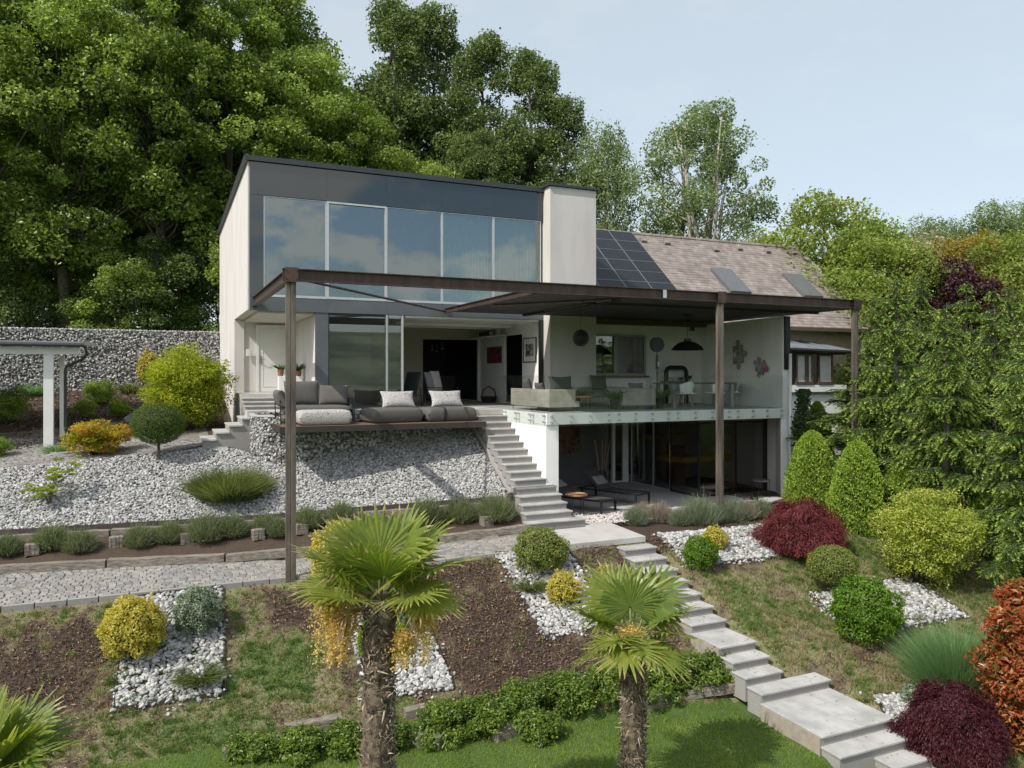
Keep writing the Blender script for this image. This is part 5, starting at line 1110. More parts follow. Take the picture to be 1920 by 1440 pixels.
t = empty('disc_lamp', (10.95, 25.15, 2.41), 'round white disc lamp standing on the high wall shelf', 'lamp'); MB().tube([(-.06, 0, .17), (-.03, 0, .17)], .16, 24).build('disc', WHITEP, t); MB().box(-.06, .02, -.05, .05, 0, .03).build('foot', WHITEP, t)
def picture(y0, y1, z0, z1, frame, mount, art, label, mw):
    t = empty('framed_picture', (0, 0, 0), label, 'picture'); x = 11.195; f = .03
    MB().box(x-.035, x, y0, y0+f, z0, z1).box(x-.035, x, y1-f, y1, z0, z1).box(x-.035, x, y0+f, y1-f, z0, z0+f).box(x-.035, x, y0+f, y1-f, z1-f, z1).build('frame', frame, t)
    MB().box(x-.015, x-.004, y0+f, y1-f, z0+f, z1-f).build('mount', mount, t); MB().box(x-.02, x-.0155, y0+f+mw, y1-f-mw, z0+f+mw, z1-f-mw).build('print', art, t)
def artmat(name, cols, scale=5):
    m, t, b = newmat(name); tc = t.nodes.new('ShaderNodeTexCoord'); n = t.nodes.new('ShaderNodeTexNoise'); n.inputs['Scale'].default_value = scale; n.inputs['Detail'].default_value = 3; n.inputs['Distortion'].default_value = 1.2
    t.links.new(tc.outputs['Object'], n.inputs[0]); r = t.nodes.new('ShaderNodeValToRGB'); e = r.color_ramp.elements
    while len(e) < len(cols): e.new(.5)
    for i, c in enumerate(cols): e[i].position = .33+.34*i/(len(cols)-1); e[i].color = (*c, 1)
    t.links.new(n.outputs[0], r.inputs[0]); t.links.new(r.outputs[0], b.inputs['Base Color']); b.inputs['Roughness'].default_value = .6; return m
picture(25.45, 26.75, 1.42, 2.02, mat('dark_gold_frame', (.10, .05, .015), .5), BLACK, artmat('red_painting', [(.02, .03, .08), (.10, .12, .2), (.30, .03, .06), (.20, .02, .03), (.05, .02, .02)], 4), 'dark red and blue painting in a brown frame by the doorway', .0)
picture(22.62, 23.62, 1.40, 2.22, BLACK, mat('picture_mount', (.78, .77, .75), .8), artmat('black_white_print', [(.015, .015, .015), (.03, .03, .03), (.5, .5, .5), (.02, .02, .02)], 6), 'black and white print with wide white mount next to the chimney', .17)
for i, (px, py) in enumerate(((810, 658), (819, 660), (829, 655))):
    x = atY(px, 29.5); z = zat(py, x, 29.5); t = empty('kitchen_pendant', (x, 29.5, z), 'hanging silver kitchen lamp, '+['left one', 'middle one', 'right one'][i]+' of three in the dark kitchen', 'pendant lamp', 'kitchen pendants')
    MB().lathe([(.015, .3), (.02, .1), (.09, .03), (.085, 0), (.001, 0)], n=14).build('lamp_shade', mat('bright_silver', (.85, .8, .7), .25, metal=.4), t); MB().tube([(0, 0, .3), (0, 0, 2.58-z)], .006, 5).build('cord', BLACK, t)
# ------------------------------------------------------------------ terrace furniture
def box_sofa(x0, x1, y0, y1, label, back, z0=.12, z1=.60, cat='sofa'):
    t = empty('terrace_sofa', (0, 0, 0), label, cat); w_ = .12; B = MB()
    B.box(x0, x1, y0, y1, z0, z0+.16)
    sides = {'l': (x0, x0+w_, y0, y1), 'r': (x1-w_, x1, y0, y1), 'f': (x0+w_, x1-w_, y0, y0+w_), 'b': (x0+w_, x1-w_, y1-w_, y1)}
    for s in back: B.box(*sides[s], z0+.16, z1)
    B.build('body', FABS, t, bevel=.012)
    soft('seat_cushion', mat('taupe_cushion', (.22, .20, .175), .95), t, ((x0+x1)/2, (y0+y1)/2, z0+.24), ((x1-x0)/2-.1, (y1-y0)/2-.1, .09), puff=.15)
    MB().tube([(x0+.05, y0+.05, 0), (x0+.05, y0+.05, z0)], .015, 6).tube([(x1-.05, y0+.05, 0), (x1-.05, y0+.05, z0)], .015, 6).tube([(x0+.05, y1-.05, 0), (x0+.05, y1-.05, z0)], .015, 6).tube([(x1-.05, y1-.05, 0), (x1-.05, y1-.05, z0)], .015, 6).build('frame', BLACK, t)
box_sofa(9.35, 10.27, 18.15, 20.6, 'long stone-coloured sofa along the side glass railing', 'lf')
box_sofa(11.9, 13.0, 18.55, 19.45, 'stone-coloured armchair with its back to the front railing', 'lfr', cat='armchair')
box_sofa(11.9, 13.5, 20.9, 21.85, 'stone-coloured sofa against the chimney under the window', 'lrb')
for c, sz_, rz, la, m_ in (((9.85, 18.45, .74), (.36, .22, .09), 0, 'dark teal pillow on the front end of the long terrace sofa', FABD), ((9.55, 19.9, .70), (.2, .2, .09), math.pi/2, 'charcoal pillow upright on the far end of the long terrace sofa', FABG), ((9.60, 19.2, .64), (.26, .14, .09), math.pi/2, 'grey pillow lying in the middle of the long terrace sofa', FABG),
    ((12.9, 21.55, .74), (.30, .26, .10), 0, 'dark green pillow on the sofa under the window', mat('dark_green_fabric', (.02, .045, .015), .9)), ((12.5, 18.80, .60), (.26, .17, .09), 0, 'rounded dark pillow in the stone-coloured armchair', FABG)):
    o = pillow('scatter_cushion', m_, None, c, *sz_, .25, rz); tag(o, la, 'pillow')
def round_table(loc, r, h, topm, label, legs=3, name='round_table', tr=.02):
    t = empty(name, loc, label, 'side table'); MB().lathe([(.001, h-tr), (r*.97, h-tr), (r, h-tr*.5), (r, h+.02), (r-.015, h+.02), (r-.02, h), (.001, h)], n=28).build('table_top', topm, t)
    for k in range(legs):
        a = k*6.283/legs+.5; MB().tube([(math.cos(a)*r*.75, math.sin(a)*r*.75, 0), (math.cos(a)*r*.7, math.sin(a)*r*.7, h-tr)], .011, 6).build('leg', BLACK, t)
round_table((10.95, 19.2, 0), .27, .36, WOODY, 'low round table with honey wood top behind the railing')
round_table((11.35, 19.6, 0), .2, .46, BLACK, 'small black round table beside the honey wood one')
pot_plant((11.2, 20.0, 0), .14, .3, BLACK, 'leafy plant in a black pot near the honey wood table', 11, n=80, spread=.45)
pot_plant((11.72, 18.75, 0), .12, .28, BLACK, 'leafy plant in a black pot left of the terrace armchair', 12, n=70, spread=.42)
pot_plant((13.25, 18.7, 0), .13, .3, BLACK, 'leafy plant in a black pot right of the terrace armchair', 13, n=70, spread=.40)
DT = empty('dining_table', (15.2, 19.6, 0), 'long grey dining table under the black dome lamp', 'table')
MB().box(-1.25, 1.25, -.48, .48, .70, .75).build('table_top', mat('grey_table_top', (.12, .12, .12), .5), DT, bevel=.005)
for s in (-1, 1):
    for q in (-1, 1): MB().box(s*1.1-.05, s*1.1+.05, q*.4-.05, q*.4+.05, 0, .70).build('leg', mat('pale_leg', (.42, .41, .39), .6), DT)
def shell_chair(loc, rz, label):
    t = empty('dining_chair', loc, label, 'chair', 'shell chairs round the dining table', rz); m_ = mat('pale_shell', (.74, .74, .71), .5)
    soft('seat', m_, t, (0, 0, .44), (.23, .22, .035), puff=.3)
    n = 12; V = []
    for i in range(n+1):
        a = math.radians(200+140*i/n); 
        for (z, k) in ((.44, .22), (.62, .25), (.80-.10*abs(i/n-.5)*2, .26)): V.append((math.cos(a)*k*1.05, math.sin(a)*k, z))
    V += [(x*.93, y*.93, z) for x, y, z in V]; q = 3*(n+1); F = []
    for i in range(n):
        for j in range(2):
            F.append((i*3+j, (i+1)*3+j, (i+1)*3+j+1, i*3+j+1)); F.append((q+i*3+j, q+i*3+j+1, q+(i+1)*3+j+1, q+(i+1)*3+j))
        F.append((i*3+2, (i+1)*3+2, q+(i+1)*3+2, q+i*3+2))
    MB().add(V, F).build('backrest', m_, t, smooth=True)
    for a in (.8, 2.3, 3.9, 5.5): MB().tube([(math.cos(a)*.14, math.sin(a)*.14, .42), (math.cos(a)*.27, math.sin(a)*.25, 0)], [.016, .009], 6).build('leg', mat('ash_leg', (.42, .36, .27), .6), t)
shell_chair((14.25, 18.85, 0), 0, 'pale shell chair before the table, nearest the armchair'); shell_chair((15.35, 18.8, 0), .2, 'pale shell chair before the table, behind the steel post')
shell_chair((14.4, 20.4, 0), 3.1, 'pale shell chair behind the table, nearest the floor lamp'); shell_chair((15.5, 20.45, 0), 3.3, 'pale shell chair behind the table, nearest the black arch')
shell_chair((16.5, 19.5, 0), 1.5, 'pale shell chair at the table end beside the right wall')
for x, y, h, la in ((14.75, 19.7, .16, 'black candle lantern on the table beside the tray'), (15.0, 19.6, .22, 'tall black candle lantern on the middle of the table')):
    t = empty('candle_lantern', (x, y, .75), la, 'lantern'); MB().lathe([(.05, 0), (.055, .02), (.02, .05), (.02, h*.5), (.07, h*.6), (.08, h), (.07, h), (.055, h*.62), (.001, h*.6)], n=14).build('body', BLACK, t)
t = empty('serving_tray', (14.35, 19.6, .75), 'long dark tray with glasses on the dining table', 'tray'); MB().box(-.35, .35, -.14, .14, 0, .015).box(-.35, .35, -.14, -.125, .015, .04).box(-.35, .35, .125, .14, .015, .04).build('tray', BLACK, t)
MB().lathe([(.03, .016), (.035, .12), (.03, .12), (.027, .03)], (-.1, 0, 0), 12).lathe([(.03, .016), (.035, .12), (.03, .12), (.027, .03)], (.12, .03, 0), 12).build('glasses', mat('smoky_glassware', (.35, .37, .36), .1), t)
t = empty('black_arch', (16.2, 21.9, 0), 'black arched grill frame against the back terrace wall', 'grill')
MB().tube([(-.42, 0, 0), (-.42, 0, 1.1), (-.36, 0, 1.2), (-.28, 0, 1.24), (.28, 0, 1.24), (.36, 0, 1.2), (.42, 0, 1.1), (.42, 0, 0)], .075, 10).build('frame', BLACK, t, smooth=True); MB().box(-.33, .33, -.02, .1, .3, .9).build('plate', mat('pale_board', (.4, .39, .36), .7), t)
xs_ = atY(1232, 19.0); t = empty('spotlight_lamp', (xs_, 19.0, 0), 'tall black floor lamp with round disc head on the terrace', 'floor lamp'); zc = zat(646, xs_, 19.0)
MB().tube([(0, -.05, zc), (0, .06, zc)], [.22, .22], 28).build('lamp_head', mat('disc_mesh', (.045, .047, .05), .6), t); MB().tube([(0, 0, 0), (0, 0, zc-.2)], .018, 8).tube([(0, 0, zc-.72), (0, 0, zc-.3)], [.05, .03], 10).build('pole', BLACK, t)
MB().lathe([(.001, .03), (.2, .02), (.22, 0), (.001, 0)], n=20).build('base', BLACK, t); MB().tube([(0, -.05, zc-.55), (0, -.07, zc-.55)], .03, 10).tube([(0, -.05, zc-.62), (0, -.07, zc-.62)], .025, 10).build('knobs', ALU, t)
xd = atY(1289, 19.6); zdm = zat(656.5, xd, 19.6); t = empty('dome_pendant', (xd, 19.6, zdm), 'wide black dome pendant hanging over the dining table', 'pendant lamp')
MB().lathe([(.50, 0), (.485, .03), (.42, .12), (.30, .21), (.16, .265), (.11, .275), (.11, .36), (.001, .36)], n=36).lathe([(.495, 0), (.41, .11), (.29, .20), (.1, .26), (.001, .262)], n=36).build('lamp_shade', BLACK, t, smooth=False); MB().tube([(0, 0, .36), (0, 0, 2.86-zdm)], .008, 6).box(-.17, .17, -.03, .03, 2.82-zdm, 2.86-zdm).build('rod', BLACK, t)
xb_ = atY(1089, 20.0); zb3 = zat(634, xb_, 20.0); t = empty('wire_ball_pendant', (xb_, 20.0, zb3), 'round dark wire mesh pendant in front of the chimney', 'pendant lamp'); m_ = MB(); R_ = .235
for k in range(16):
    a = k*math.pi/16; m_.tube([(R_*math.cos(q)*math.cos(a), R_*math.cos(q)*math.sin(a), R_*math.sin(q)*1.05) for q in np.linspace(-1.2, 4.34, 22)], .005, 4)
for q in np.linspace(-1.2, 1.3, 11): m_.tube([(R_*math.cos(q)*math.cos(a), R_*math.cos(q)*math.sin(a), R_*math.sin(q)*1.05) for a in np.linspace(0, 6.283, 22)], .005, 4)
m_.build('lamp_shade', BLACK, t); MB().tube([(0, 0, R_*.9), (0, 0, 2.86-zb3)], .006, 6).build('cord', BLACK, t)
MB().lathe([(R_*.8*math.cos(q), R_*.8*math.sin(q)) for q in np.linspace(-1.5, 1.5, 9)], n=16).build('inner_shade', mat('smoke_shade', (.06, .06, .06), .7), t)
t = empty('wall_speaker', (atY(1299, 22.2), 22.2, zat(613, 17, 22.2)), 'small grey speaker high on the back terrace wall', 'speaker'); MB().box(-.09, .09, 0, .09, -.14, .14).build('body', mat('speaker_grey', (.30, .30, .29), .6), t, bevel=.01); MB().box(-.07, .07, -.01, 0, -.12, .12).build('grille', FABG, t)
# puzzle shaped collages on the right terrace wall
A0, A1 = np.array([16.95, 17.7]), np.array([17.62, 22.6])
def wallpt(px):
    a, b = ray(px); d = A1-A0; M = np.array([[a, -d[0]], [b, -d[1]]]); D, s = np.linalg.solve(M, A0); return s*np.linalg.norm(d), D
def collage(name, seed, sat):
    m, t, b = newmat(name); tc = t.nodes.new('ShaderNodeTexCoord'); v = t.nodes.new('ShaderNodeTexVoronoi'); v.inputs['Scale'].default_value = 7; mp = t.nodes.new('ShaderNodeMapping'); mp.inputs['Location'].default_value = (seed, seed, 0)
    t.links.new(tc.outputs['Object'], mp.inputs[0]); t.links.new(mp.outputs[0], v.inputs['Vector']); n = t.nodes.new('ShaderNodeTexNoise'); n.inputs['Scale'].default_value = 10; n.inputs['Distortion'].default_value = 2; t.links.new(mp.outputs[0], n.inputs[0])
    r = t.nodes.new('ShaderNodeValToRGB'); r.color_ramp.interpolation = 'CONSTANT'; e = r.color_ramp.elements; e[0].color = (.02, .02, .02, 1); e[1].position = .45; e[1].color = (.75, .74, .72, 1); q = e.new(.53); q.color = (.015, .015, .02, 1); q = e.new(.6); q.color = (.6, .58, .56, 1)
    t.links.new(n.outputs[0], r.inputs[0]); hs = t.nodes.new('ShaderNodeHueSaturation'); hs.inputs['Saturation'].default_value = .9; hs.inputs['Value'].default_value = .75; t.links.new(v.outputs['Color'], hs.inputs['Color'])
    mm = t.nodes.new('ShaderNodeMixRGB'); mm.inputs[0].default_value = sat; t.links.new(r.outputs[0], mm.inputs[1]); t.links.new(hs.outputs[0], mm.inputs[2]); t.links.new(mm.outputs[0], b.inputs['Base Color']); b.inputs['Roughness'].default_value = .4; return m
def puzzle(px, py, size, rot, m, label, knobs, seed):
    s, D = wallpt(px); z = CAMZ+(704-py)/FPX*D; u = Vector(((A1-A0)/np.linalg.norm(A1-A0)).tolist()+[0]); nrm = Vector((-u.y, u.x, 0)); c = Vector((*(A0+(A1-A0)*s/np.linalg.norm(A1-A0)), z))
    pts = []; h = size/2; cor = [(-h, -h), (h, -h), (h, h), (-h, h)]
    for i in range(4):
        p, q = Vector(cor[i]), Vector(cor[(i+1) % 4]); d = (q-p).normalized(); o = Vector((d.y, -d.x)); sg = knobs[i]; pts.append(p+(-o-d*.0)*0); r = size*.17
        mid = (p+q)/2; cc = mid+o*sg*r*.95
        for k in range(13):
            a = math.radians(-150+300*k/12); pts.append(cc+o*sg*(-math.cos(a+math.pi)*r*1.0)*(1)*1+d*math.sin(a)*r if False else cc+(o*sg*math.cos(a)+d*math.sin(a))*r)
    R2 = Matrix.Rotation(rot, 2); pts = [R2 @ p for p in pts]
    P = [c-u*p.x+Vector((0, 0, p.y))+nrm*.03 for p in pts]
    bm_ = MB().prism(P, -nrm*(-.025)) if False else MB().prism(P, nrm*.025)
    o = bm_.build('puzzle_artwork', m); tag(o, label, 'wall art'); return o, c, u, nrm, R2
puzzle(1386, 665, .58, .05, collage('mono_collage', 2.3, .12), 'large puzzle-shaped collage mostly black and white, behind the post', (1, 1, 1, -1), 1)
o, c, u, nrm, R2 = puzzle(1428, 686, .46, -.35, collage('colour_collage', 7.1, .45), 'smaller tilted puzzle-shaped collage in blue and yellow', (1, 1, -1, 1), 2)
MB().tube([c+u*(-.33)+Vector((0, 0, -.10))+nrm*.06, c+u*(-.33)+Vector((0, 0, -.10))+nrm*.065], .10, 20).build('red_disc', mat('red_print', (.35, .03, .04), .4, (.5, .3, .3), 14), o)
# ------------------------------------------------------------------ patio things
def lounger(foot, head, label, back, pill):
    fx, fy_ = foot; hx, hy = head; rz = math.atan2(hy-fy_, hx-fx); L = math.hypot(hx-fx, hy-fy_); t = empty('sun_lounger', (fx, fy_, -2.665), label, 'sun lounger', 'black sun loungers on the patio', rz)
    f = MB(); w_ = .34
    for s in (-1, 1): f.bar((0, s*w_, .32), (L, s*w_, .32), .04)
    f.bar((0, -w_, .32), (0, w_, .32), .04).bar((L, -w_, .32), (L, w_, .32), .04).build('frame', BLACK, t)
    for x, s in ((.04, -1), (.04, 1), (L-.15, -1), (L-.15, 1)): MB().bar((x, s*w_, 0), (x, s*w_, .30), .05).build('leg', BLACK, t)
    SL = mat('sling_fabric', (.06, .057, .052), .9, (.045, .042, .04), 60); MB().box(.02, L*.64, -w_+.025, w_-.025, .315, .33).build('sling', SL, t)
    e = L*.64; bx_, bz = e+math.cos(back)*.78, .33+math.sin(back)*.78
    MB().prism([(e, -w_+.02, .325), (bx_, -w_+.02, bz), (bx_, w_-.02, bz), (e, w_-.02, .325)], (-.01, 0, .016)).build('backrest', SL, t)
    o = soft('lounger_pillow', mat('light_pillow', (.25, .245, .24), .95), None, (0, 0, 0), (.16, .26, .05), puff=.5)
    o.parent = None; lx = e+math.cos(back)*pill; lz = .33+math.sin(back)*pill+.07; o.location = (fx+math.cos(rz)*lx, fy_+math.sin(rz)*lx, -2.665+lz); o.rotation_euler = (0, -back, rz); tag(o, 'light grey pillow on the '+('nearer' if back < .6 else 'farther, upright')+' black sun lounger', 'pillow')
lounger((10.88, 17.62), (10.0, 19.45), 'nearer black sun lounger beside the wooden side table', .5, .45); lounger((12.35, 18.2), (11.55, 20.1), 'farther black sun lounger with its back raised high', .72, .25)
x, y, _ = PZ(1081, 965, -2.67); round_table((x, y, -2.67), .29, .53, mat('round_wood', (.42, .23, .11), .5, (.34, .18, .085), 5, stretch=(1, 6, 1)), 'round wooden tray table between the staircase and the nearer lounger', 4)
t = empty('bamboo_vase', (atY(1128, 22.0), 22.0, -2.67), 'bundle of tall bare bamboo poles in a dark vase by the patio door', 'vase with poles'); MB().lathe([(.001, 0), (.14, 0), (.17, .3), (.12, .5), (.10, .5), (.001, .1)], n=16).build('vase', BLACK, t)
for dx, dy in ((-.28, 0), (-.2, .05), (.0, -.05), (.2, .05), (.34, 0)): MB().tube([(dx*.15, dy*.2, .1), (dx, dy, 1.52)], .017, 7).build('pole', mat('bamboo', (.42, .28, .16), .5, (.36, .23, .13), 8), t, smooth=True)
ma, mb_ = atY(1049, 22.48), atY(1087, 22.48); o = MB().box(ma, mb_, 22.46, 22.495, zat(850, 12.4, 22.48), zat(794, 12.4, 22.48)).build('wall_canvas', artmat('dark_mural', [(.03, .012, .012), (.10, .03, .028), (.16, .10, .045), (.035, .015, .015)], 2.2)); tag(o, 'dark red and gold canvas on the shaded patio wall', 'painting')
x, y, _ = PZ(1427, 935, -2.67); t = empty('metal_stool', (x, y, -2.67), 'slender dark metal stool in front of the glass room', 'stool')
MB().lathe([(.001, .52), (.26, .52), (.27, .54), (.26, .56), (.001, .56)], n=24).build('seat', mat('grey_stool_top', (.10, .10, .10), .5), t)
for k in range(4): a = k*1.571+.6; MB().tube([(math.cos(a)*.24, math.sin(a)*.24, 0), (math.cos(a)*.24, math.sin(a)*.24, .52)], .008, 5).build('leg', BLACK, t)
MB().prism([(15.6, 17.2, -2.68), (17.1, 16.75, -2.68), (17.6, 17.3, -2.68), (16.2, 17.9, -2.68)], (0, 0, .05)).build('stone_slab', PAVING, bevel=.005)
tag(bpy.data.objects['stone_slab'], 'pale stone slab at the corner of the patio', 'slab')
x, y, z, _ = G(262, 790); o = MB().obox((x, y, z+.25), (.42, .28, .10), rz=-.3, ry=-.55).build('slate_boulder', mat('slate_rock', (.28, .275, .26), .9, (.17, .17, .165), 8, .7, 12), bevel=.03); tag(o, 'tilted slab of grey rock behind the topiary', 'boulder')
x, y, z, _ = G(122, 850); MB().tube([(x, y, z-.02), (x, y, z+.045)], [.35, .35], 28).build('planting_ring', GRANITES); tag(bpy.data.objects['planting_ring'], 'round granite planting ring in the cobbled drive', 'planting ring')
# ------------------------------------------------------------------ plants
def S(px, py, wpx, hpx, off=0.):
    x, y, z, D = G(px, py); r = wpx*D/FPX/2
    a, b = ray(px); n = math.hypot(a, b); x += a/n*r*off; y += b/n*r*off; z = float(H(x, y)); return (x, y, z-.03), r, hpx*D/FPX
YEL = leafmat('gold_leaf', [(.24, .22, .03), (.42, .37, .05), (.56, .49, .09), (.64, .57, .18)], .5, .3)
LIME = leafmat('lime_leaf', [(.10, .17, .015), (.20, .29, .02), (.30, .37, .035), (.40, .44, .06)], .5, .35)
GRYG = leafmat('variegated_leaf', [(.06, .095, .05), (.13, .18, .10), (.27, .33, .22), (.40, .44, .33)], .5, .2)
DGRN = leafmat('deep_green_leaf', [(0.042, 0.075, 0.011), (0.078, 0.125, 0.015), (0.132, 0.194, 0.022)], .45, .3)
BOXG = leafmat('fresh_green_leaf', [(.06, .12, .012), (.12, .22, .018), (.20, .33, .035)], .4, .35)
OLIV = leafmat('olive_leaf', [(0.073, 0.111, 0.023), (0.146, 0.203, 0.040), (0.244, 0.304, 0.062), (0.357, 0.254, 0.078)], .5, .3)
GRAS = leafmat('grass_blade', [(.055, .085, .02), (.105, .145, .035), (.18, .215, .06), (.30, .29, .13)], .5, .35)
GRASG = leafmat('grey_grass_blade', [(0.101, 0.196, 0.068), (0.172, 0.284, 0.110), (0.259, 0.374, 0.165)], .5, .35)
LAVM = leafmat('lavender_deep_green', [(.07, .10, .03), (.13, .17, .06), (.21, .25, .11), (.30, .29, .22)], .7, .2)
LAVG = leafmat('lavender_green', [(.08, .11, .055), (.14, .18, .09), (.22, .26, .16), (.32, .31, .27)], .7, .2)
LAVD = leafmat('lavender_dry', [(.16, .13, .10), (.30, .25, .19), (.40, .35, .29)], .8, .2)
def ball(px, py, w_, h_, m, label, n=6500, L=.045, W=.026, off=.2, lift=0, **k):
    loc, r, h = S(px, py+.15*h_, w_*.95, h_, off)
    return shrub('ball_shrub', loc, r, h*.5, n, L, W, m, label, **k)
ball(250, 1225, 116, 116, YEL, 'round golden ball shrub in the lowest left gravel bed', 9000, seed=1, spikes=3)
ball(371, 1180, 90, 90, GRYG, 'round grey-green ball shrub beside the golden ball', 8000, .035, .022, seed=2)
ball(652, 1088, 150, 122, YEL, 'large yellow shrub behind the fronds of the bigger palm', 12000, .05, .03, seed=3)
ball(1014, 1066, 104, 86, OLIV, 'round olive green ball shrub beside the stone landing', 9000, .04, .024, seed=4)
ball(1056, 1128, 66, 60, YEL, 'small golden shrub with upright tips left of the smaller palm', 4200, .035, .024, seed=5, spikes=6)
ball(1135, 1112, 46, 56, YEL, 'golden shrub hidden behind the smaller palm', 2600, .035, .024, seed=6, spikes=4)
ball(1313, 1060, 68, 64, BOXG, 'small bright green ball shrub in the gravel bed by the steel post', 6500, .036, .024, seed=7)
ball(1340, 1025, 50, 42, YEL, 'small golden shrub touching the bright green ball', 3200, .036, .024, seed=8, spikes=5)
ball(1623, 1190, 130, 122, BOXG, 'large fresh green ball shrub in the right gravel bed', 9500, .055, .034, seed=9)
ball(735, 1180, 70, 70, GRYG, 'grey variegated shrub half hidden by the bigger palm trunk', 4200, .035, .022, seed=10)
ball(690, 1228, 42, 74, LIME, 'upright yellow-green shrub left behind the bigger palm trunk', 2600, .04, .02, seed=11)
ball(752, 1225, 36, 64, LIME, 'upright yellow-green shrub right behind the bigger palm trunk', 2200, .04, .02, seed=12)
ball(280, 712, 44, 66, YEL, 'bright yellow shrub glowing behind the big lime maple', 5000, .055, .035, seed=13, off=.2)
# lollipops
def lolly(px, py, w_, h_, stem_px, m, label, seed, n=11000):
    loc, r, h = S(px, py, w_, h_, 0.0); D = SN*loc[0]+CS*loc[1]; st = stem_px*D/FPX
    return shrub('lollipop_topiary', loc, r, h*.5, n, .035, .02, m, label, 'topiary', base=st, seed=seed, bumps=.02, out=.6, cut=-1.1)
lolly(297, 866, 98, 80, 34, DGRN, 'dark green lollipop topiary on a bare stem in the pebble slope', 1)
lolly(1562, 1118, 92, 72, 26, OLIV, 'olive green lollipop topiary behind the fresh green ball', 2, 9000)
# maples
def acer(px, py, w_, h_, m, label, n, L, W, seed, off=.6, nc=110, rc=.2, name='acer_shrub', flat=.35):
    loc, r, h = S(px, py, w_, h_, off); return layered_acer(name, loc, r, h*.47, m, label, n, L, W, seed, nc=nc, base=.04, rc=rc*r/.9, flat=flat)
LIMEM = leafmat('lime_maple_leaf', [(0.092, 0.150, 0.015), (0.224, 0.288, 0.026), (0.396, 0.438, 0.040), (0.554, 0.537, 0.066)], .5, .35)
acer(352, 812, 160, 172, LIMEM, 'big lime green weeping maple against the house corner', 50000, .07, .034, 1, off=.45, nc=380, rc=.22, flat=.55)
acer(1735, 1112, 185, 196, leafmat('golden_maple_leaf', [(.12, .19, .02), (.27, .34, .04), (.46, .50, .10), (.62, .58, .22)], .5, .35), 'large dense yellow-green maple beside the thuja cones', 42000, .055, .030, 2, off=.4, nc=330, rc=.20, flat=.6)
acer(180, 862, 128, 78, leafmat('orange_maple_leaf', [(.10, .17, .015), (.30, .33, .03), (.48, .34, .05), (.52, .20, .07)], .5, .35), 'low orange-tipped yellow maple at the edge of the pebbles', 11000, .07, .035, 3, nc=90, rc=.24, off=.7)
REDM = leafmat('red_maple_leaf', [(.06, .010, .014), (.13, .022, .028), (.20, .045, .045), (.26, .09, .07)], .5, .3)
DRED = leafmat('dark_red_maple_leaf', [(.03, .006, .010), (.07, .013, .018), (.12, .025, .028)], .5, .25)
loc, r, h = S(1502, 1056, 165, 110, .6); dome_maple(loc, r, h*.80, 34000, REDM, 'crimson laceleaf maple mound beside the gravel by the post', 1)
loc, r, h = S(1783, 1442, 182, 140, .6); dome_maple(loc, r, h*.82, 40000, DRED, 'dark wine-red laceleaf maple beside the lowest steps', 2)
# young pale maple on the pebbles
def open_maple(px, py, h, m, label, seed, tiers):
    loc = G(px, py)[:3]; rng = np.random.default_rng(seed); t = empty('young_maple', loc, label, 'small tree'); mb = MB(); cs, rs = [], []
    for (a, r, z, n) in tiers:
        tip = np.array([math.cos(a)*r, math.sin(a)*r, z]); mb.tube([(0, 0, -.05), (tip[0]*.2, tip[1]*.2, z*.6), tuple(tip)], [.022, .014, .004], 5)
        for k in range(n): f = rng.uniform(.35, 1.1); cs.append(tip*np.array([f, f, 1])+rng.normal(size=3)*np.array([.11, .11, .08])); rs.append(rng.uniform(.06, .12))
    V, T = clump_crown(rng, cs, rs, 75, .06, .022, .25, 1.); link('foliage', quads_mesh('foliage', V, T), m, t); mb.build('stem', BARK, t)
PALEM = leafmat('pale_maple_leaf', [(.16, .22, .04), (.28, .34, .06), (.40, .44, .10)], .5, .4)
open_maple(93, 948, .8, PALEM, 'small airy pale green maple sapling on the pebble slope', 3, [(2.7, .55, .42, 8), (-.3, .5, .75, 8), (.6, .6, .95, 7), (3.6, .35, .35, 6), (-1.5, .3, .35, 7), (1.2, .3, .7, 5)])
# junipers / small conifers in the mulch bank
JUN = leafmat('juniper_green', [(0.070, 0.128, 0.019), (0.140, 0.236, 0.033), (0.245, 0.344, 0.048), (0.385, 0.452, 0.081)], .6, .25)
def jun(px, py, w_, h_, label, seed, n=7000, off=.4): loc, r, h = S(px, py, w_, h_, off); layered_acer('spreading_juniper', loc, r, h*.5, JUN, label, n, .06, .02, seed, 'conifer shrub', 60, .03, .6, rc=.28*r/.9)
jun(186, 760, 64, 50, 'juniper bush in the mulch bank behind the orange maple', 5); jun(160, 785, 44, 34, 'low juniper left of the mulch bank bush', 6, 4000); jun(225, 785, 42, 36, 'low juniper right of the mulch bank bush', 7, 4000)
jun(8, 800, 90, 75, 'spreading juniper under the carport at the picture edge', 8, 9000); jun(-8, 860, 60, 40, 'bright low conifer at the edge of the cobbled drive', 9, 4000)
def gc(px, py, w_, h_, m, label, n, W=.012, arch=.6, seed=0, tilt=.5, off=.3, rr=.35):
    loc, r, h = S(px, py, w_, h_, off); grass_clump('grass_clump', loc, r, h, n, m, label, W=W, arch=arch, seed=seed, tilt=tilt, rr=rr)
gc(432, 957, 135, 80, GRAS, 'tall green ornamental grass in the middle of the pebbles', 6000, .012, .30, 1, .55, .5, .75)
gc(374, 1290, 92, 46, GRAS, 'dark green grass tuft in the lowest left gravel bed', 1700, .010, .7, 2, 1.0, .5, .55)
gc(250, 1318, 36, 24, GRASG, 'pale wispy grass tuft low in the left gravel bed', 400, .007, .5, 3, .8, .5, .5)
gc(996, 1118, 56, 38, GRAS, 'short green grass tuft beside the small golden shrub', 1400, .009, .5, 4, .9, .6, .55)
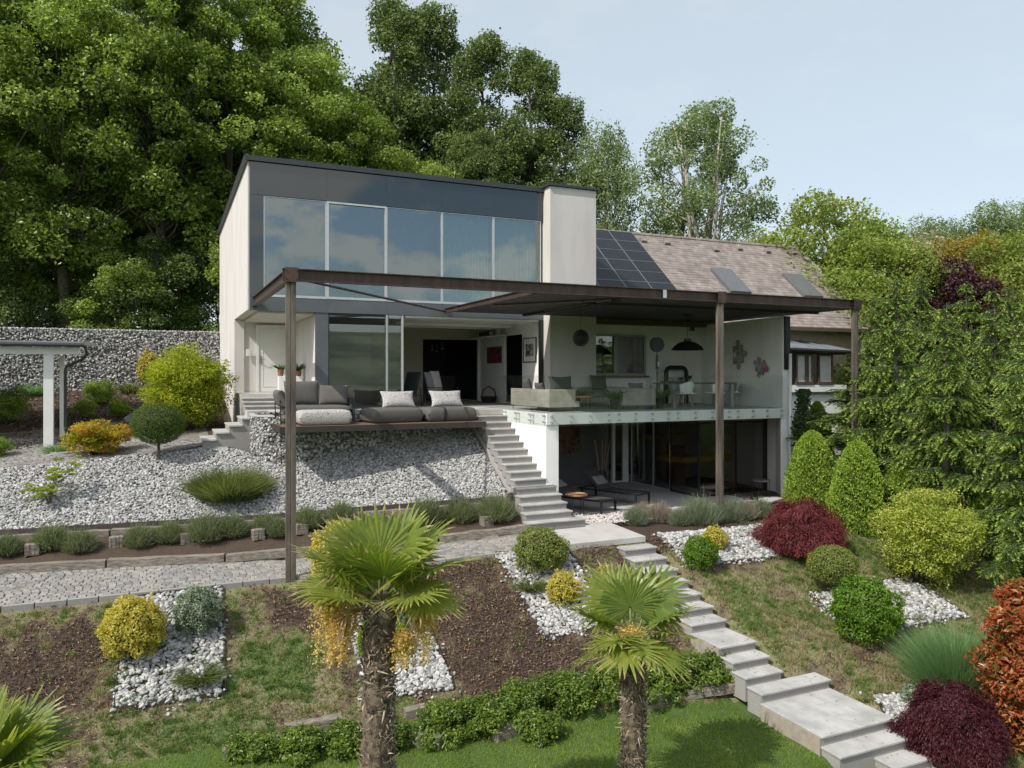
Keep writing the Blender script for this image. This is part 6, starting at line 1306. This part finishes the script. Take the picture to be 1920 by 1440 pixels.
gc(1795, 1325, 150, 165, GRASG, 'large grey-green fountain grass behind the dark red maple', 8000, .011, .22, 5, .42, .6, .55)
gc(65, 742, 40, 36, GRASG, 'pale grass clump at the foot of the long gabion wall', 1200, .012, .4, 6, .8); gc(243, 738, 44, 30, GRAS, 'dark iris-like clump at the foot of the gabion wall', 700, .022, .3, 7, .5)
gc(108, 850, 40, 34, GRASG, 'blue-grey grass tuft in the granite planting ring', 900, .008, .6, 8, .8)
gc(1270, 1030, 22, 18, GRAS, 'tiny grass tuft at the corner of the post gravel bed', 240, .01, .5, 9, .8); gc(1710, 1165, 30, 26, GRAS, 'tiny grass tuft beside the fresh green ball', 260, .01, .5, 10, .8)
ball(1712, 1318, 44, 40, GRYG, 'pale variegated bush left of the fountain grass', 2600, .035, .022, seed=21); ball(1880, 1345, 50, 30, GRYG, 'low pale variegated bush under the photinia', 2400, .035, .022, seed=22)
# photinia at the right edge
PHO = leafmat('photinia_leaf', [(.10, .12, .02), (.24, .09, .025), (.36, .07, .03), (.44, .16, .05), (.50, .30, .14)], .35, .3)
loc, r, h = S(1932, 1395, 195, 290, .1); rngp = np.random.default_rng(8); t = empty('photinia_shrub', loc, 'red and orange leaved photinia at the right edge', 'shrub'); cs, rs = rand_crown(rngp, .05, h, r*.95, 210, .2)
V, T = clump_crown(rngp, cs, rs, 75, .11, .045, .8, .7, .3); link('foliage', quads_mesh('foliage', V, T), PHO, t); mb = MB()
for c in cs[::3]: mb.tube([(0, 0, -.1), (c[0]*.4, c[1]*.4, c[2]*.5), tuple(c)], [.02, .012, .004], 5)
mb.build('stem', BARK, t)
# lavender row in the sleeper planter
lv = [(12, 1045, 60, 44, 0), (95, 1035, 70, 52, 0), (150, 1040, 66, 46, 0), (262, 1030, 64, 46, 0), (318, 1022, 60, 44, 0), (385, 1022, 84, 60, 0), (436, 1012, 58, 48, 0), (498, 1004, 52, 40, 0), (520, 1010, 46, 40, 0), (578, 996, 60, 46, 0), (640, 990, 60, 50, 0), (800, 992, 66, 60, 0), (862, 985, 66, 54, 0), (928, 985, 84, 60, 0)]
for i, (px, py, w_, h_, k) in enumerate(lv):
    loc, r, h = S(px, py, w_, h_, .5); lavender(loc, r*.98, h*1.1, 3000, LAVM, ['first', 'second', 'third', 'fourth', 'fifth', 'sixth', 'seventh', 'eighth', 'ninth', 'tenth', 'eleventh', 'twelfth', 'thirteenth', 'last'][i]+' lavender clump from the left in the sleeper planter', 'lavender in the sleeper planter', i)
lb = [(1192, 985, 44, 40, 1, 'grey-green lavender at the left end of the patio row'), (1235, 980, 62, 44, 2, 'dry beige lavender clump near the patio gravel'), (1275, 985, 40, 36, 0, 'small grey lavender between the dry and the big green clump'), (1312, 985, 84, 62, 0, 'big flowering green lavender left of the steel post'), (1372, 978, 70, 52, 0, 'green lavender right behind the steel post'), (1398, 975, 40, 44, 2, 'pale dried lavender near the stone slab'), (1424, 970, 36, 40, 1, 'last grey lavender beside the crimson maple'), (1205, 972, 40, 34, 2, 'small dry lavender behind the first patio clump')]
for i, (px, py, w_, h_, k, la) in enumerate(lb):
    loc, r, h = S(px, py, w_, h_, .4); lavender(loc, r*1.1, h*1.1, 2600, (LAVG, LAVG, LAVD)[k], la, 'lavender along the patio', 30+i)
# lower hedge
HED = leafmat('hedge_leaf', [(0.065, 0.108, 0.016), (0.107, 0.177, 0.026), (0.173, 0.253, 0.040), (0.288, 0.366, 0.079)], .35, .35, .5)
hd = [(480, 1425, 110, 55), (565, 1425, 120, 62), (655, 1410, 90, 70), (735, 1405, 90, 75), (830, 1390, 130, 95), (905, 1375, 130, 95), (985, 1350, 120, 90), (1065, 1335, 120, 85), (1130, 1320, 110, 80), (1230, 1318, 120, 75), (1295, 1300, 115, 80), (1345, 1282, 90, 66), (1010, 1388, 90, 70)]
for i, (px, py, w_, h_) in enumerate(hd):
    loc, r, h = S(px, py, w_, h_, .3); rg = np.random.default_rng(50+i); t = empty('hedge_shrub', loc, ['first', 'second', 'third', 'fourth', 'fifth', 'sixth', 'seventh', 'eighth', 'ninth', 'tenth', 'eleventh', 'twelfth', 'thirteenth'][i]+' glossy green shrub of the low hedge above the lawn, counted from the left' if i < 12 else 'extra low hedge shrub spilling onto the lawn edge near the smaller palm', 'hedge shrub', 'low hedge above the lawn')
    h *= .62; cs, rs = rand_crown(rg, .04, h, r*.92, 42, .14); V, T = clump_crown(rg, cs, rs, 130, .055, .03, .8, .8, .27); link('foliage', quads_mesh('foliage', V, T), HED, t); mb = MB()
    for c in cs[::3]: mb.tube([(0, 0, -.1), tuple(c)], [.012, .004], 4)
    mb.build('stem', BARK, t)
# ------------------------------------------------------------------ ground cover
def cover():
    rng = np.random.default_rng(12)
    # bark chips
    n = 210000; x = rng.uniform(-3.5, 19, n); y = rng.uniform(7.5, 16.6, n); yp = np.interp(x, [-20, -2.6, 2.5, 6.7, 8, 30], [15.9, 15.9, 16.0, 15.1, 14.6, 16.6]); ye = np.clip(12.7-.28*(x-2.5), 10.4, 12.7)
    ok = (y < yp) & ((y > ye+.1) | (x > 10)) & ~((x > 9.15) & (x < np.where(y < 10.55, 10.95, 10.1)) & (y < 14.7)); m = gmask(x, y); ok &= rng.uniform(0, 1, n) < np.clip(1.25-m*1.9, .06, 1)
    x, y = x[ok], y[ok]; bx = rng.uniform(-6, 2.0, 9000); by_ = rng.uniform(25, 32.8, 9000); x = np.concatenate([x, bx]); y = np.concatenate([y, by_]); k = len(x)
    P = np.stack([x, y, H(x, y)+.03+(fbm(x, y, 3, 2.2)-.5)*.07*((y < 18))+rng.uniform(0, .02, k)], 1); far = np.where(y > 20, 1.8, 1)
    V = leaf_arrays(rng, P, rng.normal(size=(k, 3))*.55+np.array([0, 0, 1.]), rng.uniform(.03, .085, k)*far, rng.uniform(.012, .028, k)*far, None, .03)
    o = link('bark_mulch', quads_mesh('bark_mulch', V, rng.uniform(0, 1, k)**1.15), tintmat('bark_chips', [(.038, .022, .015), (.075, .042, .026), (.15, .09, .055), (.32, .22, .14)], .9)); tag(o, 'dark bark chips spread over the planted slopes', 'mulch', kind='stuff')
    # sparse and dry grass on the slope
    def blades(name, n, reg, Lr, W, m, label, dens, tfn, z=.0, seed=0, tuft=0):
        rng = np.random.default_rng(seed); x0, x1, y0, y1 = reg; x = rng.uniform(x0, x1, n); y = rng.uniform(y0, y1, n); ok = dens(x, y, rng); x, y = x[ok], y[ok]; k = len(x)
        P = np.stack([x, y, H(x, y)+(fbm(x, y, 3, 2.2)-.5)*.07+(fbm(x, y, 5, 9.)-.5)*.03-.005], 1); D = rng.normal(size=(k, 3))*.5; D[:, 2] = 1; L = rng.uniform(*Lr, k)*(.6+.8*fbm(x, y, 44, 1.7))
        tt = tfn(x, y, rng); Wd = rng.uniform(.6, 1.4, k)*W
        if tuft:
            c = rng.integers(0, k, tuft); ci = np.repeat(c, 24); q = len(ci); off = rng.normal(size=(q, 3))*.022; off[:, 2] = 0
            P = np.concatenate([P, P[ci]+off]); D2 = off*22+rng.normal(size=(q, 3))*.25; D2[:, 2] = 1; D = np.concatenate([D, D2]); sz = np.repeat(rng.uniform(.5, 1.2, tuft), 24)
            L = np.concatenate([L, rng.uniform(.07, .13, q)*sz]); Wd = np.concatenate([Wd, np.full(q, .011)]); tt = np.concatenate([tt, np.clip(tt[ci]+np.repeat(rng.normal(size=tuft)*.22, 24)+rng.normal(size=q)*.08, 0, 1)])
        o = link(name, tri_blades(name, P, D, L, Wd, tt, rng), m); tag(o, label, 'grass', kind='stuff')
    def d1(x, y, rng):
        yp = np.interp(x, [-20, -2.6, 2.5, 6.7, 8, 30], [15.85, 15.85, 15.95, 15.05, 14.5, 14.3]); ye = np.clip(12.7-.28*(x-2.5), 10.4, 12.7)
        return (y < yp) & ((y > ye+.02) | (x > 10)) & ~((x > 9.15) & (x < np.where(y < 10.55, 10.95, 10.1)) & (y < 14.7)) & (rng.uniform(0, 1, len(x)) < np.clip((gmask(x, y)-.34)*2.4, .07, 1))
    ML = leafmat('slope_grass', [(.33, .26, .15), (.40, .33, .20), (.24, .23, .08), (.13, .18, .04), (.09, .17, .03)], .7, .25)
    blades('slope_grass', 330000, (-3.6, 20, 7, 15.8), (.04, .12), .014, ML, 'patchy dry and green grass on the garden slopes', d1, lambda x, y, rng: np.clip((gmask(x, y)-.40)*1.6+.14+rng.normal(size=len(x))*.26-np.where(x > 10, .03, 0), 0, 1), seed=5, tuft=5200)
    def d2(x, y, rng): return (y < np.clip(12.7-.28*(x-2.5), 10.4, 12.7)+.05) & (x < 9.2) & (x > -.5-.2*y+1.0)
    blades('lawn', 210000, (-2, 9.25, 6.5, 13.4), (.03, .07), .010, leafmat('lawn_grass', [(.10, .165, .018), (.165, .245, .03), (.25, .34, .05), (.34, .38, .09)], .6, .35), 'bright green mown lawn below the hedge', d2, lambda x, y, rng: np.clip(.5+(fbm(x, y, 61, 1.1)-.5)*.9+rng.normal(size=len(x))*.2, 0, 1), seed=6)
    # small weeds
    rng = np.random.default_rng(9); n = 420; x = rng.uniform(-3, 19, n); y = rng.uniform(8, 15.7, n); V = []; T = []
    ok = d1(x, y, np.random.default_rng(1)) | (rng.uniform(0, 1, n) < .5); ye = np.clip(12.7-.28*(x-2.5), 10.4, 12.7); ok &= ((y > ye+.1) | (x > 11)) & ~((x > 9) & (x < 11)); 
    for a, b in zip(x[ok], y[ok]):
        k = 26; P = np.stack([a+rng.normal(size=k)*.05, b+rng.normal(size=k)*.05, np.full(k, float(H(a, b))+.03)+rng.uniform(0, .06, k)], 1); V.append(leaf_arrays(rng, P, rng.normal(size=(k, 3))*.5+np.array([0, 0, 1]), .045, .02)); T.append(rng.uniform(0, 1, k))
    o = link('weeds', quads_mesh('weeds', np.concatenate(V), np.concatenate(T)), HED); tag(o, 'scattered green weeds in the mulch', 'weeds', kind='stuff')
cover()
# ------------------------------------------------------------------ palms
p1 = (2.16, 8.0, -4.85); x1 = 8.5
palm((SN*8.5+CS*(710-960)/FPX*8.5, CS*8.5-SN*(710-960)/FPX*8.5, -4.88), CAMZ-(1112-704)/FPX*8.5, .155, [(95, 82, .48, .72, .1), (130, 72, .50, .70, .2), (55, 66, .50, .70, -.2), (150, 58, .46, .68, .1), (30, 50, .50, .66, -.1), (175, 38, .46, .66, .2), (10, 28, .56, .66, -.2), (205, 60, .42, .55, 0), (-20, 50, .45, .55, .1), (250, 62, .40, .55, .2), (290, 55, .40, .55, -.2), (-5, 8, .42, .50, .3), (185, 14, .40, .50, -.3), (110, 45, .45, .55, 0), (70, 35, .45, .55, .1), (330, 20, .38, .50, .2), (225, 25, .36, .48, 0)],
     'larger fan palm with drooping yellow flower sprays and shaggy trunk', 3, [(190, .52, .02, .78, .13), (205, .42, .25, .50, .10), (-8, .50, .20, .60, .10), (-30, .34, .40, .40, .08), (150, .35, .15, .35, .08)], 7)
palm((SN*10.5+CS*(1187-960)/FPX*10.5, CS*10.5-SN*(1187-960)/FPX*10.5, -4.88), CAMZ-(1192-704)/FPX*10.5, .145, [(75, 66, .50, .72, .1), (120, 62, .52, .72, -.35), (45, 55, .52, .70, .2), (165, 32, .40, .66, .5), (15, 30, .42, .64, -.4), (195, -12, .30, .62, .4), (250, -5, .34, .58, 0), (300, -8, .32, .60, -.2), (-10, 8, .34, .52, -.3), (100, 85, .45, .62, 0), (225, 10, .25, .5, .2)],
     'smaller fan palm with a dark trunk beside the stone steps', 5, [(90, .06, -.08, .18, .12), (200, .12, -.06, .16, .1)], 2, .7)
palm((SN*7.2+CS*(-60-960)/FPX*7.2, CS*7.2-SN*(-60-960)/FPX*7.2, -4.4), CAMZ-(1475-704)/FPX*7.2, .15, [(90, 70, .4, .62, 0), (40, 52, .45, .62, .2), (10, 30, .45, .62, -.3), (130, 60, .4, .6, 0), (-20, 30, .45, .6, .3), (25, 72, .35, .6, .1), (-50, 40, .4, .6, 0), (60, 30, .45, .6, 0), (170, 50, .4, .6, 0), (230, 50, .4, .6, 0), (0, 58, .4, .6, -.2)],
     'fan palm cut off at the lower left corner', 7, [], 2)
# ------------------------------------------------------------------ conifers on the right
SPR = leafmat('spruce_needles', [(0.039, 0.072, 0.020), (0.097, 0.161, 0.031), (0.194, 0.279, 0.048), (0.323, 0.432, 0.084), (0.465, 0.571, 0.153)], .6, .10)
THU = leafmat('thuja_sprays', [(0.084, 0.142, 0.023), (0.167, 0.268, 0.031), (0.300, 0.410, 0.055), (0.433, 0.537, 0.094)], .55, .25)
for i, (px, py, w_, h_, la) in enumerate(((1522, 962, 94, 152, 'thuja cone at the house corner beside the downpipe'), (1606, 1008, 104, 178, 'thuja cone behind the crimson maple, left of the yellow maple'), (1700, 985, 96, 130, 'thuja cone rising just behind the yellow maple'), (1858, 1060, 120, 130, 'broad thuja right of the yellow maple'), (1925, 1100, 110, 130, 'thuja at the right edge above the photinia'), (1790, 1000, 90, 110, 'thuja squeezed between yellow maple and the spruces'))):
    x, y, z, D = G(px, py); r = w_*D/FPX/2; a, b = ray(px); k = math.hypot(a, b); thuja((x+a/k*r, y+b/k*r, float(H(x, y))-.05), r, h_*D/FPX, 17000, THU, la, i, 'columnar thujas')
loc = PY(1532, 905, 18.6); thuja((loc[0], 18.6, -2.8), .55, 2.9, 12000, THU, 'taller thuja against the lean-to bay', 9, 'columnar thujas')
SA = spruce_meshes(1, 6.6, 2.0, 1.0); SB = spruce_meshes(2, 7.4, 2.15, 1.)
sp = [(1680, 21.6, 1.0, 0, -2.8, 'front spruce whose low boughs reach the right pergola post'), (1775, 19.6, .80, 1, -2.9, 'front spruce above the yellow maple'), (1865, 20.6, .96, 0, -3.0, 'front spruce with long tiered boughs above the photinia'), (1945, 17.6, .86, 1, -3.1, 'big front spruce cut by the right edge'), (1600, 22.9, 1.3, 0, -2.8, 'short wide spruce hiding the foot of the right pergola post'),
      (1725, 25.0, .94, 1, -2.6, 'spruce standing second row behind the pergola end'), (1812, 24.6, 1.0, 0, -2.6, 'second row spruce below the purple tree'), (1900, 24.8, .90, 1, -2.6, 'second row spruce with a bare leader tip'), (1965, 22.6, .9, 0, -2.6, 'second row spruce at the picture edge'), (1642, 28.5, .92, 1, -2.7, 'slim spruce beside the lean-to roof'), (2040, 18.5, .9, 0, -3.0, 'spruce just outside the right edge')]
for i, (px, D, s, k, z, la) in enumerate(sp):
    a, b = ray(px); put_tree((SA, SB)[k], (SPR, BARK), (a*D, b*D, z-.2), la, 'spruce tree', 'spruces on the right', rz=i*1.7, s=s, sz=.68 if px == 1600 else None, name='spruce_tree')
# climbing ivy on the house corner
rg = np.random.default_rng(3); n = 5200; zz = rg.uniform(-2.7, .55, n); xx = 17.55+rg.normal(size=n)*.16+np.where(zz > -.2, .1, .0)+.2*np.sin(zz*2); yy = 17.45+(xx-17.4)*.6+rg.normal(size=n)*.1
V = leaf_arrays(rg, np.stack([xx, yy, zz], 1), rg.normal(size=(n, 3))*.5+np.array([-.3, -1, .3]), .085, .06); t = empty('climbing_ivy', (0, 0, 0), 'dark ivy climbing the corner beside the downpipe', 'climber'); link('foliage', quads_mesh('foliage', V, rg.uniform(0, 1, n)), leafmat('ivy_leaf', [(.015, .04, .008), (.035, .075, .015), (.07, .12, .03)], .4, .2), t)
MB().tube([(17.5, 17.5, -2.8), (17.62, 17.55, -1.2), (17.5, 17.55, .3)], [.03, .02, .008], 6).build('stem', BARK, t)
x, y, z, _ = G(1478, 940); o = MB().prism([(17.25, 17.0, -2.9), (17.52, 17.0, -2.9), (17.72, 17.05, -.9), (17.70, 17.05, -.88)], (0, .03, 0)).build('rusty_steel_fin', mat('bright_rust', (.26, .10, .05), .8, (.18, .065, .035), 5, .2)); tag(o, 'tall narrow rusty steel fin at the house corner', 'garden sculpture')
# ------------------------------------------------------------------ broadleaf trees
LF1 = leafmat('forest_leaf', [(0.078, 0.116, 0.024), (0.144, 0.206, 0.036), (0.235, 0.318, 0.057), (0.422, 0.533, 0.152)], .42, .35, .5)
LF2 = leafmat('forest_leaf_dark', [(0.055, 0.088, 0.025), (0.094, 0.140, 0.035), (0.151, 0.208, 0.055), (0.273, 0.336, 0.131)], .45, .3, .5)
LFS = leafmat('silver_leaf', [(0.084, 0.125, 0.042), (0.147, 0.206, 0.068), (0.231, 0.301, 0.114), (0.359, 0.441, 0.208)], .45, .3, .5)
LFY = leafmat('spring_leaf', [(0.086, 0.120, 0.025), (0.161, 0.208, 0.040), (0.247, 0.302, 0.057), (0.370, 0.428, 0.114)], .45, .4, .4)
LFP = leafmat('purple_leaf', [(0.020, 0.006, 0.013), (0.045, 0.013, 0.021), (0.084, 0.023, 0.032)], .5, .2)
LFB = leafmat('cream_blossom', [(.10, .13, .04), (.22, .23, .10), (.42, .38, .24), (.58, .52, .38)], .6, .3)
LFG = leafmat('golden_conifer', [(.14, .12, .015), (.26, .21, .03), (.36, .28, .05)], .55, .3)
FA = [tree_meshes(11, 20, 4.6, .28, 235, 250, .175, .125, .80, .36), tree_meshes(12, 18, 5.0, .26, 235, 250, .175, .125, .84, .34), tree_meshes(13, 22, 4.2, .3, 225, 240, .175, .125, .78, .34)]
low = [tree_meshes(14, 7, 2.6, .05, 60, 330, .15, .105, .8, .10)]
PO = [tree_meshes(15, 22, 3.0, .15, 200, 220, .17, .12, .72, .30, .9)]
def place(px, D, s, meshes, lm, label, rz=0, z=None, bark=BARK, cat='tree', group=None, sz=None, name='broadleaf_tree'):
    a, b = ray(px); x, y = a*D, b*D; return put_tree(meshes, (lm, bark), (x, y, (float(H(x, y)) if z is None else z)-.2), label, cat, group, rz, s, sz, name)
front = [(-60, 36, 1.0, 0, LF1, 'maple at the far left edge behind the gabion wall'), (120, 38, 1.0, 1, LF1, 'maple with the thick straight trunk behind the gabion wall'), (300, 39, 1.0, 2, LF1, 'maple left of the house with a slanting trunk'), (430, 41, .95, 0, LF1, 'maple just left of the upper house corner'), (570, 43, .92, 1, LF1, 'light green maple directly above the house roof'), (40, 44, 1.1, 2, LF2, 'dark tall tree behind the carport'), (220, 47, 1.15, 0, LF2, 'dark tall tree deep in the left wood'), (370, 48, 1.1, 1, LF2, 'dark tree in the second row above the roof corner'), (505, 49, 1.08, 2, LF1, 'tall maple in the second row behind the roof'),
         (680, 44, .80, 0, LF1, 'lower light green maple behind the middle of the roof'), (790, 46, .76, 1, LF1, 'light green maple behind the fourth roof panel'), (895, 48, .72, 2, LF2, 'dark green tree just left of the chimney')]
for i, (px, D, s, k, lm, la) in enumerate(front): place(px, D, s, FA[k], lm, la, i*1.3, group='wood behind the house')
pop = [(740, 54, 1.22, 'tall poplar above the middle of the roof'), (815, 56, 1.22, 'twin poplar beside the tallest one'), (905, 52, 1.06, 'tall dark tree against the sky left of the chimney'), (995, 50, .98, 'dark spreading tree reaching over the chimney'), (1062, 49, .82, 'outer dark tree reaching farthest into the sky')]
for i, (px, D, s, la) in enumerate(pop): place(px, D, s, PO[0], LF2, la, i*2.1, group='poplars behind the house')
for i in range(12): place(-90+i*75, 60+3*(i % 3), 1.15, FA[i % 3], LF2, 'shaded tree far back in the wood behind the house', i*.9, group='trees far back in the wood')
for i in range(9): place(-40+i*62+(i % 3)*14, 36.5+(i % 4)*1.5, .62+.12*(i % 3), low[0], LF2 if i % 2 else LF1, 'leafy bush growing behind the gabion wall', i*1.1, group='bushes behind the gabion wall', cat='bush', name='woodland_bush')
# trees behind the tiled roof
BI = tree_meshes(21, 16, 3.5, .48, 62, 200, .16, .11, .80, .22, .75, None, 5); SG = tree_meshes(22, 15, 3.0, .22, 95, 270, .16, .11, .9, .25, 1.0)
place(1138, 46, .74, SG, LFS, 'slender grey-green tree right behind the chimney', 0, sz=1.06)
place(1330, 48, 1.10, BI, LFS, 'open tree with several pale white trunks behind the tiled roof', .6, bark=BIRCHB, name='pale_trunk_tree')
place(1292, 51, 1.08, BI, LFS, 'second, farther pale-trunked tree behind the tiled roof', 2.6, bark=BIRCHB, name='pale_trunk_tree')
place(1385, 46, .66, SG, LFS, 'grey-green rounded tree right of the pale trunks', 1.2); place(1360, 44, .50, FA[1], LF2, 'dark low tree behind the roof ridge', 2)
GT = tree_meshes(23, 10, 3.4, .08, 105, 300, .14, .10, .85, .2)
rt = [(1455, 37, .95, LFY, 'bright broadleaf tree just behind the right end of the roof'), (1545, 36, 1.10, LFY, 'taller bright green tree beyond the gable'), (1615, 34, .95, LF1, 'green tree between the gable and the spruces'), (1500, 44, .9, LF1, 'rounded green tree set back behind the gable'), (1660, 32, .85, LFY, 'sunlit green tree above the spruces'), (1700, 36, .92, LFB, 'tree with cream blossom above the spruces'), (1755, 38, .86, LFB, 'second cream-blossomed tree beside the purple one'), (1762, 31, .76, LFP, 'purple-leaved tree among the greens'), (1890, 32, .86, LFY, 'lime green tree at the right edge'), (1815, 34, .90, LFG, 'golden conifer-like tree behind the purple one'), (1850, 36, .8, LF1, 'green tree behind the golden one'), (1930, 40, .9, LF1, 'green tree beyond the lime one at the edge')]
for i, (px, D, s, lm, la) in enumerate(rt): place(px, D, s*1.06, GT, lm, la, i*1.9, z=-2.0, group='trees right of the house')
fr = [(1745, 66, .95), (1800, 70, 1.0), (1865, 68, 1.06), (1925, 70, 1.1), (1985, 66, 1.0)]
for i, (px, D, s) in enumerate(fr): place(px, D, s*1.05, SG, LFS, ['first', 'second', 'third', 'fourth', 'fifth'][i]+' hazy tree from the left on the far right skyline', i*1.4, z=0, group='skyline trees')

def litter():
    rng = np.random.default_rng(31); P = []
    for b in BEDS:
        q = scatter_poly(rng, b, 70); P.append(np.stack([q[:, 0], q[:, 1], H(q[:, 0], q[:, 1])+.10], 1))
    q = scatter_poly(rng, gp, 500); P.append(np.stack([q[:, 0], q[:, 1], H(q[:, 0], q[:, 1])+.075], 1))
    for k in range(1, 18):
        m = 10; xl, xr = (9.23, 10.06) if k < 11 else ((9.28, 10.85) if k < 14 else (10.02, 10.87)); P.append(np.stack([xl+(xr-xl)*rng.uniform(0, 1, m)**.4*1.0, rng.uniform(ys[k]+.02, ys[k-1]-.01, m), np.full(m, -2.67-.16*k+.008)], 1))
    P = np.concatenate(P); n = len(P); V = leaf_arrays(rng, P, rng.normal(size=(n, 3))*.3+np.array([0, 0, 1]), rng.uniform(.02, .05, n), rng.uniform(.012, .025, n))
    o = link('fallen_leaves', quads_mesh('fallen_leaves', V, rng.uniform(0, 1, n)), tintmat('dry_litter', [(.07, .045, .025), (.18, .12, .06), (.30, .22, .11), (.12, .13, .04)], .9)); tag(o, 'dry leaves scattered over gravel and steps', 'leaf litter', kind='stuff')
litter()
